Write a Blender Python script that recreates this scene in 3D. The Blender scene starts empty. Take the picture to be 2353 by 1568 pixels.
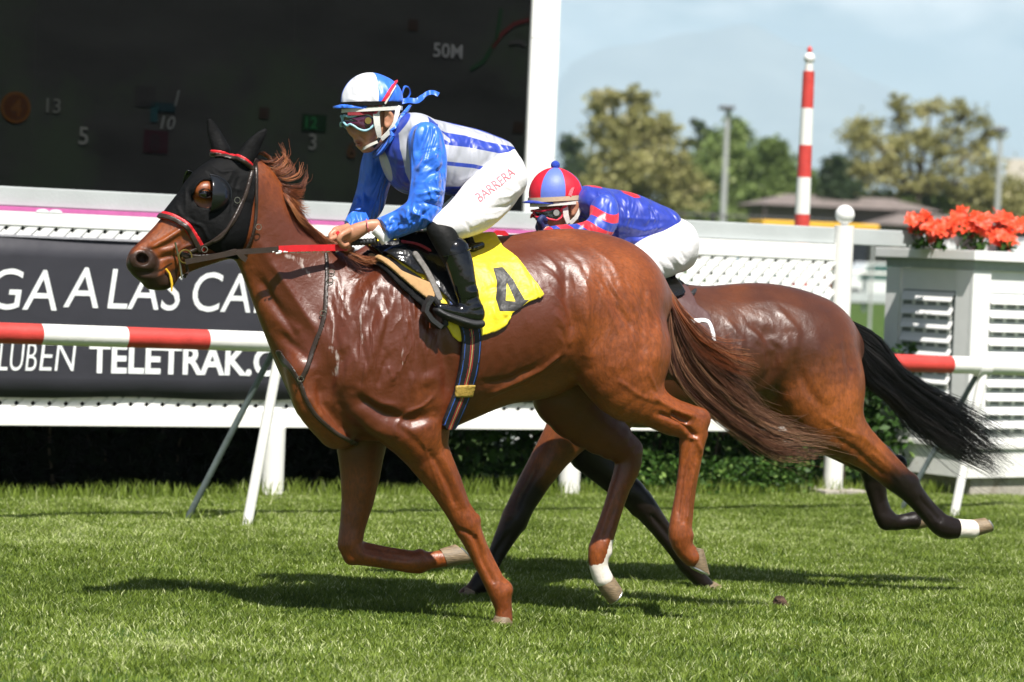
import bpy, bmesh, math, random
import numpy as np
from mathutils import Vector, Matrix
from mathutils.bvhtree import BVHTree

# ---------------------------------------------------------------- camera, sky, sun, exposure
R = math.radians
FPX = 6720.0                      # focal length in pixels of a 2353 x 1568 picture
CX, CY = 1176.5, 784.0
CAM = np.array([0.0, -12.0, 1.53])
PITCH = math.atan(204.0 / FPX)
ROLL = R(2.4)
_f = np.array([0, math.cos(PITCH), -math.sin(PITCH)])
_u0 = np.array([0, math.sin(PITCH), math.cos(PITCH)])
_x0 = np.array([1.0, 0, 0])
_r = math.cos(ROLL) * _x0 + math.sin(ROLL) * _u0
_u = math.cos(ROLL) * _u0 - math.sin(ROLL) * _x0
scene = bpy.context.scene
col = scene.collection
cd = bpy.data.cameras.new('camera')
cam = bpy.data.objects.new('camera', cd)
col.objects.link(cam)
cam.matrix_world = Matrix(((_r[0], _u[0], -_f[0], CAM[0]), (_r[1], _u[1], -_f[1], CAM[1]),
                           (_r[2], _u[2], -_f[2], CAM[2]), (0, 0, 0, 1)))
cd.sensor_width = 36.0
cd.lens = 36.0 * FPX / 2353.0
cd.clip_start = 0.5
cd.clip_end = 40000.0
cd.dof.use_dof = True
cd.dof.focus_distance = 12.1
cd.dof.aperture_fstop = 3.2
scene.camera = cam

SUN_EL, SUN_AZ = R(57), R(16)     # azimuth: degrees to the right of straight behind the camera
sun_dir = Vector((math.sin(SUN_AZ) * math.cos(SUN_EL), -math.cos(SUN_AZ) * math.cos(SUN_EL), math.sin(SUN_EL)))
ld = bpy.data.lights.new('sun', 'SUN')
ld.energy = 5.0
ld.angle = R(0.6)
ld.color = (1.0, 0.96, 0.9)
lo = bpy.data.objects.new('sun', ld)
lo.rotation_euler = sun_dir.to_track_quat('Z', 'Y').to_euler()
col.objects.link(lo)

world = bpy.data.worlds.new('World')
scene.world = world
world.use_nodes = True
wn, wl = world.node_tree.nodes, world.node_tree.links
wn.clear()
w_out = wn.new('ShaderNodeOutputWorld')
w_bg = wn.new('ShaderNodeBackground')
w_sky = wn.new('ShaderNodeTexSky')
w_sky.sky_type = 'NISHITA'
w_sky.sun_disc = False
w_sky.sun_elevation = SUN_EL
w_sky.sun_rotation = math.pi - SUN_AZ
w_sky.air_density = 1.0
w_sky.dust_density = 1.0
w_tc = wn.new('ShaderNodeTexCoord')
w_map = wn.new('ShaderNodeMapping')
w_map.inputs['Scale'].default_value = (9.0, 9.0, 26.0)
w_map.inputs['Location'].default_value = (2.1, 0.4, 0.35)
w_no = wn.new('ShaderNodeTexNoise')
w_no.inputs['Scale'].default_value = 1.6
w_no.inputs['Detail'].default_value = 7.0
w_no.inputs['Roughness'].default_value = 0.52
w_ramp = wn.new('ShaderNodeValToRGB')
w_ramp.color_ramp.elements[0].position = 0.47
w_ramp.color_ramp.elements[1].position = 0.66
w_sep = wn.new('ShaderNodeSeparateXYZ')
w_alt = wn.new('ShaderNodeMapRange')          # clouds thicken away from the horizon
w_alt.inputs['From Min'].default_value = 0.055
w_alt.inputs['From Max'].default_value = 0.095
w_mul = wn.new('ShaderNodeMath'); w_mul.operation = 'MULTIPLY'
w_mix = wn.new('ShaderNodeMix'); w_mix.data_type = 'RGBA'
w_mix.inputs['B'].default_value = (16.0, 15.8, 15.4, 1)
wl.new(w_tc.outputs['Generated'], w_map.inputs['Vector'])
wl.new(w_map.outputs['Vector'], w_no.inputs['Vector'])
wl.new(w_no.outputs['Fac'], w_ramp.inputs['Fac'])
wl.new(w_tc.outputs['Generated'], w_sep.inputs['Vector'])
wl.new(w_sep.outputs['Z'], w_alt.inputs['Value'])
wl.new(w_ramp.outputs['Color'], w_mul.inputs[0])
wl.new(w_alt.outputs['Result'], w_mul.inputs[1])
w_hi = wn.new('ShaderNodeMapRange')           # cloud kept low; unseen sky overhead cleared to lessen the fill light
w_hi.inputs['From Min'].default_value = 0.16; w_hi.inputs['From Max'].default_value = 0.40
w_hi.inputs['To Min'].default_value = 1.0; w_hi.inputs['To Max'].default_value = 0.06
w_mu2 = wn.new('ShaderNodeMath'); w_mu2.operation = 'MULTIPLY'
wl.new(w_sep.outputs['Z'], w_hi.inputs['Value']); wl.new(w_mul.outputs[0], w_mu2.inputs[0]); wl.new(w_hi.outputs['Result'], w_mu2.inputs[1])
wl.new(w_mu2.outputs[0], w_mix.inputs['Factor'])
wl.new(w_sky.outputs['Color'], w_mix.inputs['A'])
wl.new(w_mix.outputs['Result'], w_bg.inputs['Color'])
w_bg.inputs['Strength'].default_value = 0.05
wl.new(w_bg.outputs['Background'], w_out.inputs['Surface'])

scene.view_settings.view_transform = 'Standard'
scene.view_settings.look = 'None'
scene.view_settings.exposure = 0.66
scene.view_settings.gamma = 1.0
scene.cycles.volume_bounces = 2

# ---------------------------------------------------------------- geometry helpers
rng = np.random.default_rng(7)
random.seed(7)

def ray(px, py):
    d = _f + (px - CX) / FPX * _r - (py - CY) / FPX * _u
    return d / np.linalg.norm(d)

class Frame:
    """A vertical work plane in the world: s along it (to the picture's right), l towards the camera, z up."""
    def __init__(self, ox, oy, deg):
        self.o = np.array([ox, oy, 0.0]); self.th = R(deg)
        c, s = math.cos(self.th), math.sin(self.th)
        self.S = np.array([c, s, 0]); self.L = np.array([s, -c, 0])
    def at(self, px, py, l=0.0):
        d = ray(px, py)
        t = (l - np.dot(CAM - self.o, self.L)) / np.dot(d, self.L)
        p = CAM + t * d - self.o
        return np.array([np.dot(p, self.S), l, p[2]])
    def scale(self, px, py, l=0.0):
        p = self.world(self.at(px, py, l))
        return FPX / np.dot(p - CAM, _f)          # pixels per metre there
    def world(self, q):
        q = np.asarray(q, float)
        return self.o + q[..., 0:1] * self.S + q[..., 1:2] * self.L + q[..., 2:3] * np.array([0, 0, 1.0])
    def local(self, slz):                          # -> Blender child coordinates (x=s, y=-l, z)
        q = np.array(slz, float); q[..., 1] *= -1
        return q
    def poly(self, pts, l=0.0):
        return np.array([self.at(x, y, l)[[0, 2]] for x, y in pts])

def ground(px, py):
    d = ray(px, py); t = -CAM[2] / d[2]
    return CAM + t * d

# ---------- naming / tagging
def tag(o, label=None, cat=None, group=None, kind=None):
    if label: o['label'] = label
    if cat: o['category'] = cat
    if group: o['group'] = group
    if kind: o['kind'] = kind
    return o

def empty(name, loc, rz=0.0, label=None, cat=None, group=None):
    o = bpy.data.objects.new(name, None); col.objects.link(o)
    o.location = loc; o.rotation_euler = (0, 0, rz)
    return tag(o, label, cat, group)

def frame_empty(name, fr, label, cat, group=None):
    return empty(name, tuple(fr.o), fr.th, label, cat, group)

def mesh_obj(name, verts, faces, mat, parent=None, smooth=True, attrs=None, loc=None):
    me = bpy.data.meshes.new(name)
    verts = np.asarray(verts, np.float32)
    if isinstance(faces, np.ndarray):
        n, k = faces.shape
        me.vertices.add(len(verts)); me.vertices.foreach_set('co', verts.ravel())
        me.loops.add(n * k); me.loops.foreach_set('vertex_index', faces.astype(np.int32).ravel())
        me.polygons.add(n)
        me.polygons.foreach_set('loop_start', np.arange(0, n * k, k, dtype=np.int32))
        me.update(calc_edges=True)
    else:
        me.from_pydata([tuple(map(float, v)) for v in verts], [], [tuple(f) for f in faces])
    if smooth:
        me.polygons.foreach_set('use_smooth', np.ones(len(me.polygons), bool))
    if attrs:
        for k, a in attrs.items():
            at = me.attributes.new(k, 'FLOAT', 'POINT'); at.data.foreach_set('value', np.asarray(a, np.float32))
    me.materials.append(mat)
    me.update()
    o = bpy.data.objects.new(name, me); col.objects.link(o)
    if parent: o.parent = parent
    if loc is not None: o.location = loc
    return o

# ---------- boxes, tubes and lathes gathered into one mesh
class MB:
    def __init__(self): self.v = []; self.f = []
    def add(self, v, f):
        b = len(self.v); self.v += [tuple(map(float, p)) for p in v]; self.f += [tuple(i + b for i in q) for q in f]; return self
    def box(self, x0, x1, y0, y1, z0, z1, bev=0.0):
        if bev <= 0:
            v = [(x, y, z) for x in (x0, x1) for y in (y0, y1) for z in (z0, z1)]
            f = [(0, 1, 3, 2), (4, 6, 7, 5), (0, 4, 5, 1), (2, 3, 7, 6), (0, 2, 6, 4), (1, 5, 7, 3)]
            return self.add(v, f)
        bm = bmesh.new(); bmesh.ops.create_cube(bm, size=1.0)
        for q in bm.verts:
            q.co = ((x0 + x1) / 2 + q.co.x * (x1 - x0), (y0 + y1) / 2 + q.co.y * (y1 - y0), (z0 + z1) / 2 + q.co.z * (z1 - z0))
        bmesh.ops.bevel(bm, geom=bm.edges[:], offset=bev, segments=2, affect='EDGES', profile=0.5)
        bm.verts.ensure_lookup_table()
        self.add([q.co for q in bm.verts], [[w.index for w in fa.verts] for fa in bm.faces]); bm.free(); return self
    def tube(self, pts, r, n=10, cap=True):
        pts = [Vector(p) for p in pts]; rs = r if hasattr(r, '__len__') else [r] * len(pts)
        t = [(pts[min(i + 1, len(pts) - 1)] - pts[max(i - 1, 0)]).normalized() for i in range(len(pts))]
        up = Vector((0, 0, 1)) if abs(t[0].z) < 0.9 else Vector((1, 0, 0))
        a = t[0].cross(up).normalized(); v = []; f = []
        for i, p in enumerate(pts):
            a = (a - t[i] * a.dot(t[i])).normalized(); b = t[i].cross(a)
            for k in range(n):
                an = 2 * math.pi * k / n
                v.append(p + (a * math.cos(an) + b * math.sin(an)) * rs[i])
        for i in range(len(pts) - 1):
            for k in range(n):
                k2 = (k + 1) % n
                f.append((i * n + k, i * n + k2, (i + 1) * n + k2, (i + 1) * n + k))
        if cap:
            f.append(tuple(range(n))[::-1]); f.append(tuple((len(pts) - 1) * n + k for k in range(n)))
        return self.add(v, f)
    def ribbon(self, pts, w, th, up=(0, 0, 1)):          # a flat strap of width w and thickness th
        pts = [Vector(p) for p in pts]; up = Vector(up); v = []; f = []; n = len(pts)
        ws = w if hasattr(w, '__len__') else [w] * n
        for i, p in enumerate(pts):
            t = (pts[min(i + 1, n - 1)] - pts[max(i - 1, 0)]).normalized()
            b = (up - t * up.dot(t)).normalized(); c = t.cross(b)
            for sx, sy in ((-1, -1), (1, -1), (1, 1), (-1, 1)):
                v.append(p + b * (ws[i] / 2 * sx) + c * (th / 2 * sy))
        for i in range(n - 1):
            for k in range(4):
                k2 = (k + 1) % 4
                f.append((i * 4 + k, i * 4 + k2, i * 4 + 4 + k2, i * 4 + 4 + k))
        f.append((3, 2, 1, 0)); f.append(tuple((n - 1) * 4 + k for k in range(4)))
        return self.add(v, f)
    def lathe(self, prof, cx=0, cy=0, n=24):
        v = []; f = []
        for r, z in prof:
            for k in range(n):
                a = 2 * math.pi * k / n; v.append((cx + r * math.cos(a), cy + r * math.sin(a), z))
        for i in range(len(prof) - 1):
            for k in range(n):
                k2 = (k + 1) % n; f.append((i * n + k, i * n + k2, (i + 1) * n + k2, (i + 1) * n + k))
        f.append(tuple(range(n))[::-1]); f.append(tuple((len(prof) - 1) * n + k for k in range(n)))
        return self.add(v, f)
    def prism(self, poly, y0, y1):                       # polygon in (x, z) pushed from y0 to y1
        n = len(poly); v = [(p[0], y0, p[1]) for p in poly] + [(p[0], y1, p[1]) for p in poly]
        f = [tuple(range(n)), tuple(range(2 * n - 1, n - 1, -1))]
        f += [(i, n + i, n + (i + 1) % n, (i + 1) % n) for i in range(n)]
        return self.add(v, f)
    def build(self, name, mat, parent=None, smooth=False, loc=None, fix=True):
        o = mesh_obj(name, np.array(self.v), self.f, mat, parent, smooth, loc=loc)
        if fix:
            bm = bmesh.new(); bm.from_mesh(o.data); bmesh.ops.recalc_face_normals(bm, faces=bm.faces); bm.to_mesh(o.data); bm.free()
        if smooth:
            o.data.set_sharp_from_angle(angle=R(40))
        return o

# ---------- signed distance modelling (numpy) and surface nets
BIG = 9.0
def catmull(P, m):
    P = np.asarray(P, float)
    if len(P) < 3 or m < 2: return P
    Q = np.vstack([2 * P[0] - P[1], P, 2 * P[-1] - P[-2]]); out = []
    for i in range(1, len(Q) - 2):
        for j in range(m):
            t = j / m
            a, b, c, d = Q[i - 1], Q[i], Q[i + 1], Q[i + 2]
            out.append(0.5 * ((2 * b) + (c - a) * t + (2 * a - 5 * b + 4 * c - d) * t * t + (3 * b - a - 3 * c + d) * t ** 3))
    out.append(P[-1]); return np.array(out)

class Grid:
    def __init__(self, lo, hi, h):
        self.lo = np.array(lo, float); self.h = h
        self.n = np.maximum(np.ceil((np.array(hi) - self.lo) / h).astype(int) + 1, 4)
        self.F = np.full(self.n, BIG, np.float32)
    def block(self, lo, hi):
        a = np.clip(np.floor((np.array(lo) - self.lo) / self.h).astype(int), 0, self.n)
        b = np.clip(np.ceil((np.array(hi) - self.lo) / self.h).astype(int) + 1, 0, self.n)
        return tuple(slice(i, j) for i, j in zip(a, b))
    def coords(self, bl):
        return [(self.lo[i] + self.h * np.arange(bl[i].start, bl[i].stop)).astype(np.float32).reshape([-1 if j == i else 1 for j in range(3)]) for i in range(3)]

def smin(a, b, k):
    h = np.maximum(k - np.abs(a - b), 0) / k
    return np.minimum(a, b) - h * h * k * 0.25

class Chain:
    """Tapered elliptical limb: rows (s, l, z, r, kl); kl scales the section in l."""
    def __init__(self, rows, k=0.03, sub=4, neg=False):
        self.R = catmull(rows, sub); self.k = k; self.neg = neg
        r = np.maximum(self.R[:, 3], self.R[:, 3] * self.R[:, 4])
        self.lo = (self.R[:, :3] - r[:, None]).min(0); self.hi = (self.R[:, :3] + r[:, None]).max(0)
    def apply(self, g, M=0.07):
        bl = g.block(self.lo - M - self.k, self.hi + M + self.k)
        if any(b.stop <= b.start for b in bl): return
        D = np.full([b.stop - b.start for b in bl], BIG, np.float32)
        for a, b in zip(self.R[:-1], self.R[1:]):
            rm = max(a[3], b[3], a[3] * a[4], b[3] * b[4]) + M
            sb = g.block(np.minimum(a[:3], b[:3]) - rm, np.maximum(a[:3], b[:3]) + rm)
            sb = tuple(slice(max(u.start, v.start), min(u.stop, v.stop)) for u, v in zip(sb, bl))
            if any(q.stop <= q.start for q in sb): continue
            X, Y, Z = g.coords(sb)
            d = b - a; L2 = d[0] ** 2 + d[1] ** 2 + d[2] ** 2 + 1e-9
            t = np.clip(((X - a[0]) * d[0] + (Y - a[1]) * d[1] + (Z - a[2]) * d[2]) / L2, 0, 1)
            kl = a[4] + t * d[4]
            q = np.sqrt((X - a[0] - t * d[0]) ** 2 + ((Y - a[1] - t * d[1]) / kl) ** 2 + (Z - a[2] - t * d[2]) ** 2) - (a[3] + t * d[3])
            q = np.where(kl < 1, q * (0.5 + 0.5 * kl), q)
            ss = tuple(slice(u.start - v.start, u.stop - v.start) for u, v in zip(sb, bl))
            D[ss] = np.minimum(D[ss], q)
        F = g.F[bl]
        g.F[bl] = -smin(-F, D, self.k) if self.neg else smin(F, D, self.k)

class Ball:
    """Ellipsoid at c with radii r, optional in-plane rotation (radians, s-z) and yaw (s-l)."""
    def __init__(self, c, r, rot=0.0, k=0.03, neg=False, yaw=0.0):
        self.c = np.array(c, float); self.r = np.array(r, float); self.rot = rot; self.yaw = yaw; self.k = k; self.neg = neg
        m = self.r.max(); self.lo = self.c - m; self.hi = self.c + m
    def apply(self, g, M=0.06):
        bl = g.block(self.lo - M - self.k, self.hi + M + self.k)
        if any(b.stop <= b.start for b in bl): return
        X, Y, Z = g.coords(bl); X, Y, Z = X - self.c[0], Y - self.c[1], Z - self.c[2]
        c, s = math.cos(self.rot), math.sin(self.rot); X, Z = X * c + Z * s, -X * s + Z * c
        if self.yaw:
            c, s = math.cos(self.yaw), math.sin(self.yaw); X, Y = X * c + Y * s, -X * s + Y * c
        q0 = np.sqrt((X / self.r[0]) ** 2 + (Y / self.r[1]) ** 2 + (Z / self.r[2]) ** 2)
        q1 = np.sqrt((X / self.r[0] ** 2) ** 2 + (Y / self.r[1] ** 2) ** 2 + (Z / self.r[2] ** 2) ** 2)
        d = q0 * (q0 - 1) / np.maximum(q1, 1e-6)
        F = g.F[bl]
        g.F[bl] = -smin(-F, d, self.k) if self.neg else smin(F, d, self.k)

def evaluate(prims, lo, hi, h):
    g = Grid(lo, hi, h)
    for p in prims: p.apply(g)
    return g

def normalised(g):
    G = np.gradient(g.F, g.h); m = np.sqrt(G[0] ** 2 + G[1] ** 2 + G[2] ** 2)
    return g.F / np.clip(m, 0.35, 3.0)

def nets(F, lo, h, relax=1):
    ins = F < 0
    nx, ny, nz = F.shape
    c = np.zeros((nx - 1, ny - 1, nz - 1), np.uint8)
    offs = [(i, j, k) for i in (0, 1) for j in (0, 1) for k in (0, 1)]
    for i, j, k in offs: c += ins[i:nx - 1 + i, j:ny - 1 + j, k:nz - 1 + k]
    act = (c > 0) & (c < 8)
    I = np.argwhere(act)
    if len(I) == 0: return np.zeros((0, 3)), np.zeros((0, 4), int)
    idx = np.full(act.shape, -1, np.int32); idx[act] = np.arange(len(I))
    val = {o: F[I[:, 0] + o[0], I[:, 1] + o[1], I[:, 2] + o[2]] for o in offs}
    acc = np.zeros((len(I), 3)); cnt = np.zeros(len(I))
    for a in offs:
        for ax in range(3):
            if a[ax]: continue
            b = tuple(a[q] + (q == ax) for q in range(3))
            va, vb = val[a], val[b]; m = (va < 0) != (vb < 0)
            t = np.where(m, va / np.where(m, va - vb, 1), 0)
            p = np.array(a, float)[None].repeat(len(I), 0); p[:, ax] += t
            acc += p * m[:, None]; cnt += m
    V = np.asarray(lo) + h * (I + acc / cnt[:, None])
    faces = []
    for ax in range(3):
        sl0 = [slice(1, n - 1) for n in F.shape]; sl1 = list(sl0)
        sl0[ax] = slice(0, F.shape[ax] - 1); sl1[ax] = slice(1, F.shape[ax])
        A, B = ins[tuple(sl0)], ins[tuple(sl1)]
        E = np.argwhere(A != B)
        if len(E) == 0: continue
        sgn = A[tuple(E.T)]
        E = E + np.array([0 if q == ax else 1 for q in range(3)])
        u, v = [q for q in range(3) if q != ax]
        def cell(du, dv):
            J = E.copy(); J[:, u] -= du; J[:, v] -= dv
            return idx[J[:, 0], J[:, 1], J[:, 2]]
        q = np.stack([cell(1, 1), cell(0, 1), cell(0, 0), cell(1, 0)], 1)
        flip = sgn if ax != 1 else ~sgn
        q = np.where(flip[:, None], q, q[:, ::-1])
        faces.append(q[(q >= 0).all(1)])
    Q = np.vstack(faces)
    for _ in range(relax):
        S = np.zeros_like(V); n = np.zeros(len(V))
        for a, b in ((0, 1), (1, 2), (2, 3), (3, 0)):
            np.add.at(S, Q[:, a], V[Q[:, b]]); np.add.at(S, Q[:, b], V[Q[:, a]])
            np.add.at(n, Q[:, a], 1); np.add.at(n, Q[:, b], 1)
        V = 0.4 * V + 0.6 * S / np.maximum(n, 1)[:, None]
    return V, Q

def vnormals(V, Q):
    N = np.cross(V[Q[:, 2]] - V[Q[:, 0]], V[Q[:, 3]] - V[Q[:, 1]]); out = np.zeros_like(V)
    for i in range(4): np.add.at(out, Q[:, i], N)
    return out / np.maximum(np.linalg.norm(out, axis=1, keepdims=True), 1e-12)

def poly_sd(P, poly):
    """signed distance of points P (n,2) to a closed polygon; negative inside."""
    P = np.asarray(P); d = np.full(P.shape[:-1], 1e9); ins = np.zeros(P.shape[:-1], bool)
    n = len(poly)
    for i in range(n):
        a, b = np.array(poly[i]), np.array(poly[(i + 1) % n]); e = b - a
        w = P - a; t = np.clip((w @ e) / (e @ e + 1e-12), 0, 1)
        d = np.minimum(d, np.hypot(w[..., 0] - t * e[0], w[..., 1] - t * e[1]))
        c = ((a[1] <= P[..., 1]) != (b[1] <= P[..., 1]))
        xs = a[0] + (P[..., 1] - a[1]) * e[0] / (e[1] if abs(e[1]) > 1e-12 else 1e-12)
        ins ^= c & (P[..., 0] < xs)
    return np.where(ins, -d, d)

def line_d(P, pts):
    P = np.asarray(P); d = np.full(P.shape[:-1], 1e9); pts = [np.array(p, float) for p in pts]
    for a, b in zip(pts[:-1], pts[1:]):
        e = b - a; w = P - a; t = np.clip((w @ e) / (e @ e + 1e-12), 0, 1)
        d = np.minimum(d, np.hypot(w[..., 0] - t * e[0], w[..., 1] - t * e[1]))
    return d

def sz_grid(g):
    X, _, Z = g.coords(tuple(slice(0, n) for n in g.n))
    return np.stack(np.broadcast_arrays(X[:, 0, :], Z[:, 0, :]), -1)

def shell(prims, fr, reg, off, under, lo, hi, h=0.0045, side=0, extra=None, relax=1):
    """cloth or leather lying on a body: the body's offset cut by a region given in (s, z).
    reg: function of (n,2) -> signed distance.  side: +1 near side only, 0 both."""
    g = evaluate(prims, lo, hi, h); F = normalised(g)
    D = np.maximum(F - off, -(F - under))
    rd = reg(sz_grid(g)).astype(np.float32)[:, None, :]
    D = np.maximum(D, rd)
    X, Y, Z = g.coords(tuple(slice(0, n) for n in g.n))
    if side: D = np.maximum(D, -side * Y + 0.0)
    if extra is not None: D = np.maximum(D, extra(X, Y, Z))
    D[0] = D[-1] = BIG; D[:, 0] = D[:, -1] = BIG; D[:, :, 0] = D[:, :, -1] = BIG
    return nets(D, g.lo, g.h, relax)

def loc(V):
    V = np.array(V, float); V[:, 1] *= -1; return V
def flipq(Q): return Q[:, ::-1]

def strands(paths, r0, r1, ns=3):
    """paths (n, m, 3) -> thin tubes, tapering from r0 to r1."""
    P = np.asarray(paths, float); n, m, _ = P.shape
    T = np.gradient(P, axis=1); T /= np.maximum(np.linalg.norm(T, axis=2, keepdims=True), 1e-9)
    U = np.cross(T, np.array([0.31, 0.9, 0.3])); U /= np.maximum(np.linalg.norm(U, axis=2, keepdims=True), 1e-9)
    W = np.cross(T, U); rr = np.linspace(r0, r1, m)[None, :, None]
    V = np.stack([P + rr * (U * math.cos(2 * math.pi * k / ns) + W * math.sin(2 * math.pi * k / ns)) for k in range(ns)], 2)
    b = (np.arange(n)[:, None, None] * m + np.arange(m - 1)[None, :, None]) * ns
    k = np.arange(ns)[None, None, :]; k2 = (k + 1) % ns
    Q = np.stack([b + k, b + k2, b + ns + k2, b + ns + k], -1).reshape(-1, 4)
    return V.reshape(-1, 3), Q

# ---------- materials
def N(nt, t, **kw):
    n = nt.nodes.new(t)
    for k, v in kw.items():
        if k in n.inputs: n.inputs[k].default_value = v
        else: setattr(n, k, v)
    return n

def mat(name, color=(0.5, 0.5, 0.5), rough=0.6, metal=0.0, var=0.12, scale=20.0, bump=0.15, bscale=60.0, spec=0.5, coat=0.0,
        stretch=(1, 1, 1), sheen=0.0, dirt=None, emit=None, bdist=0.01):
    m = bpy.data.materials.new(name); m.use_nodes = True; nt = m.node_tree; p = nt.nodes['Principled BSDF']
    tc = N(nt, 'ShaderNodeTexCoord'); mp = N(nt, 'ShaderNodeMapping'); mp.inputs['Scale'].default_value = stretch
    nt.links.new(tc.outputs['Object'], mp.inputs['Vector'])
    no = N(nt, 'ShaderNodeTexNoise', Scale=scale, Detail=6.0, Roughness=0.6)
    nt.links.new(mp.outputs['Vector'], no.inputs['Vector'])
    mr = N(nt, 'ShaderNodeMapRange'); mr.inputs['From Min'].default_value = 0.3; mr.inputs['From Max'].default_value = 0.7
    mr.inputs['To Min'].default_value = 1 - var; mr.inputs['To Max'].default_value = 1 + var
    nt.links.new(no.outputs['Fac'], mr.inputs['Value'])
    mx = N(nt, 'ShaderNodeVectorMath', operation='SCALE'); mx.inputs[0].default_value = color[:3]
    nt.links.new(mr.outputs['Result'], mx.inputs['Scale'])
    out = mx.outputs[0]
    if dirt:                                   # (colour, noise scale, threshold)
        n2 = N(nt, 'ShaderNodeTexNoise', Scale=dirt[1], Detail=8.0, Roughness=0.65)
        nt.links.new(tc.outputs['Object'], n2.inputs['Vector'])
        r2 = N(nt, 'ShaderNodeMapRange'); r2.inputs['From Min'].default_value = dirt[2]; r2.inputs['From Max'].default_value = dirt[2] + 0.12
        nt.links.new(n2.outputs['Fac'], r2.inputs['Value'])
        m2 = N(nt, 'ShaderNodeMix', data_type='RGBA'); m2.inputs['B'].default_value = (*dirt[0], 1)
        nt.links.new(r2.outputs['Result'], m2.inputs['Factor']); nt.links.new(out, m2.inputs['A']); out = m2.outputs['Result']
    nt.links.new(out, p.inputs['Base Color'])
    p.inputs['Roughness'].default_value = rough; p.inputs['Metallic'].default_value = metal
    p.inputs['Specular IOR Level'].default_value = spec; p.inputs['Coat Weight'].default_value = coat
    p.inputs['Sheen Weight'].default_value = sheen
    if bump > 0:
        nb = N(nt, 'ShaderNodeTexNoise', Scale=bscale, Detail=4.0)
        nt.links.new(mp.outputs['Vector'], nb.inputs['Vector'])
        bp = N(nt, 'ShaderNodeBump', Strength=bump, Distance=bdist)
        nt.links.new(nb.outputs['Fac'], bp.inputs['Height']); nt.links.new(bp.outputs['Normal'], p.inputs['Normal'])
    if emit:
        p.inputs['Emission Color'].default_value = (*emit[0], 1); p.inputs['Emission Strength'].default_value = emit[1]
    m.diffuse_color = (*color[:3], 1)
    return m

def attr_mix(m, name, color, soft=0.0, lo=0.0, rough=None):
    """mix `color` in where attribute `name` < lo (a signed distance), on top of the base colour."""
    nt = m.node_tree; p = nt.nodes['Principled BSDF']
    at = N(nt, 'ShaderNodeAttribute', attribute_name=name)
    mr = N(nt, 'ShaderNodeMapRange'); mr.inputs['From Min'].default_value = lo + max(soft, 1e-4); mr.inputs['From Max'].default_value = lo - max(soft, 1e-4)
    nt.links.new(at.outputs['Fac'], mr.inputs['Value'])
    mx = N(nt, 'ShaderNodeMix', data_type='RGBA'); mx.inputs['B'].default_value = (*color, 1)
    nt.links.new(mr.outputs['Result'], mx.inputs['Factor'])
    old = p.inputs['Base Color'].links
    if old: nt.links.new(old[0].from_socket, mx.inputs['A'])
    else: mx.inputs['A'].default_value = p.inputs['Base Color'].default_value
    nt.links.new(mx.outputs['Result'], p.inputs['Base Color'])
    return m
# ================================================================ horses
def C(fr, rows, k=0.03, sub=4, neg=False):
    """rows (px, py, l, radius in px, kl)"""
    out = []
    for x, y, l, r, kl in rows:
        p = fr.at(x, y, l); out.append((p[0], p[1], p[2], r / fr.scale(x, y, l), kl))
    return Chain(out, k, sub, neg)
def Bp(fr, x, y, l, rx, rz, rl, deg=0.0, k=0.03, neg=False, yaw=0.0):
    """ellipsoid at a picture point: rx, rz in px, rl in metres, tilted deg in the picture (counter-clockwise)."""
    p = fr.at(x, y, l); sc = fr.scale(x, y, l)
    return Ball(p, (rx / sc, rl, rz / sc), R(deg), k, neg, yaw)

def limb(fr, P, top, fet, l, back, fore=True, r=20):
    """grooves between cannon bone and tendons, sesamoid and carpal bumps; back = unit vector in the picture towards the tendons."""
    t, f_ = np.array(top, float), np.array(fet, float); b = np.array(back, float); d = f_ - t; L_ = np.linalg.norm(d); d /= L_
    for sd in (1, -1):
        a = t + d * L_ * .22 + b * r * .12; e = t + d * L_ * .84 + b * r * .15
        P.append(C(fr, [(a[0], a[1], l + sd * .041, 3.6, 1), ((a[0] + e[0]) / 2, (a[1] + e[1]) / 2, l + sd * .034, 4.2, 1), (e[0], e[1], l + sd * .038, 3.4, 1)], .014, 3, True))
    q = f_ + b * r * .85; P.append(Bp(fr, q[0], q[1], l, 11, 13, .030, 0, .016))
    q = t + d * L_ * .5 + b * r * .75; P.append(C(fr, [(t[0] + b[0] * r * .8 + d[0] * L_ * .15, t[1] + b[1] * r * .8 + d[1] * L_ * .15, l, 7, 1), (q[0], q[1], l, 6.5, 1), (f_[0] + b[0] * r * .8, f_[1] + b[1] * r * .8, l, 8, 1)], .008, 3))
    if fore:
        q = t - b * r * .55; P.append(Bp(fr, q[0], q[1], l, 15, 24, .034, 0, .02)); q = t + b * r * 1.15; P.append(Bp(fr, q[0], q[1], l, 9, 14, .022, 0, .014))

def displace(V, Nn, fr, lines, side=1):
    """muscle edges, veins and tendons: lines of (points px, width px, height m) raised or sunk on one flank."""
    sc = 560.0
    w = np.clip(Nn[:, 1] * side, 0, 1) ** .7
    H = np.zeros(len(V)); lines = list(lines)
    for pts, wd, ht in lines:
        pl = fr.poly(pts, 0.2 * side); lo = pl.min(0) - 3 * wd / sc; hi = pl.max(0) + 3 * wd / sc
        m = (V[:, 0] > lo[0]) & (V[:, 0] < hi[0]) & (V[:, 2] > lo[1]) & (V[:, 2] < hi[1]) & (w > 0.05)
        if not m.any(): continue
        P = V[m][:, [0, 2]]; d = line_d(P, pl) * sc / wd
        dd = np.minimum(np.hypot(*(P - pl[0]).T), np.hypot(*(P - pl[-1]).T)) * sc / (wd * 3)
        H[m] += ht * np.exp(-d * d) * np.clip(dd + 0.15, 0, 1)
    return V + Nn * (H * w)[:, None]

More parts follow.
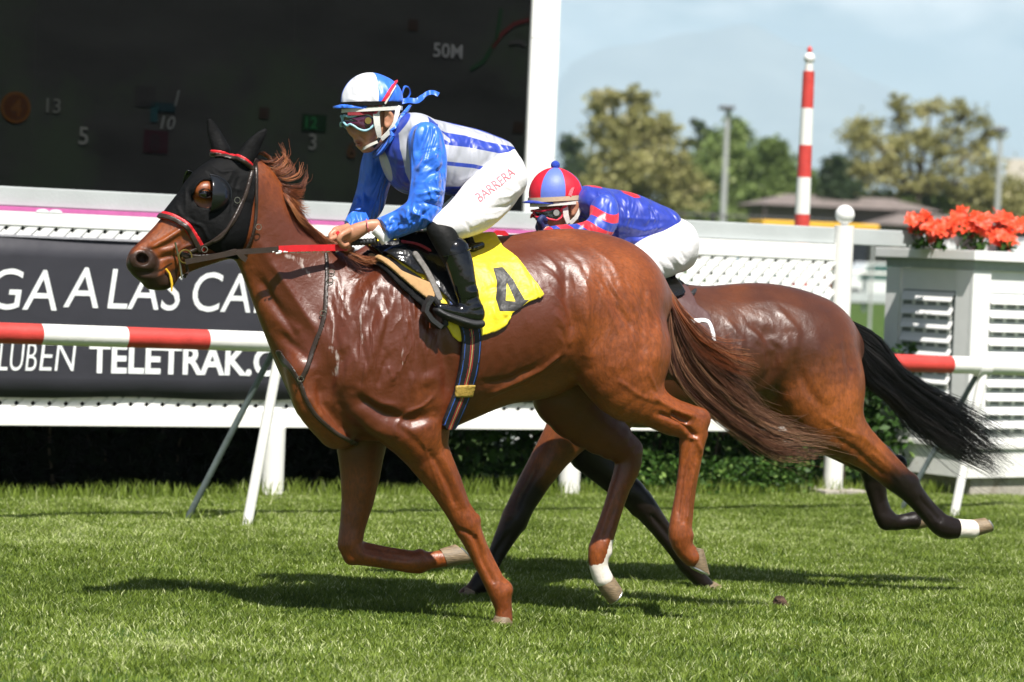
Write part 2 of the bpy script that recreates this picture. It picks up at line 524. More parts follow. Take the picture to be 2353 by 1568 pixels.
def coat_mat(name, base, dark, leg=None, liver=(.05, .01, .004), gloss=0.34, sheen_tint=(0.62, 0.34, 0.22)):
    m = bpy.data.materials.new(name); m.use_nodes = True; nt = m.node_tree; p = nt.nodes['Principled BSDF']
    L = nt.links.new
    tc = N(nt, 'ShaderNodeTexCoord')
    n1 = N(nt, 'ShaderNodeTexNoise', Scale=3.2, Detail=5.0, Roughness=0.6); L(tc.outputs['Object'], n1.inputs['Vector'])
    r1 = N(nt, 'ShaderNodeMapRange'); r1.inputs['From Min'].default_value = 0.36; r1.inputs['From Max'].default_value = 0.66
    L(n1.outputs['Fac'], r1.inputs['Value'])
    a = N(nt, 'ShaderNodeMix', data_type='RGBA'); a.inputs['A'].default_value = (*base, 1); a.inputs['B'].default_value = (*dark, 1)
    L(r1.outputs['Result'], a.inputs['Factor'])
    # fine hair streaks
    mp = N(nt, 'ShaderNodeMapping'); mp.inputs['Scale'].default_value = (60, 200, 34); mp.inputs['Rotation'].default_value = (0, 0.6, 0)
    L(tc.outputs['Object'], mp.inputs['Vector'])
    n2 = N(nt, 'ShaderNodeTexNoise', Scale=1.0, Detail=5.0, Roughness=0.7); L(mp.outputs['Vector'], n2.inputs['Vector'])
    r2 = N(nt, 'ShaderNodeMapRange'); r2.inputs['From Min'].default_value = 0.3; r2.inputs['From Max'].default_value = 0.7
    r2.inputs['To Min'].default_value = 0.60; r2.inputs['To Max'].default_value = 1.40
    L(n2.outputs['Fac'], r2.inputs['Value'])
    b = N(nt, 'ShaderNodeVectorMath', operation='SCALE'); L(a.outputs['Result'], b.inputs[0]); L(r2.outputs['Result'], b.inputs['Scale'])
    L(b.outputs[0], p.inputs['Base Color'])
    # wet, wrinkled coat: folds on the shoulder carried by the 'wet' attribute (0..1)
    wt = N(nt, 'ShaderNodeAttribute', attribute_name='wet')
    mw = N(nt, 'ShaderNodeMapping'); mw.inputs['Scale'].default_value = (11, 11, 3.2); mw.inputs['Rotation'].default_value = (0, 0.16, 0)
    L(tc.outputs['Object'], mw.inputs['Vector'])
    nw = N(nt, 'ShaderNodeTexNoise', Scale=1.0, Detail=2.5, Roughness=0.45, Distortion=0.6); L(mw.outputs['Vector'], nw.inputs['Vector'])
    rg = N(nt, 'ShaderNodeMath', operation='SUBTRACT'); L(nw.outputs['Fac'], rg.inputs[0]); rg.inputs[1].default_value = 0.5
    ab = N(nt, 'ShaderNodeMath', operation='ABSOLUTE'); L(rg.outputs[0], ab.inputs[0])
    rr = N(nt, 'ShaderNodeMapRange'); rr.inputs['From Min'].default_value = 0.0; rr.inputs['From Max'].default_value = 0.10
    rr.inputs['To Min'].default_value = 1.0; rr.inputs['To Max'].default_value = 0.0; L(ab.outputs[0], rr.inputs['Value'])
    wm = N(nt, 'ShaderNodeMath', operation='MULTIPLY'); L(rr.outputs['Result'], wm.inputs[0]); L(wt.outputs['Fac'], wm.inputs[1])
    nm = N(nt, 'ShaderNodeTexNoise', Scale=11.0, Detail=4.0, Roughness=0.55); L(tc.outputs['Object'], nm.inputs['Vector'])
    b1 = N(nt, 'ShaderNodeBump', Strength=0.6, Distance=0.005); L(wm.outputs[0], b1.inputs['Height'])
    b2 = N(nt, 'ShaderNodeBump', Strength=0.45, Distance=0.010); L(nm.outputs['Fac'], b2.inputs['Height']); L(b1.outputs['Normal'], b2.inputs['Normal'])
    nd = N(nt, 'ShaderNodeTexNoise', Scale=38.0, Detail=4.0, Roughness=0.6, Distortion=.5); L(tc.outputs['Object'], nd.inputs['Vector'])
    b2b = N(nt, 'ShaderNodeBump', Strength=0.35, Distance=0.004); L(nd.outputs['Fac'], b2b.inputs['Height']); L(b2.outputs['Normal'], b2b.inputs['Normal']); b2 = b2b
    b3 = N(nt, 'ShaderNodeBump', Strength=0.45, Distance=0.002); L(n2.outputs['Fac'], b3.inputs['Height']); L(b2.outputs['Normal'], b3.inputs['Normal'])
    L(b3.outputs['Normal'], p.inputs['Normal'])
    # gloss varies with sweat
    r3 = N(nt, 'ShaderNodeMapRange'); r3.inputs['To Min'].default_value = gloss + 0.1; r3.inputs['To Max'].default_value = gloss - 0.07
    n4 = N(nt, 'ShaderNodeTexNoise', Scale=6.0, Detail=3.0); L(tc.outputs['Object'], n4.inputs['Vector'])
    L(n4.outputs['Fac'], r3.inputs['Value'])
    mrw = N(nt, 'ShaderNodeMix', data_type='FLOAT'); mrw.inputs['B'].default_value = 0.39; L(wt.outputs['Fac'], mrw.inputs['Factor']); L(r3.outputs['Result'], mrw.inputs['A']); L(mrw.outputs['Result'], p.inputs['Roughness'])
    p.inputs['Specular IOR Level'].default_value = 0.62
    p.inputs['Sheen Weight'].default_value = 0.05; p.inputs['Sheen Roughness'].default_value = 0.35
    p.inputs['Sheen Tint'].default_value = (*sheen_tint, 1)
    # dark points, white marks, dried sweat
    def over(attr, colr, lo, hi, noise=0.0, nsc=30.0):
        at = N(nt, 'ShaderNodeAttribute', attribute_name=attr)
        src = at.outputs['Fac']
        if noise:
            nn = N(nt, 'ShaderNodeTexNoise', Scale=nsc, Detail=6.0, Roughness=0.65); L(tc.outputs['Object'], nn.inputs['Vector'])
            mm = N(nt, 'ShaderNodeMath', operation='MULTIPLY_ADD'); L(nn.outputs['Fac'], mm.inputs[0]); mm.inputs[1].default_value = noise; L(src, mm.inputs[2]); src = mm.outputs[0]
        mr = N(nt, 'ShaderNodeMapRange'); mr.inputs['From Min'].default_value = lo; mr.inputs['From Max'].default_value = hi; L(src, mr.inputs['Value'])
        mx = N(nt, 'ShaderNodeMix', data_type='RGBA'); mx.inputs['B'].default_value = (*colr, 1)
        L(mr.outputs['Result'], mx.inputs['Factor']); L(p.inputs['Base Color'].links[0].from_socket, mx.inputs['A']); L(mx.outputs['Result'], p.inputs['Base Color'])
        return mr
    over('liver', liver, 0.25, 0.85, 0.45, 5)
    md_ = over('dark', leg or (0.03, 0.02, 0.018), 0.35, 0.75, 0.3, 14)
    ms_ = N(nt, 'ShaderNodeMapRange'); ms_.inputs['To Min'].default_value = 0.62; ms_.inputs['To Max'].default_value = 0.30; L(md_.outputs['Result'], ms_.inputs['Value']); L(ms_.outputs['Result'], p.inputs['Specular IOR Level'])
    over('white', (0.72, 0.66, 0.58), 0.62, 0.72, 0.35, 22)
    fo = N(nt, 'ShaderNodeAttribute', attribute_name='foam')
    mf = N(nt, 'ShaderNodeMapping'); mf.inputs['Scale'].default_value = (70, 70, 16); mf.inputs['Rotation'].default_value = (0, 0.3, 0); L(tc.outputs['Object'], mf.inputs['Vector'])
    nf = N(nt, 'ShaderNodeTexNoise', Scale=1.0, Detail=5.0, Roughness=0.7); L(mf.outputs['Vector'], nf.inputs['Vector'])
    fm = N(nt, 'ShaderNodeMath', operation='MULTIPLY'); L(nf.outputs['Fac'], fm.inputs[0]); L(fo.outputs['Fac'], fm.inputs[1])
    fr_ = N(nt, 'ShaderNodeMapRange'); fr_.inputs['From Min'].default_value = 0.42; fr_.inputs['From Max'].default_value = 0.62; fr_.inputs['To Max'].default_value = 0.6; L(fm.outputs[0], fr_.inputs['Value'])
    mx = N(nt, 'ShaderNodeMix', data_type='RGBA'); mx.inputs['B'].default_value = (0.66, 0.58, 0.54, 1)
    L(fr_.outputs['Result'], mx.inputs['Factor']); L(p.inputs['Base Color'].links[0].from_socket, mx.inputs['A']); L(mx.outputs['Result'], p.inputs['Base Color'])
    m.diffuse_color = (*base, 1)
    return m

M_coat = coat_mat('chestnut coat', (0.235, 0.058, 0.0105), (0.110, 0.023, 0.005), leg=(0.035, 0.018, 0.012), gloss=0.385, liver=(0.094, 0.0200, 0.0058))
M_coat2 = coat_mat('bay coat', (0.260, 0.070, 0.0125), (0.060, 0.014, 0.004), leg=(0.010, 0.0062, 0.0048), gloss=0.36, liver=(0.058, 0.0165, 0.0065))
M_hoof = mat('hoof horn', (0.20, 0.145, 0.085), 0.5, var=0.45, scale=30, stretch=(1, 1, 6), bump=0.3)
M_shoe = mat('worn horseshoe aluminium', (0.5, 0.5, 0.48), 0.35, metal=0.9)
M_black = mat('black stretch cloth', (0.003, 0.003, 0.0033), 0.55, spec=0.22, var=0.2, bump=0.5, bscale=16, bdist=0.02)
M_black.node_tree.nodes['Principled BSDF'].inputs['Specular IOR Level'].default_value = 0.14; M_black.node_tree.nodes['Principled BSDF'].inputs['Roughness'].default_value = 0.7
M_leather = mat('dark brown leather', (0.030, 0.019, 0.014), 0.38, var=0.3, bump=0.3, bscale=200, bdist=0.002)
M_blkleather = mat('black glossy leather', (0.008, 0.008, 0.009), 0.18, var=0.2, bump=0.4, bscale=22, bdist=0.012, spec=0.6)
M_red = mat('red webbing', (0.55, 0.012, 0.018), 0.45, var=0.15, bump=0.3, bscale=250, bdist=0.002)
M_metal = mat('tarnished bit metal', (0.42, 0.40, 0.34), 0.32, metal=1.0)
M_brass = mat('brass', (0.45, 0.33, 0.10), 0.35, metal=1.0)
M_cupp = mat('black moulded blinker cup', (0.010, 0.011, 0.013), 0.22, var=0.1, bump=0.1, spec=0.6)
M_eye = mat('dark wet eye', (0.003, 0.002, 0.002), 0.05, var=0, bump=0, coat=1.0)
def hair_mat(name, c0, c1, c2):
    m = bpy.data.materials.new(name); m.use_nodes = True; nt = m.node_tree; p = nt.nodes['Principled BSDF']
    at = N(nt, 'ShaderNodeAttribute', attribute_name='rnd'); cr = N(nt, 'ShaderNodeValToRGB'); e = cr.color_ramp.elements
    e[0].color = (*c0, 1); e[1].color = (*c1, 1); e[1].position = .6; q = e.new(1.0); q.color = (*c2, 1)
    nt.links.new(at.outputs['Fac'], cr.inputs['Fac']); nt.links.new(cr.outputs['Color'], p.inputs['Base Color']); p.inputs['Roughness'].default_value = .38
    return m
M_mane = hair_mat('chestnut mane hair', (0.085, 0.020, 0.006), (0.25, 0.065, 0.018), (0.48, 0.20, 0.08))
M_tail = hair_mat('brown grey tail hair', (0.040, 0.014, 0.008), (0.135, 0.052, 0.028), (0.34, 0.18, 0.10))
M_tailblk = hair_mat('black tail hair', (0.003, 0.003, 0.004), (0.008, 0.007, 0.008), (0.035, 0.030, 0.030))

NF = Frame(0.0, 0.10, 20.0)            # near horse's own plane (left side towards the camera)
FF = Frame(0.0, 1.07, 20.0)            # far horse's

def near_prims():
    f = NF; P = []
    P.append(C(f, [(846, 800, 0, 172, .72), (880, 806, 0, 205, .74), (935, 795, 0, 215, .76), (1000, 777, 0, 207, .80), (1100, 755, 0, 189, .86), (1200, 734, 0, 180, .90),
                   (1290, 712, 0, 170, .92), (1345, 702, 0, 160, .94), (1392, 697, 0, 146, .94)], .05, 5))
    P.append(C(f, [(860, 600, 0, 38, .55), (930, 592, 0, 30, .55), (1010, 590, 0, 28, .6), (1100, 585, 0, 30, .7)], .09, 4))      # withers ridge
    P.append(C(f, [(1150, 590, 0, 34, .9), (1240, 578, 0, 40, .9), (1330, 578, 0, 42, .9), (1420, 612, 0, 40, .8), (1500, 690, 0, 38, .7)], .08, 4))  # croup
    P.append(C(f, [(822, 815, 0, 182, .68), (770, 755, 0, 158, .58), (718, 692, 0, 133, .50), (655, 604, 0, 104, .46), (602, 512, 0, 92, .46), (572, 452, 0, 84, .48)], .06, 5))   # neck
    P.append(C(f, [(700, 850, .10, 42, .9), (722, 925, .10, 46, .9), (775, 985, .09, 48, .9)], .05, 4))                       # breast muscle near
    P.append(C(f, [(705, 850, -.10, 42, .9), (727, 925, -.10, 46, .9), (780, 985, -.09, 48, .9)], .05, 4))
    # shoulder, near
    P.append(C(f, [(930, 640, .15, 60, .5), (900, 740, .19, 88, .45), (872, 850, .20, 100, .45), (905, 935, .19, 84, .55), (965, 985, .17, 70, .75)], .05, 4))
    P.append(C(f, [(930, 640, -.15, 60, .5), (900, 740, -.19, 88, .45), (872, 850, -.20, 100, .45), (850, 935, -.18, 84, .55)], .05, 4))
    P.append(Bp(f, 985, 905, .20, 66, 78, .075, 60, .05))                       # triceps
    # near fore (standing)
    P.append(C(f, [(950, 985, .17, 74, .75), (985, 1048, .165, 52, .75), (1022, 1110, .155, 40, .8), (1052, 1170, .15, 31, .85), (1072, 1203, .15, 31, .9), (1087, 1240, .15, 26, .9),
                   (1103, 1280, .15, 20.5, .85), (1126, 1325, .15, 21.5, .85), (1149, 1362, .15, 27, .85), (1157, 1398, .15, 20, .9), (1158, 1425, .15, 20, 1)], .02, 1))
    P.append(Bp(f, 1068, 1195, .15, 24, 36, .045, 30, .02)); P.append(Bp(f, 1160, 1352, .15, 16, 22, .03, 20, .015))
    # far fore (folded)
    P.append(C(f, [(835, 960, -.15, 84, .7), (830, 1030, -.15, 57, .75), (828, 1090, -.15, 47, .75), (822, 1150, -.15, 38, .8), (810, 1210, -.15, 30, .85), (804, 1250, -.15, 29, .9),
                   (818, 1272, -.15, 27, .9), (850, 1280, -.15, 22, .9), (900, 1288, -.15, 21, .85), (940, 1292, -.15, 25, .85), (962, 1292, -.15, 27, .85), (990, 1288, -.15, 20, .85), (1018, 1284, -.15, 20, .9)], .02, 1))
    # near hind
    P.append(C(f, [(1388, 735, .14, 120, .65), (1410, 800, .17, 116, .6), (1425, 850, .18, 98, .65), (1446, 895, .18, 76, .7), (1492, 930, .18, 50, .75), (1545, 960, .175, 42, .75),
                   (1592, 978, .17, 37, .7), (1590, 1020, .165, 31, .75), (1584, 1070, .16, 26, .8), (1572, 1140, .16, 22.5, .8), (1563, 1200, .16, 25, .85), (1563, 1232, .16, 28, .85),
                   (1573, 1262, .16, 23, .9), (1590, 1280, .16, 23, 1)], .03, 2))
    P.append(Bp(f, 1612, 958, .17, 22, 17, .028, -30, .03)); P.append(Bp(f, 1478, 820, .13, 62, 96, .12, -10, .05))
    # far hind
    P.append(C(f, [(1370, 740, -.13, 125, .6), (1330, 830, -.16, 115, .6), (1310, 900, -.17, 92, .65), (1355, 965, -.17, 68, .7), (1408, 1010, -.165, 48, .75), (1443, 1043, -.16, 34, .75),
                   (1440, 1080, -.16, 30, .8), (1424, 1120, -.155, 25, .8), (1408, 1170, -.15, 23, .8), (1390, 1225, -.15, 24, .85), (1378, 1262, -.15, 27, .85), (1375, 1300, -.15, 22, .9), (1386, 1330, -.15, 23, 1)], .03, 2))
    P.append(Bp(f, 1456, 1030, -.16, 20, 22, .03, 0, .02))
    limb(f, P, (1074, 1205), (1149, 1362), .15, (.90, -.43)); limb(f, P, (806, 1262), (962, 1292), -.15, (.19, -.98)); limb(f, P, (1588, 1040), (1563, 1228), .16, (.99, .12), False, 22); limb(f, P, (1430, 1100), (1377, 1263), -.15, (.95, .3), False, 21)
    P.append(C(f, [(1520, 925, .17, 12, 1), (1570, 938, .17, 12, 1), (1612, 955, .17, 13, 1)], .02, 3)); P.append(C(f, [(1545, 950, .222, 6, 1), (1578, 968, .216, 5, 1)], .02, 3, True))
    # groin and belly tuck
    P.append(Bp(f, 1245, 820, 0, 120, 88, .17, 20, .06))
    # head
    P.append(C(f, [(552, 432, 0, 70, .60), (520, 462, 0, 95, .52), (482, 500, 0, 88, .52), (440, 528, 0, 72, .52), (398, 558, 0, 58, .55), (358, 585, 0, 48, .62), (334, 600, 0, 42, .72)], .03, 5))
    P.append(C(f, [(520, 520, .0, 72, .70), (490, 545, 0, 58, .66), (440, 575, 0, 46, .55), (400, 600, 0, 38, .6)], .03, 4))      # jaw
    P.append(Bp(f, 518, 520, .055, 60, 56, .05, 0, .03)); P.append(Bp(f, 518, 520, -.055, 60, 56, .05, 0, .03))                   # cheek plates
    P.append(C(f, [(352, 638, 0, 29, .9), (372, 643, 0, 25, 1.0), (385, 640, 0, 22, .9)], .02, 3))                              # lower lip
    P.append(C(f, [(312, 606, .03, 22, .9), (330, 622, .03, 24, .9), (352, 622, .03, 24, .8)], .02, 3)); P.append(C(f, [(312, 606, -.03, 22, .9), (330, 622, -.03, 24, .9)], .02, 3))
    for sd in (1, -1):
        P.append(Bp(f, 470, 436, .075 * sd, 26, 20, .03, 20, .025))            # brow
        P.append(Bp(f, 328, 598, .060 * sd, 33, 27, .022, -10, .012))          # nostril rim
        P.append(Bp(f, 328, 596, .078 * sd, 15, 12.5, .042, -25, .006, True))
        P.append(C(f, [(430, 520, .062 * sd, 5, 1), (385, 548, .06 * sd, 5, 1), (352, 566, .052 * sd, 5, 1)], .02, 3))   # facial crest
    P.append(C(f, [(296, 622, .065, 4, 1), (335, 629, .068, 6, 1), (372, 623, .066, 6, 1), (400, 606, .066, 4, 1)], .010, 3, True))     # mouth line
    P.append(C(f, [(296, 622, -.065, 4, 1), (335, 629, -.068, 6, 1), (372, 623, -.066, 6, 1), (400, 606, -.066, 4, 1)], .010, 3, True))
    # ears
    P.append(C(f, [(564, 366, .05, 18, .8), (580, 340, .055, 15.5, .5), (595, 319, .06, 9, .35), (608, 302, .06, 1.5, .5)], .02, 4))
    P.append(C(f, [(508, 348, -.05, 17, .8), (499, 324, -.055, 13, .5), (490, 302, -.06, 9, .4), (482, 279, -.06, 1.5, .5)], .02, 4))
    return P

NEAR = near_prims()
g = evaluate(NEAR, (-1.72, -.45, -.03), (0.95, .45, 1.98), 0.0056)
V, Q = nets(g.F, g.lo, g.h, 2); g = None
Nn = vnormals(V, Q)
if (Nn[:, 2] * np.sign(V[:, 2] - .9)).sum() < 0: Q = Q[:, ::-1]; Nn = -Nn
lines = [
    # shoulder blade, forearm and breast muscle edges, girth veins
    ([(905, 610), (860, 700), (800, 800), (752, 890)], 16, -.008), ([(960, 640), (985, 740), (1010, 840), (1020, 930)], 16, -.010), ([(880, 700), (845, 800), (820, 880)], 14, .006),
    ([(800, 905), (870, 950), (935, 965), (985, 950)], 13, -.012), ([(735, 870), (745, 930), (790, 985), (860, 1030)], 12, -.010), ([(780, 930), (850, 985), (905, 1005)], 12, .007),
    ([(940, 880), (1000, 860)], 14, .006), ([(700, 760), (640, 690), (600, 620)], 14, -.008), ([(760, 800), (700, 700), (640, 600), (610, 540)], 16, .005),
    ([(720, 830), (680, 790), (655, 760)], 10, -.008),
    ([(1120, 905), (1180, 880), (1235, 850), (1280, 810)], 6, .006), ([(1100, 880), (1160, 872), (1220, 842)], 8, -.006),
    ([(1295, 600), (1288, 680), (1300, 740), (1296, 790)], 16, -.012), ([(1335, 620), (1330, 700), (1330, 780), (1345, 850)], 16, .008),
    ([(1370, 620), (1400, 700), (1440, 760)], 10, -.006), ([(1520, 690), (1500, 780), (1490, 860)], 16, .006), ([(1480, 640), (1462, 740), (1455, 830)], 12, -.006),
    ([(1480, 905), (1540, 940), (1600, 958)], 7, .007), ([(1500, 948), (1560, 968), (1600, 1010)], 6, -.008), ([(1575, 1000), (1600, 1010), (1612, 1045)], 6, .007),
    ([(1592, 1000), (1578, 1060), (1566, 1140), (1560, 1190)], 5, -.005), ([(1600, 1060), (1585, 1150), (1580, 1200)], 4, .004),
    ([(985, 1040), (1030, 1120), (1050, 1170)], 7, -.006), ([(1010, 1040), (1055, 1130), (1075, 1180)], 7, .005), ([(1090, 1225), (1112, 1290), (1140, 1345)], 4.5, -.005),
    ([(1050, 1215), (1075, 1225), (1095, 1240)], 5, -.005),
    # head: face veins and bones
    ([(440, 560), (410, 575), (380, 580)], 6, .004), ([(430, 590), (405, 590), (375, 600)], 5, -.004), ([(470, 560), (440, 570), (420, 590)], 4, .004), ([(352, 570), (362, 590), (360, 606)], 5, -.003),
]
lines = [(q, w_, h_ * 1.6) for q, w_, h_ in lines]
for i in range(13):          # striations over the haunch and flank folds
    x = 1345 + i * 11; lines.append(([(x, 640 + i * 5 % 17), (x + 34 + i % 4 * 5, 705 + i * 3), (x + 62, 770 + (i * 7) % 30)], 4.5, .0022 * (-1) ** i))
for i in range(9):
    y = 575 + i * 24; lines.append(([(1238 + 3 * i, y), (1262 + 2 * i, y + 18), (1280 + i, y + 46)], 4.5, .0026 * (-1) ** i))
for i in range(9):
    x = 1100 + 17 * i; lines.append(([(x, 790 + 3 * (i % 3)), (x + 8, 830), (x - 4, 872)], 7, .0016 * (-1) ** i))
for pts_, w_, h_ in (([(985, 905), (960, 930), (925, 945), (900, 975), (905, 1010)], 4, .0045), ([(1240, 1060 - 200), (1210, 880), (1165, 895), (1120, 915)], 4, .004), ([(560, 620), (590, 700), (630, 770)], 5, .004), ([(990, 1060), (1015, 1110), (1030, 1150)], 3.5, .004), ([(960, 1010), (990, 1075), (1010, 1130)], 3.5, .004),
                     ([(1500, 900), (1475, 860), (1470, 800)], 5, .004), ([(1400, 870), (1450, 905), (1500, 925)], 5, .004), ([(1170, 640), (1180, 700), (1200, 760)], 9, .003), ([(1360, 560), (1400, 600), (1420, 650)], 8, .004), ([(1300, 560), (1330, 600), (1340, 640)], 8, -.004),
                     ([(880, 960), (930, 1000), (975, 1040), (1000, 1090)], 8, -.005), ([(820, 900), (860, 925), (905, 930)], 8, .006), ([(700, 900), (740, 950)], 7, .005), ([(620, 640), (660, 720), (700, 790)], 7, -.006), ([(640, 600), (690, 680), (735, 760)], 8, .005)): lines.append((pts_, w_, h_))
# crumpled skin over the shoulder while the leg swings: many short upright folds
r_ = np.random.default_rng(3)
streaks = []
for i in range(40):
    x = r_.uniform(745, 1000); y = r_.uniform(630, 860)
    L_ = r_.uniform(40, 120); dx = r_.uniform(-14, 10)
    pts = [(x + dx * t + 6 * math.sin(3 * t + i), y + L_ * t) for t in np.linspace(0, 1, 5)]
    lines.append((pts, r_.uniform(4.5, 8), r_.choice([-1, 1]) * r_.uniform(.003, .0055)))
    if i % 17 == 0: streaks.append((pts, r_.uniform(2.5, 4)))
V = displace(V, Nn, NF, lines)
def near_attrs(V, Nn):
    n = len(V); P = V[:, [0, 2]]; near = V[:, 1] > 0
    def d(pts, l): return poly_sd(P, NF.poly(pts, l))
    white = np.zeros(n); dark = np.zeros(n); foam = np.zeros(n); wet = np.zeros(n)
    m = ~near & (poly_sd(P, NF.poly([(1396, 1238), (1430, 1238), (1450, 1400), (1330, 1400), (1345, 1300), (1378, 1292)], -.15)) < 0); white[m] = 0.56
    m = near & (poly_sd(P, NF.poly([(1560, 1255), (1600, 1240), (1630, 1330), (1560, 1320)], .15)) < 0); dark[m] = .1
    for pts, wd in streaks + [([(690, 590), (715, 612), (735, 640)], 7), ([(785, 640), (795, 680), (806, 720)], 7), ([(765, 800), (782, 830), (772, 862)], 8), ([(676, 590), (720, 600)], 7)]:
        foam = np.maximum(foam, near * np.exp(-(line_d(P, NF.poly(pts, .22)) * 560 / wd / 1.4) ** 2))
    foam = np.maximum(foam, near * .30 * np.clip(1 - d([(700, 500), (760, 590), (980, 700), (960, 850), (800, 830), (740, 700), (640, 620)], .22) / .05, 0, 1))
    wet = near * np.clip(.5 - d([(770, 620), (940, 600), (1020, 760), (1010, 900), (800, 880), (740, 780)], .25) / .12, 0, 1)
    wet = np.maximum(wet, near * .5 * np.clip(.5 - d([(1340, 640), (1440, 640), (1500, 760), (1440, 900), (1340, 850)], .3) / .12, 0, 1))
    # muzzle and lips grey
    mz = np.clip(1 - d([(290, 590), (345, 572), (365, 600), (360, 640), (410, 620), (400, 680), (300, 680)], .06) / .02, 0, 1) * .62
    dark = np.maximum(dark, mz * (P[:, 0] < NF.at(420, 600)[0]))
    q = NF.at(329, 596, .085); dark = np.maximum(dark, 1.1 * (np.hypot((P[:, 0] - q[0]) / .030, (P[:, 1] - q[2]) / .026) < 1))
    dark = np.maximum(dark, .9 * np.exp(-(line_d(P, NF.poly([(300, 622), (335, 628), (372, 622), (398, 606)], .07)) / .004) ** 2))
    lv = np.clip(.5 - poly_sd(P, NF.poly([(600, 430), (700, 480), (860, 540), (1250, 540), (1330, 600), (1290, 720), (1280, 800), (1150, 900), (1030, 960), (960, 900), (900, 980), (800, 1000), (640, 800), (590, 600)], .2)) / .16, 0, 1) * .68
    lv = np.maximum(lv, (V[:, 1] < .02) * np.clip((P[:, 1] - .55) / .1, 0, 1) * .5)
    return dict(white=white, dark=dark, foam=foam, wet=wet, liver=lv)
H1 = frame_empty('racehorse', NF, 'chestnut racehorse in black hood stretched at full gallop, nearest the camera', 'horse')
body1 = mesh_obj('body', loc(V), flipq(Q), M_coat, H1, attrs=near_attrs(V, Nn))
BV1 = BVHTree.FromPolygons([Vector(v) for v in V.tolist()], Q.tolist())   # in (s, l, z)

def on_surface(fr, bvh, px, py, lift=0.0):
    """where the sight line through a picture point meets a body, in (s, l, z)."""
    o = CAM - fr.o; d = ray(px, py)
    O = Vector((o @ fr.S, o @ fr.L, o[2])); D = Vector((d @ fr.S, d @ fr.L, d[2]))
    h, n, _, _ = bvh.ray_cast(O, D)
    if h is None: return None, None
    if n.dot(D) > 0: n = -n
    return np.array(h + n * lift), np.array(n)

def hoof(fr, pts, l, wid, parent, lip=.005, name='hoof'):
    """hoof from its side outline in the picture: pts = coronet front, toe, heel bottom, coronet back."""
    a, b, c_, d_ = [fr.at(x, y, l) for x, y in pts]
    rings = []; m = 7
    for t, w in ((0, .80), (.08, .86), (.5, .95), (.93, 1.04), (1, 1.0)):
        f0 = a + (b - a) * t; h0 = d_ + (c_ - d_) * t; ring = []
        for k in range(16):
            an = 2 * math.pi * k / 16; u = (1 - math.cos(an)) / 2
            p = f0 + (h0 - f0) * u; sw = math.sin(an) * (1.0 if u < .5 else 1.0 - .35 * (u - .5))
            p = p.copy(); p[1] = l + sw * wid * w; ring.append(p)
        rings.append(ring)
    v = [p for r in rings for p in r]; fcs = []
    for i in range(4):
        for k in range(16):
            k2 = (k + 1) % 16; fcs.append((i * 16 + k, i * 16 + k2, i * 16 + 16 + k2, i * 16 + 16 + k))
    fcs.append(tuple(range(16))); fcs.append(tuple(64 + k for k in range(16)))
    mb = MB().add(loc(v), fcs); o = mb.build(name, M_hoof, parent, True)
    # the shoe: a thin rim under the sole
    nrm = np.cross(b - c_, np.array([0, 1.0, 0])); nrm /= np.linalg.norm(nrm)
    if nrm @ (b - a) < 0: nrm = -nrm
    sh = [p + nrm * .003 for p in rings[-1]][-6:] + [p + nrm * .003 for p in rings[-1]][:7]
    cc = sum(rings[-1]) / 16
    MB().tube([tuple(loc([p + (cc - p) * .12])[0]) for p in sh], .0055, 6).build('shoe', M_shoe, o, True)
    return o
hoof(NF, [(1590, 1258), (1588, 1300), (1630, 1322), (1615, 1262)], .16, .045, H1)
hoof(NF, [(1366, 1340), (1400, 1388), (1428, 1352), (1405, 1318)], -.15, .045, H1)
hoof(NF, [(1026, 1304), (1085, 1293), (1046, 1251), (1010, 1262)], -.15, .045, H1)
hoof(NF, [(1138, 1415), (1128, 1440), (1180, 1440), (1174, 1418)], .15, .048, H1)

# hood: the head's own surface, offset, cut at the noseband, the throat and the eye openings
hl, hh = NF.at(360, 240, 0), NF.at(640, 640, 0)
def hood_reg(P):
    d = poly_sd(P, NF.poly([(470, 250), (640, 250), (600, 345), (592, 420), (578, 500), (556, 598), (520, 592), (470, 565), (440, 515), (412, 497), (366, 497), (350, 470), (440, 300)], .09))
    q = NF.at(474, 446, .09); e = np.hypot((P[..., 0] - q[0]) / .85, P[..., 1] - q[2])
    return np.maximum(d, .056 - e)
lo_ = (NF.at(355, 300, 0)[0], -.22, NF.at(500, 640, 0)[2]); hi_ = (NF.at(650, 300, 0)[0], .22, NF.at(500, 262, 0)[2])
hv, hq = shell(NEAR, NF, hood_reg, .009, -.004, lo_, hi_, .0042, relax=2)
hn = vnormals(hv, hq)
if (hn[:, 1] * np.sign(hv[:, 1])).sum() < 0: hn = -hn
for sd_ in (1, -1):
    hv = displace(hv, hn, NF, [([(430, 400), (450, 430), (445, 490)], 3, .003), ([(560, 385), (535, 420), (520, 470)], 5, .005), ([(570, 400), (550, 450), (545, 500)], 4, -.004), ([(500, 375), (530, 395), (560, 390)], 4, .005), ([(490, 385), (520, 410)], 4, -.004),
        ([(440, 505), (480, 520), (500, 560)], 4, .005), ([(455, 495), (470, 530)], 4, -.004), ([(540, 520), (520, 550), (530, 590)], 5, .005), ([(550, 430), (575, 440)], 4, .004), ([(425, 470), (440, 500)], 4, .004), ([(500, 360), (470, 390), (440, 430)], 2.5, .003)], sd_)
mesh_obj('hood', loc(hv), flipq(hq), M_black, H1)

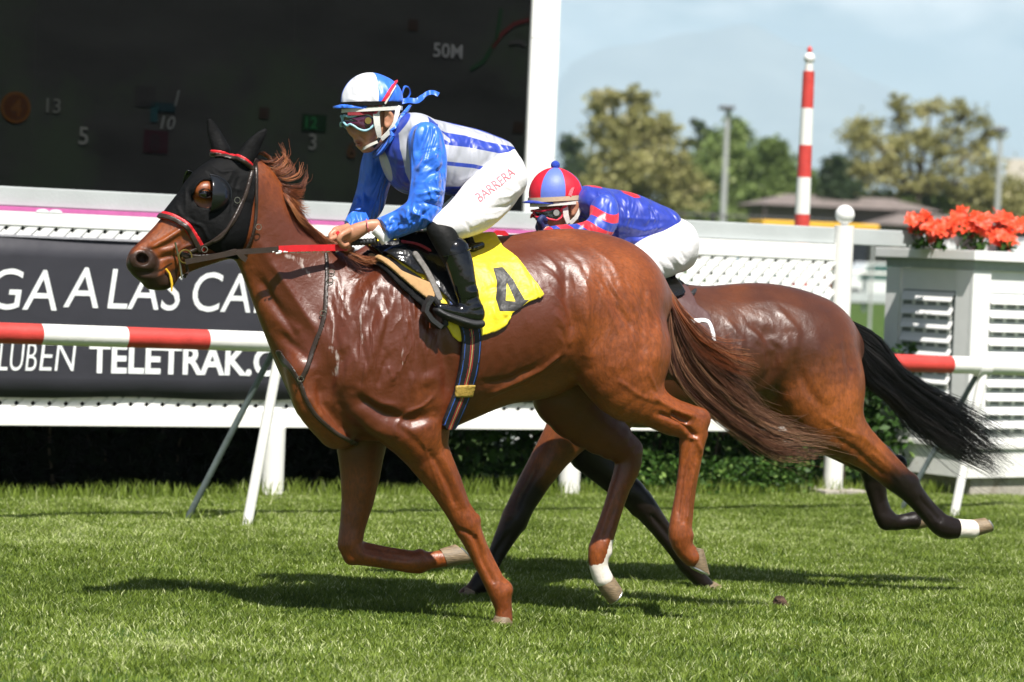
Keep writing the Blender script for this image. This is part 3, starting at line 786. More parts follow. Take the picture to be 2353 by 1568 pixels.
# straps that lie on the horse: centre line in picture points, width px
def strap(name, fr, prims, bvh, pts, w, mt, parent, off=.008, side=1, l=.15, h=.0042, mirror=False, under=-.003):
    pl = catmull(fr.poly(pts, l), 4); ww = w / 2 / fr.scale(pts[0][0], pts[0][1], l)
    lo = (pl[:, 0].min() - .03, -.45 if side == 0 else 0, pl[:, 1].min() - .03); hi = (pl[:, 0].max() + .03, .45, pl[:, 1].max() + .03)
    ph = [q for q in prims]
    v, q = shell(ph, fr, lambda P: line_d(P, pl) - ww, off, under, lo, hi, h, side)
    if len(v) == 0: print('EMPTY STRAP', name); return None
    return mesh_obj(name, loc(v), flipq(q), mt, parent)
BR = empty('bridle', (0, 0, 0)); BR.parent = H1
def hstrap(name, pts, w, mt, off, **k): return strap(name, NF, NEAR, BV1, pts, w, mt, BR, off, l=.08, **k)
hstrap('noseband_lining', [(374, 492), (400, 500), (430, 520), (452, 552), (464, 572)], 19, M_red, .013, side=0)
hstrap('noseband', [(374, 494), (400, 503), (430, 524), (450, 556), (462, 577)], 12, M_leather, .018, side=0)
hstrap('browband_lining', [(474, 352), (510, 350), (550, 362), (582, 385)], 14, M_red, .014, side=0)
hstrap('browband', [(474, 356), (510, 354), (550, 366), (582, 388)], 10, M_leather, .019, side=0)
hstrap('cheek_strap', [(590, 368), (575, 410), (560, 455), (540, 495), (515, 530), (480, 560), (440, 580)], 9, M_leather, .016)
hstrap('throat_lash', [(593, 372), (590, 430), (588, 500), (580, 545), (570, 575)], 8, M_leather, .012)
hstrap('cheek_strap', [(556, 460), (530, 505), (505, 545), (490, 556)], 7, M_leather, .020)
hstrap('chin_strap', [(420, 585), (455, 592), (500, 588), (540, 578)], 13, M_leather, .016)
def P3(x, y, lift=.01): 
    p, n = on_surface(NF, BV1, x, y, lift)
    if p is None: p = NF.at(x, y, .07)
    return loc([p])[0]
b = MB(); b.tube([P3(402, 560, .022), P3(409, 600, .022), P3(418, 640, .022)], .0042, 8)
b.build('bit_cheek', M_metal, BR, True)
rc = P3(422, 587, .022); ring = [(rc[0] + .026 * math.cos(a), rc[1] - .004, rc[2] + .026 * math.sin(a)) for a in np.linspace(0, 2 * math.pi, 21)]
MB().tube(ring, .0032, 7, False).build('bit_ring', M_brass, BR, True)
MB().tube([P3(378, 618, .008), P3(386, 628, .012), P3(389, 640, .012), P3(390, 650, .015), (P3(390, 650, .015)[0], P3(390, 650, .015)[1], P3(390, 650, .015)[2] - .03)], [.004, .004, .006, .005, .003], 7).build('tongue_tie', mat('yellow tie tape', (.75, .45, .02), .6), BR, True)
MB().tube([P3(424, 600, .02), P3(426, 620, .022), P3(424, 636, .022)], .007, 8).build('rein_loop', M_leather, BR, True)
for (x, y) in ((541, 462), (470, 568), (588, 522)):
    p = P3(x, y, .024); MB().tube([p + np.array([.012 * math.cos(a), -.0, .012 * math.sin(a)]) for a in np.linspace(0, 2 * math.pi, 9)], .0018, 5, False).build('buckle', M_metal, BR, True)
# blinker cups and eyes
def cup(cx, cy, l, sgn):
    c = NF.at(cx, cy, l); n = 12; v = []; f = []
    Rr = .074
    for i in range(n + 1):                 # half dome open to the front
        ph = math.pi / 2 * i / n
        for k in range(25):
            a = -math.pi / 2 + math.pi * k / 24
            v.append((c[0] + Rr * 1.18 * math.cos(a) * math.sin(ph), c[1] - .010 + sgn * Rr * .85 * math.cos(ph), c[2] + Rr * 1.0 * math.sin(a) * math.sin(ph)))
    for i in range(n):
        for k in range(24): f.append((i * 25 + k, i * 25 + k + 1, i * 25 + 26 + k, i * 25 + 25 + k))
    o = mesh_obj('blinker_cup', loc(v), f, M_cupp, H1)
    md = o.modifiers.new('s', 'SOLIDIFY'); md.thickness = .003; md.offset = 0
    rim = [loc([(c[0] + Rr * 1.22 * math.cos(a), c[1] - .006, c[2] + Rr * 1.04 * math.sin(a))])[0] for a in np.linspace(-math.pi / 2, math.pi / 2, 21)]
    MB().tube(rim, .0045, 7).build('rim', M_cupp, o, True)
pe, ne = on_surface(NF, BV1, 468, 447)
lc = pe[1]
cup(481, 447, lc - .004, 1)
cf = NF.at(483, 443, lc)
def cup_far():
    c = NF.at(436, 436, -lc - .03); n = 12; v = []; f = []; Rr = .066
    for i in range(n + 1):
        ph = math.pi / 2 * i / n
        for k in range(25):
            a = -math.pi / 2 + math.pi * k / 24
            v.append((c[0] - Rr * .2 + Rr * .9 * math.cos(a) * math.sin(ph), c[1] - Rr * 1.15 * math.cos(ph), c[2] + Rr * 1.15 * math.sin(a) * math.sin(ph)))
    for i in range(n):
        for k in range(24): f.append((i * 25 + k, i * 25 + k + 1, i * 25 + 26 + k, i * 25 + 25 + k))
    o = mesh_obj('blinker_cup', loc(v), f, M_cupp, H1)
    md = o.modifiers.new('s', 'SOLIDIFY'); md.thickness = .004; md.offset = 0
cup_far()
def eye(px, py, sgn):
    p, n = on_surface(NF, BV1, px, py, -.008)
    if sgn < 0: p = np.array([p[0], -p[1], p[2]])
    bm = bmesh.new(); bmesh.ops.create_uvsphere(bm, u_segments=20, v_segments=14, radius=.025)
    for q in bm.verts: q.co = (p[0] + q.co.x, -p[1] + q.co.y * .8, p[2] + q.co.z * .72)
    me = bpy.data.meshes.new('eye'); bm.to_mesh(me); bm.free()
    for pl in me.polygons: pl.use_smooth = True
    me.materials.append(M_eye); o = bpy.data.objects.new('eye', me); col.objects.link(o); o.parent = H1
    b = MB(); 
    up = [(p[0] + .026 * math.cos(a), -p[1] - sgn * .011, p[2] + .003 + .017 * math.sin(a)) for a in np.linspace(.1, math.pi - .1, 12)]
    b.tube(up, .0035, 6); up = [(p[0] + .025 * math.cos(a), -p[1] - sgn * .011, p[2] - .002 - .013 * math.sin(a)) for a in np.linspace(.1, math.pi - .1, 12)]
    b.tube(up, .003, 6); b.build('eyelid', mat('dark eyelid skin', (.014, .007, .005), .7, spec=.15), o, True)
eye(471, 449, 1); eye(471, 449, -1)

# mane: locks blown back along the crest; tail streaming behind
def hair(name, fr, guides, n, spread, mt, parent, m=14, r0=.0011, r1=.0004, jit=1.0, clump=0.74, seed=1, ragged=.7):
    """guides: lists of (px, py, l); strands blend between neighbouring guides."""
    rg = np.random.default_rng(seed); G = []
    for gd in guides:
        pts = np.array([fr.at(x, y, l) for x, y, l in gd]); pts = catmull(pts, 6)
        s = np.linspace(0, len(pts) - 1, m); i = np.clip(s.astype(int), 0, len(pts) - 2); G.append(pts[i] + (pts[i + 1] - pts[i]) * (s - i)[:, None])
    G = np.array(G); out = []
    t = np.linspace(0, 1, m)
    nc = max(6, n // 26); cu = rg.uniform(0, len(G) - 1, nc); co = rg.normal(0, 1, (nc, 3)); cw = rg.uniform(0, 6.28, (nc, 3)); cf_ = rg.uniform(2, 6, (nc, 3))
    ct = rg.random(nc); tones = []
    for i in range(n):
        c = rg.integers(nc); tones.append(ct[c]); u = np.clip(cu[c] + rg.normal(0, .09), 0, len(G) - 1.001); k = int(u) if len(G) > 1 else 0
        P = G[k] * (1 - (u - k)) + G[min(k + 1, len(G) - 1)] * (u - k)
        sp = spread * (.25 + .75 * t[:, None])
        off = co[c] * clump * sp + rg.normal(0, 1, 3) * (1 - clump) * sp
        wave = np.sin(t[:, None] * cf_[c] + cw[c]) * spread * .55 * t[:, None] + np.sin(t[:, None] * rg.uniform(4, 11, 3) + rg.uniform(0, 6, 3)) * spread * .16 * jit * t[:, None]
        wild = 2.6 if rg.random() < .07 else 1.0
        ln = rg.uniform(.45, 1.08) if rg.random() < ragged else rg.uniform(.8, 1.05)
        P2 = P + off * (1 + (wild - 1) * t[:, None] ** 2) + wave * (1 + (wild - 1) * t[:, None])
        s = np.linspace(0, (m - 1) * min(ln, 1.0), m); i0 = np.clip(s.astype(int), 0, m - 2); P2 = P2[i0] + (P2[i0 + 1] - P2[i0]) * (s - i0)[:, None]
        if ln > 1: P2[-1] += (P2[-1] - P2[-2]) * 1.2
        out.append(P2)
    v, q = strands(np.array(out), r0, r1)
    rn = np.clip(np.repeat(rg.random(nc)[:, None], 1, 1), 0, 1)
    tone = np.clip(np.array(tones) + rg.normal(0, .13, n), 0, 1)
    return mesh_obj(name, loc(v), q, mt, parent, attrs=dict(rnd=np.repeat(tone, m * 3)))
hair('mane', NF, [[(588, 365, .0), (612, 378, .03), (632, 420, .05)], [(596, 372, .0), (622, 372, .02), (640, 350, 0), (632, 335, -.02)], [(610, 385, .0), (640, 400, .03), (662, 385, .02), (655, 368, 0)],
                  [(622, 400, 0), (655, 425, .03), (690, 425, .02), (698, 400, 0)], [(634, 418, 0), (665, 440, .04), (690, 450, .03), (700, 440, .01)],
                  [(640, 430, .01), (660, 465, .06), (680, 500, .07), (700, 520, .07)], [(660, 455, 0), (690, 500, .05), (718, 530, .06), (735, 548, .06)],
                  [(690, 495, 0), (720, 530, .05), (748, 552, .06), (768, 572, .07)], [(720, 530, .0), (752, 555, .05), (790, 580, .09), (830, 600, .13)],
                  [(750, 550, .0), (800, 575, .08), (840, 600, .13), (870, 598, .15)]], 1500, .012, M_mane, H1, seed=4)
hair('forelock', NF, [[(590, 360, 0), (600, 352, .01), (618, 362, .0), (628, 372, .0)]], 60, .010, M_mane, H1)
hair('tail', NF, [[(1535, 665, 0), (1560, 720, .0), (1600, 765, .0), (1650, 800, .02), (1700, 815, .02)],
                  [(1540, 680, 0), (1565, 740, .03), (1605, 800, .04), (1670, 860, .03), (1700, 890, .02), (1730, 930, .02)],
                  [(1542, 700, 0), (1558, 770, .03), (1600, 850, .04), (1680, 930, .04), (1760, 985, .03), (1870, 1010, .02)],
                  [(1540, 715, 0), (1545, 790, .0), (1570, 870, .03), (1650, 950, .04), (1740, 1010, .03), (1800, 1040, .02), (1860, 1035, .02)],
                  [(1538, 725, 0), (1530, 800, .0), (1545, 860, .0), (1620, 930, .02), (1700, 990, .03), (1760, 1030, .02), (1830, 1052, .0)]], 1900, .030, M_tail, H1, m=20, r0=.0013, r1=.0004, seed=5)
hair('tail_top', NF, [[(1530, 655, 0), (1552, 700, .02), (1590, 750, .03), (1650, 790, .03), (1700, 800, .03)], [(1532, 670, 0), (1560, 730, .03), (1600, 790, .04), (1660, 830, .04), (1710, 850, .03)]], 650, .024, M_mane, H1, m=18, r0=.0013, r1=.0004, seed=9)
# (the dock joins them to the body)
def far_prims():
    f = FF; P = []
    P.append(C(f, [(1385, 800, 0, 142, .8), (1430, 812, 0, 165, .82), (1500, 815, 0, 168, .84), (1580, 815, 0, 155, .9), (1660, 812, 0, 146, .95), (1740, 800, 0, 138, .98), (1800, 800, 0, 132, 1.0), (1850, 808, 0, 126, .98)], .05, 5))
    P.append(C(f, [(1380, 690, 0, 30, .6), (1480, 690, 0, 26, .7), (1600, 705, 0, 26, .8), (1680, 700, 0, 36, .9), (1760, 703, 0, 40, .9), (1840, 725, 0, 42, .9), (1900, 760, 0, 40, .8), (1945, 800, 0, 36, .8)], .09, 4))
    P.append(C(f, [(1390, 800, 0, 135, .7), (1320, 742, 0, 116, .6), (1240, 680, 0, 98, .5), (1165, 652, 0, 76, .5), (1120, 650, 0, 66, .5)], .06, 4))            # neck
    P.append(C(f, [(1125, 665, 0, 56, .6), (1085, 700, 0, 66, .55), (1040, 735, 0, 50, .55), (995, 765, 0, 36, .65), (972, 780, 0, 30, .75)], .04, 4))            # head
    P.append(C(f, [(1105, 735, 0, 44, .7), (1060, 762, 0, 30, .6)], .03, 3))
    for sd in (1, -1): P.append(C(f, [(1110, 605, .045 * sd, 14, .7), (1116, 590, .05 * sd, 11, .5), (1120, 578, .05 * sd, 3, .5)], .02, 3))
    P.append(C(f, [(1360, 760, .16, 60, .5), (1345, 850, .18, 75, .5), (1350, 910, .17, 66, .65), (1330, 960, .16, 58, .75)], .05, 4))
    # near fore: reaching, knee to hoof grey-brown
    P.append(C(f, [(1345, 930, .15, 66, .7), (1305, 995, .15, 56, .7), (1268, 1045, .15, 44, .75), (1232, 1100, .145, 37, .8), (1198, 1160, .14, 32, .85), (1182, 1195, .14, 32, .9), (1163, 1230, .14, 26, .9),
                   (1140, 1275, .14, 20, .85), (1118, 1315, .14, 21, .85), (1104, 1340, .14, 24, .85), (1085, 1358, .14, 18, .9), (1070, 1368, .14, 18, 1)], .02, 1))
    # far fore
    P.append(C(f, [(1330, 960, -.14, 62, .7), (1350, 1040, -.15, 46, .75), (1400, 1090, -.15, 36, .8), (1450, 1133, -.15, 34, .9), (1480, 1165, -.15, 30, .9), (1515, 1210, -.15, 24, .85),
                   (1552, 1258, -.15, 22, .85), (1585, 1298, -.15, 26, .85), (1607, 1330, -.15, 19, .9), (1625, 1348, -.15, 17, 1)], .02, 1))
    # near hind, pushed out behind
    P.append(C(f, [(1850, 830, .12, 118, .65), (1872, 880, .15, 108, .6), (1890, 930, .16, 92, .65), (1915, 972, .16, 74, .7), (1955, 1010, .16, 54, .75), (2005, 1048, .155, 40, .75), (2060, 1098, .15, 34, .75),
                   (2085, 1120, .15, 30, .75), (2112, 1152, .15, 24, .8), (2138, 1185, .15, 22, .8), (2160, 1205, .15, 26, .85), (2180, 1214, .15, 26, .85), (2208, 1215, .15, 22, .9), (2232, 1216, .15, 22, 1)], .03, 2))
    P.append(Bp(f, 2092, 1105, .15, 17, 14, .028, 0, .03)); P.append(Bp(f, 1925, 890, .11, 62, 92, .12, 0, .05))
    # far hind
    P.append(C(f, [(1840, 850, -.12, 110, .6), (1860, 930, -.15, 80, .6), (1905, 985, -.15, 62, .7), (1965, 1030, -.15, 46, .75), (2018, 1060, -.15, 42, .75), (2012, 1082, -.15, 37, .8), (2011, 1112, -.15, 27, .8), (2018, 1150, -.15, 21, .8), (2028, 1180, -.15, 22, .85), (2038, 1195, -.15, 25, .85),
                   (2058, 1202, -.15, 18, .9), (2082, 1198, -.15, 18, 1), (2100, 1196, -.15, 21, 1)], .02, 1))
    P.append(Bp(f, 2068, 1066, -.15, 18, 22, .03, 30, .03))
    limb(f, P, (1182, 1195), (1104, 1338), .14, (.86, .5), True, 18); limb(f, P, (1470, 1155), (1590, 1300), -.15, (.75, -.62), True, 18); limb(f, P, (2095, 1130), (2170, 1212), .15, (.7, -.7), False, 20); limb(f, P, (2012, 1110), (2030, 1194), -.15, (.98, -.1), False, 18)
    P.append(Bp(f, 1790, 900, 0, 100, 80, .17, 20, .06))
    return P
FAR = far_prims()
g = evaluate(FAR, (-.55, -.5, -.03), (2.4, .5, 1.75), 0.008)
V, Q = nets(g.F, g.lo, g.h, 2); g = None
Nn = vnormals(V, Q)
if (Nn[:, 2] * np.sign(V[:, 2] - .9)).sum() < 0: Q = Q[:, ::-1]; Nn = -Nn
V = displace(V, Nn, FF, [([(1750, 780), (1760, 850), (1740, 900)], 16, -.016), ([(1800, 760), (1790, 840), (1800, 900), (1830, 950)], 18, .010), ([(1700, 730), (1740, 760), (1780, 770)], 14, -.012), ([(1715, 745), (1735, 800)], 12, .010),
    ([(1960, 800), (1965, 880), (1950, 950)], 16, .006), ([(1900, 800), (1905, 900), (1900, 960)], 14, -.007), ([(1900, 1000), (1960, 1035), (2040, 1100)], 8, -.007), ([(1960, 990), (2010, 1030), (2070, 1090)], 8, .006),
    ([(2110, 1140), (2150, 1200)], 5, -.005), ([(1240, 1060), (1205, 1130), (1185, 1180)], 7, -.006), ([(1275, 1040), (1235, 1115)], 7, .006), ([(1160, 1240), (1125, 1310)], 5, -.005), ([(1600, 860), (1680, 900), (1740, 880)], 14, -.006),
    ([(1850, 740), (1870, 820), (1860, 900)], 22, .009), ([(1660, 735), (1690, 780), (1680, 840)], 9, .007), ([(1730, 760), (1770, 800), (1765, 850)], 9, -.008), ([(1780, 700), (1820, 760), (1810, 820)], 10, .007),
    ([(1745, 900), (1765, 930), (1790, 960)], 9, -.012), ([(1820, 840), (1845, 900), (1880, 940)], 12, -.008), ([(1930, 780), (1940, 850), (1930, 920)], 10, -.006), ([(1700, 700), (1780, 690), (1860, 715)], 10, .005),
    ([(1690, 860), (1640, 880), (1600, 920)], 8, .006), ([(1880, 960), (1920, 985), (1960, 1000)], 6, .005), ([(2000, 1040), (2040, 1075), (2070, 1110)], 4, .005), ([(2105, 1135), (2135, 1175), (2160, 1205)], 3.5, .005),
    ([(1230, 1075), (1195, 1140), (1175, 1200)], 4, .005), ([(1155, 1235), (1135, 1280), (1112, 1325)], 3.5, .005), ([(1185, 1185), (1168, 1205)], 5, -.005)] + [([(1650 + 14 * i, 760 + (i * 37) % 60), (1656 + 14 * i, 800 + (i * 37) % 60)], 5, .003 * (-1) ** i) for i in range(12)])
H2 = frame_empty('racehorse', FF, 'dark bay racehorse with black tail galloping behind the chestnut, hind legs off the ground', 'horse')
P_ = V[:, [0, 2]]; nr = V[:, 1] > 0
dk = np.zeros(len(V))
dn = poly_sd(P_, FF.poly([(1225, 1085), (1262, 1130), (1215, 1260), (1130, 1400), (1020, 1400), (1100, 1280), (1180, 1120)], .15)); dk = np.maximum(dk, nr * np.clip(.45 - dn / .26, 0, 1) * .95)
dn = poly_sd(P_, FF.poly([(1300, 1000), (1500, 1080), (1700, 1400), (1500, 1400), (1300, 1150)], -.15)); dk = np.maximum(dk, ~nr * np.clip(.5 - dn / .08, 0, 1))
dn = poly_sd(P_, FF.poly([(2030, 1090), (2080, 1080), (2300, 1200), (2300, 1300), (2100, 1300), (2040, 1150)], .15)); dk = np.maximum(dk, nr * np.clip(.5 - dn / .2, 0, 1))
dn = poly_sd(P_, FF.poly([(1950, 1040), (2120, 1020), (2180, 1250), (1980, 1250)], -.15)); dk = np.maximum(dk, ~nr * np.clip(.6 - dn / .08, 0, 1))
wh = np.where(nr & (poly_sd(P_, FF.poly([(2200, 1185), (2260, 1185), (2260, 1250), (2196, 1250)], .15)) < 0), .62, 0)
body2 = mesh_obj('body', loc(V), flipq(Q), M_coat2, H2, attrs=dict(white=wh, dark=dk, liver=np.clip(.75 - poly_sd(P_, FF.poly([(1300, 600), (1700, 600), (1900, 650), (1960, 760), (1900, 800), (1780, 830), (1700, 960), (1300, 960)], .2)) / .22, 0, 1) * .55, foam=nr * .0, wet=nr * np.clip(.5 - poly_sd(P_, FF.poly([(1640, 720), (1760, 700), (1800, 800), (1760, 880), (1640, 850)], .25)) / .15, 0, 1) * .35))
BV2 = BVHTree.FromPolygons([Vector(v) for v in V.tolist()], Q.tolist())
hoof(FF, [(2228, 1238), (2277, 1222), (2262, 1190), (2222, 1196)], .15, .042, H2)
hoof(FF, [(2103, 1218), (2146, 1208), (2140, 1176), (2090, 1180)], -.15, .042, H2)
hoof(FF, [(1068, 1348), (1040, 1378), (1092, 1382), (1094, 1362)], .14, .045, H2)
hoof(FF, [(1612, 1352), (1634, 1364), (1668, 1352), (1640, 1336)], -.15, .045, H2)
hair('tail', FF, [[(1945, 738, 0), (2010, 775, .0), (2060, 845, .02), (2120, 890, .02), (2200, 935, .02), (2300, 985, .02)],
                  [(1955, 755, 0), (2020, 800, .03), (2070, 865, .04), (2150, 920, .04), (2230, 965, .03), (2290, 1020, .02)],
                  [(1965, 785, 0), (2020, 840, .03), (2075, 895, .04), (2150, 955, .04), (2220, 1005, .03), (2285, 1055, .02)],
                  [(1975, 815, 0), (2005, 870, .0), (2060, 915, .03), (2120, 970, .04), (2190, 1020, .03), (2265, 1058, .02)],
                  [(1980, 835, 0), (2010, 890, .0), (2060, 925, .0), (2110, 980, .02), (2170, 1025, .02), (2250, 1062, .0)]], 2500, .034, M_tailblk, H2, m=20, r0=.0015, r1=.0004, seed=6, ragged=.75)
hair('mane', FF, [[(1135, 592, 0), (1160, 620, .05), (1190, 640, .07)], [(1200, 582, 0), (1235, 610, .05), (1270, 630, .07)], [(1270, 600, 0), (1310, 640, .06), (1345, 660, .08)]], 500, .012, M_tailblk, H2, seed=8)
# ================================================================ saddlery
M_yel = mat('yellow nylon cloth', (0.80, 0.62, 0.015), 0.5, var=0.05, bump=0.7, bscale=7, bdist=0.035, sheen=0.2)
attr_mix(M_yel, 'num', (0.025, 0.023, 0.022))
M_tan = mat('tan felt pad', (0.42, 0.25, 0.11), 0.9, var=0.1, scale=60, bump=0.3, bscale=200, bdist=0.003)
M_web = mat('black elastic webbing', (0.008, 0.008, 0.012), 0.6, bump=0.4, bscale=300, bdist=0.002)
for a_, c_ in (('blue', (0.03, 0.10, 0.42)), ('red', (0.42, 0.02, 0.02)), ('tan', (0.40, 0.28, 0.10))): attr_mix(M_web, a_, c_)
M_greyweb = mat('grey worn webbing', (0.14, 0.13, 0.12), 0.7, var=0.3, scale=80)
M_rubber = mat('dark rubber', (0.018, 0.018, 0.019), 0.55, var=0.3, bump=0.5, bscale=180, bdist=0.003)
M_maroon = mat('maroon nylon cloth', (0.085, 0.040, 0.038), 0.5, var=0.1, bump=0.5, bscale=8, bdist=0.03)

def area(name, fr, prims, pts, mt, parent, off, under, l=.2, h=.005, side=1, attrs=None, disp=None, pad=.03, relax=2, ret=False):
    pl = fr.poly(pts, l); lo = (pl[:, 0].min() - pad, -.42 if side == 0 else -.01, pl[:, 1].min() - pad); hi = (pl[:, 0].max() + pad, .42, pl[:, 1].max() + pad)
    hi = (hi[0], hi[1], min(hi[2], 1.75))
    v, q = shell(prims, fr, lambda P: poly_sd(P, pl), off, under, lo, hi, h, side, relax=relax)
    if disp is not None: v = displace(v, vnormals(v, q) * (1 if (vnormals(v, q)[:, 1] * np.sign(v[:, 1])).sum() > 0 else -1), fr, disp)
    at = attrs(v) if attrs else None
    return mesh_obj(name, loc(v), flipq(q), mt, parent, attrs=at)

n_out = [(1143, 617), (1165, 614), (1182, 643), (1188, 660), (1201, 689), (1211, 689), (1182, 715), (1142, 715), (1135, 686), (1144, 649)]
n_in = [(1166, 648), (1180, 693), (1158, 691)]
def num_attr(v):
    P = v[:, [0, 2]]; a = poly_sd(P, NF.poly(n_out, .27)); b_ = poly_sd(P, NF.poly(n_in, .27))
    return dict(num=np.where(v[:, 1] > 0, np.maximum(a, -b_), .1))
cl_pts = [(1060, 560), (1070, 400), (1184, 400), (1186, 566), (1206, 594), (1221, 627), (1230, 645), (1248, 675), (1243, 682), (1213, 693), (1173, 720), (1158, 748), (1136, 762), (1094, 773), (1049, 786),
          (1034, 773), (1021, 750), (990, 690), (950, 630), (925, 600), (885, 563), (890, 400), (960, 400)]
tag(area('saddle_cloth', NF, NEAR, cl_pts, M_yel, None, .017, .004, l=.27, side=0, attrs=num_attr,
    disp=[([(1180, 570), (1195, 620), (1205, 680)], 9, .006), ([(1110, 590), (1125, 660), (1118, 740)], 8, .005), ([(1150, 580), (1105, 640)], 7, -.004), ([(1170, 710), (1130, 740)], 6, -.005),
          ([(1120, 735), (1112, 700)], 5, .005), ([(1215, 640), (1225, 690)], 6, .007), ([(1100, 665), (1140, 658)], 5, -.005), ([(1180, 600), (1130, 605)], 6, .004), ([(1130, 700), (1160, 740)], 5, .004)]),
    'yellow saddle cloth with black number 4 on the chestnut horse', 'saddle cloth')
bpy.data.objects['saddle_cloth'].location = tuple(NF.o); bpy.data.objects['saddle_cloth'].rotation_euler = (0, 0, NF.th)

SD = frame_empty('saddle', NF, 'small black racing saddle with tan pad under the blue and silver jockey', 'saddle')
area('black_strip', NF, NEAR, [(862, 588), (880, 575), (995, 655), (994, 683), (975, 716), (917, 658)], M_black, SD, .024, .008, l=.25)  # black strip along the felt pad's lower edge
area('felt_pad', NF, NEAR, [(876, 588), (885, 582), (906, 600), (926, 622), (950, 633), (995, 652), (994, 680), (983, 692), (950, 664), (917, 632)], M_tan, SD, .042, .010, l=.26)
area('saddle_flap', NF, NEAR, [(885, 566), (900, 556), (950, 552), (1015, 560), (1045, 600), (1060, 660), (1055, 700), (1036, 702), (1005, 664), (988, 634), (964, 628), (920, 596)], M_blkleather, SD, .036, .010, l=.26)
area('saddle_seat', NF, NEAR, [(940, 575), (930, 400), (1110, 400), (1112, 572), (1060, 580), (1000, 590)], M_blkleather, SD, .035, .005, l=.2, side=0)
p = NF.at(1085, 571, .10)
MB().tube([loc([NF.at(1060, 573, .10)])[0], loc([NF.at(1085, 570, .13)])[0], loc([NF.at(1104, 566, .10)])[0], loc([NF.at(1110, 562, .0)])[0], loc([NF.at(1100, 560, -.10)])[0]], [.014, .018, .017, .016, .012], 10).build('cantle', M_blkleather, SD, True)
strap('pad_edge', NF, NEAR, BV1, [(948, 556), (968, 562), (990, 575)], 8, mat('pink red padding', (.55, .05, .07), .6), SD, .046, l=.2, under=.01)
strap('stirrup_leather', NF, NEAR, BV1, [(966, 585), (985, 618), (997, 650), (1006, 684)], 15, M_greyweb, SD, .046, l=.28, under=.02)
o = SD
# stirrup iron
q = [NF.at(x, y, .33) for x, y in ((992, 682), (980, 700), (976, 715), (990, 735), (1012, 752))]
MB().ribbon([tuple(loc([a])[0]) for a in q], .05, .018, (0, 1, 0)).build('stirrup', M_rubber, SD, True)
q = [NF.at(x, y, .30) for x, y in ((996, 684), (1008, 700), (1022, 728), (1024, 745), (1012, 752))]
MB().tube([tuple(loc([a])[0]) for a in q], [.012, .014, .014, .014, .012], 8).build('stirrup', M_rubber, SD, True)

def belt(name, fr, prims, bvh, pts, w, mt, parent, off, l, bands, side=1, under=.0, h=.004, lock=None):
    pl = catmull(fr.poly(pts, l), 5); ww = w / 2 / fr.scale(pts[0][0], pts[0][1], l)
    lo = (pl[:, 0].min() - .04, -.40 if side == 0 else -.005, pl[:, 1].min() - .04); hi = (pl[:, 0].max() + .04, .42, pl[:, 1].max() + .04)
    v, q = shell(prims, fr, lambda P: line_d(P, pl) - ww, off, under, lo, hi, h, side, relax=2)
    P = v[:, [0, 2]]; best = np.full(len(P), 1e9); u = np.zeros(len(P))
    for a, b_ in zip(pl[:-1], pl[1:]):
        e = b_ - a; L_ = np.linalg.norm(e) + 1e-9; w_ = P - a; t = np.clip(w_ @ e / L_ ** 2, 0, 1); d = np.hypot(*(w_ - t[:, None] * e).T)
        c = (e[0] * w_[:, 1] - e[1] * w_[:, 0]) / L_; m = d < best; best[m] = d[m]; u[m] = c[m]
    u /= ww; at = {}
    for k_, (cs, hw) in bands.items(): at[k_] = np.min([np.abs(u - c) for c in cs], 0) - hw
    return mesh_obj(name, loc(v), flipq(q), mt, parent, attrs=at)
G1 = belt('overgirth', NF, NEAR, BV1, [(1000, 575), (1022, 630), (1048, 700), (1070, 760), (1070, 830), (1060, 900), (1046, 942), (1037, 968)], 48, M_web, None, .030, .25, dict(blue=((-.78, .76), .045), red=((-.17, .15), .045), tan=((-.01,), .06)), under=.002)
G1.location = tuple(NF.o); G1.rotation_euler = (0, 0, NF.th)
tag(G1, 'black elastic girth with blue, red and tan stripes round the chestnut horse', 'girth')
k_ = area('keeper', NF, NEAR, [(1037, 884), (1086, 884), (1084, 913), (1036, 912)], mat('ochre leather keeper', (.40, .26, .05), .55, var=.2, bump=.4, bscale=90), G1, .040, .02, l=.25)

# breast collar and reins
BC = empty('breast_collar', (0, 0, 0)); BC.parent = H1
def bstrap(name, pts, w, mt, off=.009, l=.15, **k): return strap(name, NF, NEAR, BV1, pts, w, mt, BC, off, l=l, **k)
bstrap('neck_strap', [(762, 585), (759, 625), (752, 670), (743, 725), (725, 780), (706, 835), (692, 868)], 10, M_leather)
bstrap('chest_strap', [(655, 812), (672, 850), (690, 885), (700, 915), (720, 950), (745, 975), (775, 998), (815, 1018), (855, 1030)], 10, M_leather, side=0, off=.007)
for (x, y) in ((760, 628), (757, 648), (743, 722), (692, 870)):
    p = P3(x, y, .012); MB().tube([p + np.array([.013 * math.cos(a), 0, .011 * math.sin(a)]) for a in np.linspace(0, 2 * math.pi, 9)], .002, 5, False).build('buckle', M_metal, BC, True)
RN = frame_empty('reins', NF, 'taut leather reins with red rubber grip from the bit to the near jockey\'s hands', 'reins')
def LP(fr, x, y, l): return tuple(loc([fr.at(x, y, l)])[0])
MB().ribbon([LP(NF, 426, 602, .10), LP(NF, 480, 592, .125), LP(NF, 541, 580, .14), LP(NF, 600, 576, .16), LP(NF, 645, 573, .165)], .022, .006).build('leather_rein', M_leather, RN, True)
MB().ribbon([LP(NF, 640, 573, .168), LP(NF, 680, 571, .165), LP(NF, 740, 570, .15), LP(NF, 797, 569, .125)], .026, .008).build('rubber_grip', M_red, RN, True)
MB().ribbon([LP(NF, 545, 577, .16), LP(NF, 556, 590, .16), LP(NF, 566, 598, .155)], .022, .005).build('rein_stop', M_leather, RN, True)
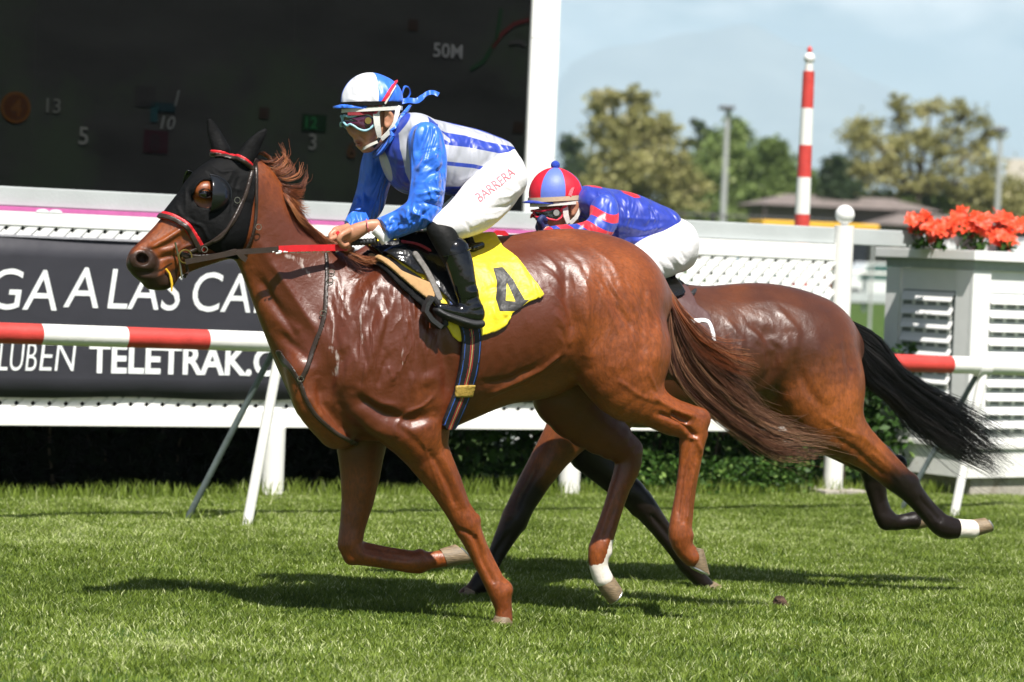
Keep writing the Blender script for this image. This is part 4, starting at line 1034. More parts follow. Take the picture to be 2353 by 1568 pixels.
MB().ribbon([LP(NF, 426, 602, -.10), LP(NF, 541, 570, -.16), LP(NF, 700, 556, -.14), LP(NF, 790, 545, -.08)], .022, .006).build('leather_rein', M_leather, RN, True)
MB().tube([LP(NF, 797, 569, .12), LP(NF, 790, 552, .06), LP(NF, 778, 540, 0), LP(NF, 772, 532, -.05)], .010, 8).build('rein_bight', M_red, RN, True)
# dried foam caught on the rein
mb = MB(); r_ = np.random.default_rng(2)
for i in range(46):
    x = 625 + 150 * r_.random(); p = LP(NF, x, 580 - (x - 625) * .022 + r_.normal(0, 1.2), .172 - .0003 * (x - 640))
    s_ = r_.uniform(.0022, .0052); mb.tube([p, (p[0] + s_ * 2.2, p[1], p[2] + s_ * .3)], s_, 6)
mb.build('foam', mat('white sweat foam', (.75, .73, .70), .7), RN, True)

# far horse's tack
CL2 = tag(area('saddle_cloth', FF, FAR, [(1520, 640), (1610, 640), (1612, 700), (1634, 720), (1642, 785), (1636, 850), (1500, 860), (1480, 640)], M_maroon, None, .016, .003, l=.25, side=0), 'maroon saddle cloth with white number on the bay horse behind the chestnut tail', 'saddle cloth')
CL2.location = tuple(FF.o); CL2.rotation_euler = (0, 0, FF.th)
M_wht = mat('white printed fabric', (0.75, 0.75, 0.75), 0.6, bump=0)
def num_stroke(pts, w): 
    pl = catmull(FF.poly(pts, .26), 5)
    lo = (pl[:, 0].min() - .03, 0, pl[:, 1].min() - .03); hi = (pl[:, 0].max() + .03, .4, pl[:, 1].max() + .03)
    v, q = shell(FAR, FF, lambda P: line_d(P, pl) - w, .020, .01, lo, hi, .004, 1); return mesh_obj('numeral', loc(v), flipq(q), M_wht, CL2)
num_stroke([(1592, 738), (1586, 760), (1588, 800), (1605, 818), (1628, 812), (1635, 780), (1632, 748), (1622, 737), (1592, 738)], .010)
num_stroke([(1560, 724), (1568, 735), (1566, 780), (1562, 815)], .010)
SD2 = frame_empty('saddle', FF, 'black racing saddle on the bay horse, its cantle showing behind the chestnut croup', 'saddle')
area('saddle_seat', FF, FAR, [(1440, 690), (1440, 600), (1572, 600), (1570, 672), (1550, 680), (1480, 692)], M_blkleather, SD2, .034, .004, l=.15, side=0)
MB().tube([LP(FF, 1530, 688, .11), LP(FF, 1560, 686, .15), LP(FF, 1590, 676, .14), LP(FF, 1598, 668, .06), LP(FF, 1595, 664, -.03), LP(FF, 1570, 666, -.12)], .012, 9).build('cantle', M_rubber, SD2, True)
MB().add([LP(FF, 1535, 684, .10), LP(FF, 1585, 676, .12), LP(FF, 1595, 668, 0), LP(FF, 1565, 668, -.10), LP(FF, 1530, 676, -.05)], [(0, 1, 2, 3, 4)]).build('seat_cup', M_blkleather, SD2)
G2 = belt('overgirth', FF, FAR, BV2, [(1490, 720), (1475, 800), (1468, 900), (1462, 960), (1456, 1000)], 34, M_web, None, .022, .22, dict(blue=((-.6, .6), .2)), under=.002)
G2.location = tuple(FF.o); G2.rotation_euler = (0, 0, FF.th); tag(G2, 'black and blue girth round the bay horse, glimpsed below the chestnut belly', 'girth')
RN2 = frame_empty('reins', FF, 'red looped rein and blue strap above the bay horse\'s neck', 'reins')
MB().ribbon([LP(FF, 1129, 556, .04), LP(FF, 1131, 542, .04), LP(FF, 1142, 535, .04), LP(FF, 1157, 536, .04), LP(FF, 1168, 546, .04), LP(FF, 1172, 556, .04)], .014, .022, (0, 1, 0)).build('rubber_grip', M_red, RN2, True)
MB().ribbon([LP(FF, 1060, 580, .06), LP(FF, 1110, 564, .06), LP(FF, 1150, 555, .06), LP(FF, 1172, 551, .06)], .020, .01, (0, 0, 1)).build('strap', mat('blue strap', (.05, .13, .5), .6), RN2, True)
MB().ribbon([LP(FF, 1170, 548, .06), LP(FF, 1188, 548, .06)], .034, .02, (0, 0, 1)).build('strap_end', M_rubber, RN2, True)
MB().ribbon([LP(FF, 1185, 552, .06), LP(FF, 1220, 545, .08), LP(FF, 1250, 538, .1)], .018, .008, (0, 0, 1)).build('rubber_grip', mat('pale red rein', (.6, .12, .10), .6), RN2, True)
# ================================================================ jockeys
def satin(name, color, fold=1.0, metal=0.0, rough=0.44, scale=5.0, stretch=(2.4, 2.0, .9)):
    m = mat(name, color, rough, metal, var=0.15, bump=0, spec=0.6); nt = m.node_tree; p = nt.nodes['Principled BSDF']; L = nt.links.new
    tc = N(nt, 'ShaderNodeTexCoord'); mp = N(nt, 'ShaderNodeMapping'); mp.inputs['Scale'].default_value = stretch; L(tc.outputs['Object'], mp.inputs['Vector'])
    n1 = N(nt, 'ShaderNodeTexNoise', Scale=scale, Detail=1.2, Roughness=0.45, Distortion=1.6); L(mp.outputs['Vector'], n1.inputs['Vector'])
    n2 = N(nt, 'ShaderNodeTexNoise', Scale=scale * 4.5, Detail=3.0, Roughness=0.5, Distortion=1.0); L(mp.outputs['Vector'], n2.inputs['Vector'])
    b1 = N(nt, 'ShaderNodeBump', Strength=1.0 * fold, Distance=0.05); L(n1.outputs['Fac'], b1.inputs['Height'])
    b2 = N(nt, 'ShaderNodeBump', Strength=0.10 * fold, Distance=0.006); L(n2.outputs['Fac'], b2.inputs['Height']); L(b1.outputs['Normal'], b2.inputs['Normal'])
    L(b2.outputs['Normal'], p.inputs['Normal'])
    p.inputs['Specular IOR Level'].default_value = 0.75; p.inputs['Sheen Weight'].default_value = 0.1
    return m
BLUE = (0.022, 0.15, 0.74); SILV = (0.41, 0.42, 0.47); NAVY = (0.016, 0.045, 0.36)
M_satinblue = satin('royal blue satin', BLUE)
M_satintorso = satin('blue and silver satin', NAVY, .55); attr_mix(M_satintorso, 'slv', SILV, soft=.0006)
M_cap = satin('blue and silver satin cap', BLUE, .45, rough=.45); attr_mix(M_cap, 'slv', (0.68, 0.68, 0.72), soft=.0005)
M_satin2 = satin('deep blue satin', (0.018, 0.040, 0.36), .6)
attr_mix(M_satin2, 'red', (0.62, 0.01, 0.02))
M_sleeve2 = satin('red and blue banded satin', (0.025, 0.06, 0.42), .6); attr_mix(M_sleeve2, 'red', (0.75, 0.02, 0.04))
M_cap2 = mat('red and blue cap cloth', (0.60, 0.012, 0.03), 0.5, bump=0.1); attr_mix(M_cap2, 'blu', (0.11, 0.17, 0.56))
M_skin = mat('tanned skin', (0.46, 0.215, 0.125), 0.45, var=0.12, scale=30, bump=0.3, bscale=120, bdist=0.002)
M_skin.node_tree.nodes['Principled BSDF'].inputs['Subsurface Weight'].default_value = 0.08
M_skin.node_tree.nodes['Principled BSDF'].inputs['Subsurface Radius'].default_value = (.012, .005, .003)
attr_mix(M_skin, 'lip', (0.30, 0.10, 0.075), soft=.004)
M_breech = mat('white stretch breeches', (0.78, 0.75, 0.76), 0.5, var=0.03, bump=0.5, bscale=12, bdist=0.02, sheen=0.2)
M_hardwhite = mat('off white padded harness', (0.68, 0.66, 0.60), 0.6, var=0.06, bump=0.2)
M_boot = mat('black patent boot', (0.003, 0.003, 0.004), 0.12, var=0.1, bump=0.4, bscale=11, bdist=0.02, spec=0.8)
M_sock = mat('matt black gaiter', (0.005, 0.005, 0.005), 0.6, spec=0.2, var=0.3, scale=40, bump=0.5, bscale=40, bdist=0.005)
M_lens = mat('tinted purple lens', (0.06, 0.008, 0.03), 0.06, var=0.5, scale=25, bump=0, coat=1.0)
M_gframe = mat('pale blue goggle frame', (0.26, 0.50, 0.58), 0.45, bump=0)
M_redstrap = mat('red elastic strap', (0.66, 0.02, 0.05), 0.5, bump=0.2, bscale=200)
M_lens2 = mat('dark mirrored lens', (0.03, 0.035, 0.03), 0.06, metal=0.4, var=0.5, scale=30, bump=0, coat=1.0)
M_silver = mat('silver vent disc', (0.55, 0.55, 0.52), 0.3, metal=0.8, bump=0)
M_redtext = mat('red embroidery', (0.74, 0.17, 0.21), 0.6, bump=0)
M_tanband = mat('tan elastic band', (0.50, 0.38, 0.26), 0.7, var=0.1)
M_navy = mat('navy knit glove', (0.01, 0.02, 0.09), 0.6)

def sdfmesh(name, prims, mt, parent, h=.006, relax=2, attrs=None, cut=None, disp=None, fr=None, pad=.02, ret=False):
    lo = np.min([p.lo for p in prims if not p.neg], 0) - pad; hi = np.max([p.hi for p in prims if not p.neg], 0) + pad
    g = evaluate(prims, lo, hi, h); F = g.F
    if cut is not None:
        X, Y, Z = g.coords(tuple(slice(0, n) for n in g.n)); F = np.maximum(F, cut(X, Y, Z))
    F[0] = F[-1] = BIG; F[:, 0] = F[:, -1] = BIG; F[:, :, 0] = F[:, :, -1] = BIG
    V, Q = nets(F, g.lo, g.h, relax)
    Nn = vnormals(V, Q)
    c = V.mean(0)
    if (Nn * (V - c)).sum() < 0: Q = Q[:, ::-1]; Nn = -Nn
    if disp: V = displace(V, Nn, fr, disp)
    o = mesh_obj(name, loc(V), flipq(Q), mt, parent, attrs=attrs(V) if attrs else None)
    return (o, V, Q) if ret else o

def grow(rows, dr, a=0, b=None): return [(x, y, l, r + dr, kl) for x, y, l, r, kl in rows[a:b]]

# ---- near jockey -----------------------------------------------------------
J1 = frame_empty('person', NF, 'jockey in royal blue and silver striped satin crouched over the chestnut horse', 'person')
f = NF
arm_n = [(978, 322, .17, 42, 1), (985, 375, .20, 43, 1), (982, 430, .225, 41, 1), (972, 480, .235, 40, 1.0), (935, 505, .21, 33, 1), (892, 524, .17, 30, 1)]
arm_f = [(880, 335, -.17, 38, 1), (868, 385, -.20, 40, 1), (856, 435, -.205, 36, 1), (846, 470, -.20, 36, 1), (822, 508, -.14, 27, 1), (800, 530, -.09, 20, 1)]
leg_n = [(1135, 425, .09, 62, 1.0), (1092, 480, .16, 54, .9), (1048, 505, .225, 41, .9), (1014, 522, .265, 30, .9)]
leg_f = [(1135, 425, -.09, 62, 1.0), (1085, 480, -.16, 54, .9), (1038, 505, -.225, 41, .9), (1000, 522, -.265, 30, .9)]
torso = [(925, 325, 0, 48, 1.5), (950, 345, 0, 78, 1.25), (985, 358, 0, 84, 1.12), (1040, 366, 0, 80, 1.08), (1095, 368, 0, 68, 1.15), (1130, 372, 0, 52, 1.4)]
# body: one continuous figure, hands included
hand_n = [C(f, [(895, 523, .17, 18, 1), (862, 518, .155, 14, .9), (845, 520, .15, 14, .9), (822, 530, .14, 18, .7), (806, 538, .13, 19, .6)], .01, 4)]
for j, (dx, dy, dl) in enumerate(((0, 0, .028), (3, 6, .008), (7, 12, -.012), (12, 17, -.030))):
    hand_n.append(C(f, [(800 + dx, 532 + dy * .8, .135 + dl * .6, 8, 1), (784 + dx, 541 + dy, .135 + dl, 7, 1), (779 + dx, 554 + dy * .9, .132 + dl, 6.2, 1), (788 + dx, 565 + dy * .7, .118 + dl, 5.6, 1), (799 + dx, 562 + dy * .6, .108 + dl, 5, 1)], .006, 3))
hand_n.append(C(f, [(824, 540, .12, 9, 1), (808, 552, .105, 8, 1), (796, 560, .115, 6.5, 1), (788, 566, .13, 5.5, 1)], .006, 3))
hand_f = [C(f, [(805, 528, -.09, 16, 1), (788, 530, -.07, 13, .9), (775, 535, -.05, 15, .7)], .01, 4)]
for j, (dx, dy, dl) in enumerate(((0, 0, .02), (2, 4, .0), (5, 8, -.02), (9, 11, -.035))):
    hand_f.append(C(f, [(770 + dx, 532 + dy, -.05 + dl, 7, 1), (760 + dx, 540 + dy, -.045 + dl, 6.2, 1), (762 + dx, 552 + dy, -.04 + dl, 5.6, 1), (772 + dx, 556 + dy * .8, -.035 + dl, 5, 1)], .006, 3))
hand_f.append(C(f, [(782, 540, -.02, 7.5, 1), (770, 546, .0, 6.5, 1), (760, 550, .01, 5.5, 1)], .006, 3))
head = [C(f, [(850, 240, 0, 50, .80), (862, 255, 0, 50, .78), (858, 280, 0, 42, .82)], .02, 3), C(f, [(838, 290, 0, 31, .95), (838, 315, 0, 26, .95), (846, 332, 0, 17, 1.2)], .02, 3),
        C(f, [(873, 300, .0, 22, 1.5), (866, 322, 0, 17, 1.6), (848, 338, 0, 11, 1.5), (838, 343, 0, 9, 1.4)], .012, 3),                      # jaw
        C(f, [(800, 283, 0, 7, .8), (804, 297, 0, 8, .8), (811, 307, 0, 7.5, 1.3)], .012, 3), Bp(f, 816, 308, .014, 6, 5, .010, 0, .006), Bp(f, 816, 308, -.014, 6, 5, .010, 0, .006),
        C(f, [(824, 312, .0, 10, 1.6), (826, 324, 0, 10, 1.6), (830, 336, 0, 8, 1.5)], .008, 3),
        C(f, [(821, 326, -.018, 4, 1), (819, 325, 0, 5, 1), (821, 326, .018, 4, 1)], .004, 3), C(f, [(824, 334, -.016, 4, 1), (822, 333.5, 0, 5, 1), (824, 334, .016, 4, 1)], .004, 3),
        C(f, [(818, 330, -.03, 1.2, 1), (817, 330, 0, 1.6, 1), (832, 332, .034, 1.4, 1)], .004, 3, True),
        C(f, [(824, 312, .03, 1.5, 1), (838, 322, .038, 1.8, 1), (842, 332, .04, 1.2, 1)], .006, 3, True),
        Bp(f, 845, 305, .045, 13, 11, .018, -20, .015),
        C(f, [(880, 285, 0, 36, .85), (905, 318, 0, 34, .95), (935, 340, 0, 44, 1.1)], .02, 4)]
for sd in (1, -1):
    head.append(C(f, [(886, 256, .083 * sd, 5, .7), (894, 258, .088 * sd, 5, .7), (901, 268, .088 * sd, 5, .7), (899, 282, .086 * sd, 4.5, .7), (890, 291, .082 * sd, 5, .7), (885, 284, .080 * sd, 3.5, .7)], .003, 4))
    head.append(Bp(f, 890, 272, .078 * sd, 9, 17, .008, 8, .006))
bodyp = head + hand_n + hand_f + [C(f, grow(arm_n, -11), .02, 4), C(f, grow(arm_f, -11), .02, 4), C(f, grow(torso, -12), .03, 4),
         C(f, grow(leg_n, -9) + [(1046, 585, .29, 22, .9), (1066, 650, .31, 20, .9), (1080, 705, .32, 15, .9), (1060, 722, .32, 13, 1), (1020, 716, .32, 9, 1)], .02, 4),
         C(f, grow(leg_f, -9) + [(1040, 585, -.29, 22, .9), (1060, 650, -.31, 20, .9), (1074, 705, -.32, 15, .9), (1050, 722, -.32, 13, 1), (1014, 716, -.32, 9, 1)], .02, 4), C(f, [(1120, 385, 0, 45, 1.3), (1140, 425, 0, 52, 1.4)], .03, 3)]
def lipa(V):
    P = V[:, [0, 2]]; return dict(lip=np.where(np.abs(V[:, 1]) < .035, line_d(P, f.poly([(817, 326), (824, 330), (824, 334)], 0)) - .008, .1))
sdfmesh('body', bodyp, M_skin, J1, .0042, 1, attrs=lipa)

silver = [[(1011, 271), (1055, 285), (1099, 294), (1143, 310), (1190, 330), (1190, 338), (1163, 334), (1114, 325), (1070, 312), (1023, 305), (1000, 296)],
          [(1000, 330), (1023, 334), (1070, 339), (1114, 347), (1180, 360), (1180, 400), (1143, 390), (1084, 378), (1023, 372), (990, 368)],
          [(990, 378), (1023, 381), (1084, 387), (1131, 397), (1170, 408), (1128, 403), (1099, 420), (1070, 429), (1023, 429), (980, 425)],
          [(917, 308), (929, 288), (961, 236), (985, 240), (1012, 262), (1020, 285), (1000, 285), (982, 267), (975, 296), (947, 318)],
          [(976, 291), (1000, 296), (1030, 319), (1030, 330), (1000, 312), (975, 301)],
          [(906, 306), (928, 316), (940, 349), (937, 378), (937, 428), (920, 396), (906, 343)], [(862, 335), (884, 345), (920, 460), (894, 452)], [(836, 340), (846, 345), (876, 440), (862, 430)]]
def slv(V):
    P = V[:, [0, 2]]; d = np.min([poly_sd(P, f.poly(pl, .12 if j < 5 else .05)) for j, pl in enumerate(silver)], 0)
    return dict(slv=d)
cutc = f.at(905, 305, 0)
shirt, SV, SQ = sdfmesh('shirt', [C(f, torso, .03, 5), C(f, [(905, 318, 0, 38, 1.05), (920, 330, 0, 46, 1.3)], .02, 3), Bp(f, 960, 300, .08, 50, 38, .10, -20, .04), Bp(f, 945, 300, -.08, 50, 38, .10, -20, .04), Bp(f, 940, 392, 0, 44, 52, .12, 10, .06),
                           Bp(f, 1090, 410, 0, 60, 30, .13, 25, .05), Bp(f, 1145, 350, 0, 30, 26, .11, 0, .04)],
            M_satintorso, J1, .0055, 2, attrs=slv, ret=True, fr=f,
            disp=[([(1040, 300), (1060, 360), (1050, 430)], 5, -.004), ([(1090, 300), (1100, 350)], 5, -.003), ([(1020, 280), (1080, 300), (1150, 325)], 6, .003), ([(1100, 400), (1140, 360)], 6, -.005), ([(1060, 420), (1110, 400), (1145, 370)], 5, .004),
                  ([(940, 300), (955, 350), (950, 420)], 7, -.006), ([(925, 300), (930, 330)], 6, -.006), ([(1130, 320), (1150, 345), (1140, 380)], 5, .004), ([(975, 262), (965, 290), (945, 312)], 6, -.005)])
# collar
C1 = [NF.at(x, y, l) for x, y, l in ((862, 352, .0), (876, 345, .045), (895, 320, .075), (912, 290, .075), (930, 262, .05), (938, 252, 0), (926, 266, -.05), (900, 300, -.075), (872, 338, -.045), (862, 352, 0))]
MB().ribbon([tuple(p) for p in loc(catmull(np.array(C1), 4))], .045, .010, (.45, 0, .9)).build('collar', M_satinblue, shirt, True)
def sleeve(rows, folds, cuff, side_l):
    cp = NF.at(*cuff[0], side_l); cq = NF.at(*cuff[1], side_l); dn = (cp - cq); dn[1] = 0; nrm = np.array([-dn[2], 0, dn[0]]); nrm /= np.linalg.norm(nrm)
    cen = NF.at(rows[1][0], rows[1][1], side_l)
    if (cen - cp) @ nrm > 0: nrm = -nrm
    cut = lambda X, Y, Z: (X - cp[0]) * nrm[0] + (Z - cp[2]) * nrm[2]
    folds = [(a_, b_, c_ * 1.7) for a_, b_, c_ in folds]
    rr_ = np.random.default_rng(17)
    for a_, b_ in zip(rows[:-1], rows[1:]):
        for i in range(5):
            t = rr_.random(); x = a_[0] + (b_[0] - a_[0]) * t; y = a_[1] + (b_[1] - a_[1]) * t; r0_ = a_[3] * .9; an = rr_.normal(.5, .5)
            folds.append(([(x - r0_ * math.cos(an), y + r0_ * math.sin(an)), (x, y + rr_.normal(0, 4)), (x + r0_ * .7 * math.cos(an), y - r0_ * math.sin(an))], rr_.uniform(2.2, 4.2), rr_.choice([-1, 1]) * rr_.uniform(.0022, .0045)))
    return sdfmesh('sleeve', [C(NF, rows, .03, 5)], M_satinblue, shirt, .005, 2, cut=cut, fr=NF, disp=folds)
sleeve(arm_n + [(868, 534, .15, 32, 1)], [([(940, 400), (965, 370), (1000, 350)], 6, .006), ([(945, 430), (975, 400), (1015, 385)], 6, -.006), ([(940, 450), (970, 440), (1010, 440)], 5, .006), ([(935, 470), (965, 465), (1010, 480)], 5, -.007), ([(930, 485), (955, 500), (990, 515)], 5, .006),
    ([(950, 480), (960, 510), (955, 535)], 5, -.006), ([(915, 490), (930, 515), (925, 545)], 5, .005), ([(900, 500), (908, 530), (905, 555)], 4, -.004), ([(1000, 300), (985, 350), (990, 420)], 7, .006), ([(965, 310), (955, 360), (945, 410)], 6, -.006), ([(1012, 330), (1008, 400)], 6, -.005),
    ([(878, 505), (888, 530), (895, 560)], 2.5, .003)], [(866, 497), (894, 560)], .17)
sleeve(arm_f + [(782, 545, -.07, 18, 1)], [([(840, 400), (870, 410)], 5, .005), ([(835, 450), (865, 455)], 5, -.005), ([(825, 475), (850, 490)], 5, .006)], [(796, 510), (806, 540)], -.10)
MB().tube([LP(NF, 862, 525, .165), LP(NF, 880, 540, .17), LP(NF, 890, 552, .17)], [.024, .027, .030], 12).build('white_cuff', M_breech, shirt, True)
wr = [(842, 504, .15), (843, 512, .178), (845, 524, .180), (848, 534, .165), (848, 538, .150)]
MB().tube([LP(NF, *w) for w in wr], .0022, 5).build('wrist_cord', M_redtext, J1, True)
# breeches
br_n = [(1146, 408, .075, 62, 1.0), (1128, 440, .11, 61, 1.0), (1090, 482, .165, 55, .9), (1050, 508, .225, 43, .9), (1016, 520, .262, 34, .9)]
br_f = [(1146, 408, -.075, 62, 1.0), (1128, 440, -.11, 61, 1.0), (1085, 482, -.165, 55, .9), (1040, 508, -.225, 43, .9), (1004, 520, -.262, 34, .9)]
kn = NF.at(1000, 540, .26)
brm, BVt, BQt = sdfmesh('breeches', [C(f, br_n, .02, 5), C(f, br_f, .02, 5), C(f, [(1120, 375, 0, 48, 1.3), (1148, 385, 0, 50, 1.4), (1150, 410, 0, 58, 1.4)], .03, 3), Bp(f, 1150, 352, 0, 24, 26, .11, 0, .03)],
     M_breech, J1, .005, 2, ret=True, fr=f, disp=[([(1205, 430), (1170, 450), (1130, 455)], 5, .005), ([(1200, 455), (1165, 475), (1120, 480)], 5, -.006), ([(1180, 480), (1140, 500), (1100, 505)], 5, .005), ([(1190, 400), (1205, 440)], 5, -.004),
     ([(1110, 430), (1070, 470), (1040, 480)], 6, .004), ([(1100, 520), (1070, 530), (1040, 500)], 5, -.004), ([(1020, 480), (1000, 500), (985, 515)], 4, .004), ([(1140, 420), (1190, 440)], 4, .004), ([(1150, 500), (1100, 535)], 5, .003)])
bvb = BVHTree.FromPolygons([Vector(v) for v in BVt.tolist()], BQt.tolist())
def text_mesh(s, size, shear=0.0, bold=0.0, ext=0.0, space=1.0):
    cu = bpy.data.curves.new('t', 'FONT'); cu.body = s; cu.size = size; cu.shear = shear; cu.offset = bold; cu.extrude = ext; cu.space_character = space; cu.resolution_u = 4
    o = bpy.data.objects.new('t', cu); col.objects.link(o); dg = bpy.context.evaluated_depsgraph_get(); dg.update()
    me = bpy.data.meshes.new_from_object(o.evaluated_get(dg)); v = np.array([tuple(q.co) for q in me.vertices]); fcs = [tuple(p.vertices) for p in me.polygons]
    bpy.data.objects.remove(o); bpy.data.curves.remove(cu); bpy.data.meshes.remove(me); return v, fcs
def drape_text(s, fr, bvh, p0, p1, hpx, l, mt, parent, name, shear=0.0):
    v, fc = text_mesh(s, 1.0, shear); a = fr.at(*p0, l); b_ = fr.at(*p1, l); w = v[:, 0].max() - v[:, 0].min(); L_ = np.linalg.norm((b_ - a)[[0, 2]])
    e = (b_ - a)[[0, 2]] / L_; nrm = np.array([-e[1], e[0]]); hs = hpx / fr.scale(*p0, l) / .7
    u = (v[:, 0] - v[:, 0].min()) / w * L_; t = v[:, 1] * hs
    out = []
    for i in range(len(v)):
        s_, z_ = a[0] + e[0] * u[i] + nrm[0] * t[i], a[2] + e[1] * u[i] + nrm[1] * t[i]
        h_, n_, _, _ = bvh.ray_cast(Vector((s_, 1.0, z_)), Vector((0, -1, 0)))
        out.append((s_, (h_[1] if h_ else l) + .003, z_))
    return mesh_obj(name, loc(out), fc, mt, parent, False)
drape_text('BARRERA', NF, bvb, (1088, 465), (1182, 400), 21, .17, M_redtext, brm, 'embroidered_name')
# gaiter, boots
for sgn in (1, -1):
    dx = 0 if sgn > 0 else -6
    sdfmesh('gaiter', [C(f, [(1004 + dx, 528, .272 * sgn, 25, .9), (1018 + dx, 542, .282 * sgn, 31, .9), (1034 + dx, 572, .295 * sgn, 30, .9), (1048 + dx, 605, .305 * sgn, 27, .9)], .01, 4)], M_sock, J1, .0055, 2)
    bt = sdfmesh('boot', [C(f, [(1046 + dx, 578, .30 * sgn, 34, .85), (1056 + dx, 610, .31 * sgn, 33, .85), (1066 + dx, 650, .32 * sgn, 29, .85), (1078 + dx, 690, .325 * sgn, 26, .85), (1086 + dx, 718, .325 * sgn, 26, .8)], .01, 4),
              C(f, [(1088 + dx, 724, .325 * sgn, 25, .9), (1062 + dx, 722, .325 * sgn, 20, 1.0), (1035 + dx, 715, .325 * sgn, 16, 1.1), (1010 + dx, 708, .325 * sgn, 12, 1.2)], .02, 4)], M_boot, J1, .005, 2, fr=f,
              disp=[([(1040, 690), (1070, 680), (1100, 690)], 4, -.005), ([(1050, 670), (1080, 665)], 4, .005), ([(1055, 705), (1090, 700)], 4, .005), ([(1045, 655), (1085, 650)], 5, -.003)] if sgn > 0 else None)
    a = f.at(1046 + dx, 579, .30 * sgn)
    sl = sdfmesh('sole', [C(f, [(1102 + dx, 744, .325 * sgn, 11, 2.4), (1080 + dx, 744, .325 * sgn, 12, 2.6), (1050 + dx, 735, .325 * sgn, 10.5, 3.0), (1020 + dx, 724, .325 * sgn, 8.5, 3.4), (1004 + dx, 714, .325 * sgn, 8, 2.6)], .01, 4)], M_rubber, bt, .0045, 2)
    tp = [f.at(1047 + dx, 580, .30 * sgn) + np.array([.060 * math.cos(a_), .052 * math.sin(a_), .02 * math.cos(a_)]) for a_ in np.linspace(0, 2 * math.pi, 25)]
    MB().tube([tuple(q) for q in loc(tp)], .0035, 6, False).build('boot_rim', M_boot, bt, True)
# helmet with silk cover
hs0 = f.at(854, 200, 0)[0]
cutz = [f.at(782, 243, 0), f.at(921, 234, 0)]
def cap_cut(a, b_):
    e = b_ - a; nrm = np.array([e[2], 0, -e[0]]); nrm /= np.linalg.norm(nrm)
    if nrm[2] > 0: nrm = -nrm
    return lambda X, Y, Z: (X - a[0]) * nrm[0] + (Z - a[2]) * nrm[2]
HM = tag(empty('helmet', (0, 0, 0))); HM.parent = J1
capp = [Bp(f, 851, 236, 0, 69, 69, .104, 0, .02), Bp(f, 885, 226, 0, 38, 40, .09, 0, .03)]
sdfmesh('silk_cover', capp, M_cap, HM, .0045, 2, cut=cap_cut(*cutz), fr=f,
        attrs=lambda V: dict(slv=np.minimum(np.maximum(V[:, 0] - hs0, -(V[:, 1]) - .002), np.maximum(hs0 - V[:, 0], V[:, 1] + .0)) ),
        disp=[([(870, 200), (880, 225)], 4, .003), ([(885, 185), (895, 215)], 4, -.003), ([(820, 225), (845, 228)], 4, .003), ([(830, 215), (848, 222)], 3, -.002)])
def ringpts(fr, cx, cy, rx, ry, tilt, n=40, a0=0, a1=2 * math.pi, l0=0.0):
    out = []; c = fr.at(cx, cy, l0); s_ = fr.scale(cx, cy, 0)
    for a in np.linspace(a0, a1, n):
        out.append(c + np.array([rx / s_ * math.cos(a), ry * math.sin(a), rx / s_ * math.cos(a) * tilt]))
    return [tuple(p) for p in loc(out)]
MB().ribbon(ringpts(f, 852, 240, 71, .108, .06), .017, .004, (0, 0, 1)).build('band', M_sock, HM, True)
MB().ribbon(ringpts(f, 855, 252, 68, .100, .10), .016, .010, (0, 0, 1)).build('rim', M_hardwhite, HM, True)
# peak
pk = MB(); v = []; n = 14
for i in range(n + 1):
    a = math.radians(-72 + 144 * i / n); c = f.at(848, 246, 0)
    inner = c + np.array([-.112 * math.cos(a), .098 * math.sin(a), 0.0]); outer = c + np.array([-.112 * math.cos(a) - .038 * math.cos(a) ** 2, .100 * math.sin(a), -.012])
    v += [inner, outer, inner + np.array([0, 0, .006]), outer + np.array([0, 0, .006])]
fc = []
for i in range(n):
    b0 = i * 4; b1 = b0 + 4; fc += [(b0, b0 + 1, b1 + 1, b1), (b0 + 2, b1 + 2, b1 + 3, b0 + 3), (b0 + 1, b0 + 3, b1 + 3, b1 + 1)]
pk.add(loc(np.array(v)), fc).build('peak', M_satinblue, HM, True)
# harness round the ear, chin strap, buckle
def on(cloud, s_, x, y, l): return LP(NF, x, y, l)
for sgn in (1, -1):
    L_ = .088 * sgn
    MB().ribbon([LP(f, 864, 262, L_ * .98), LP(f, 866, 285, L_), LP(f, 870, 305, L_ * .92), LP(f, 872, 320, L_ * .80)], [.028, .026, .022, .014], .008, (1, 0, .1)).build('ear_strap', M_hardwhite, HM, True)
    MB().ribbon([LP(f, 914, 243, L_ * .8), LP(f, 912, 262, L_), LP(f, 905, 285, L_ * .98), LP(f, 893, 305, L_ * .90), LP(f, 876, 321, L_ * .80)], [.022, .018, .017, .017, .014], .008, (1, 0, -.3)).build('ear_strap', M_hardwhite, HM, True)
    MB().tube([LP(f, 872, 316, L_ * .84), LP(f, 866, 328, L_ * .74), LP(f, 858, 338, L_ * .6)], .0075, 8).build('buckle', M_rubber, HM, True)
MB().ribbon([LP(f, 868, 326, .072), LP(f, 852, 333, .060), LP(f, 838, 341, .034), LP(f, 831, 344, 0), LP(f, 838, 341, -.034), LP(f, 852, 333, -.060), LP(f, 868, 326, -.07)], .011, .006, (0, 0, 1)).build('chin_strap', M_hardwhite, HM, True)
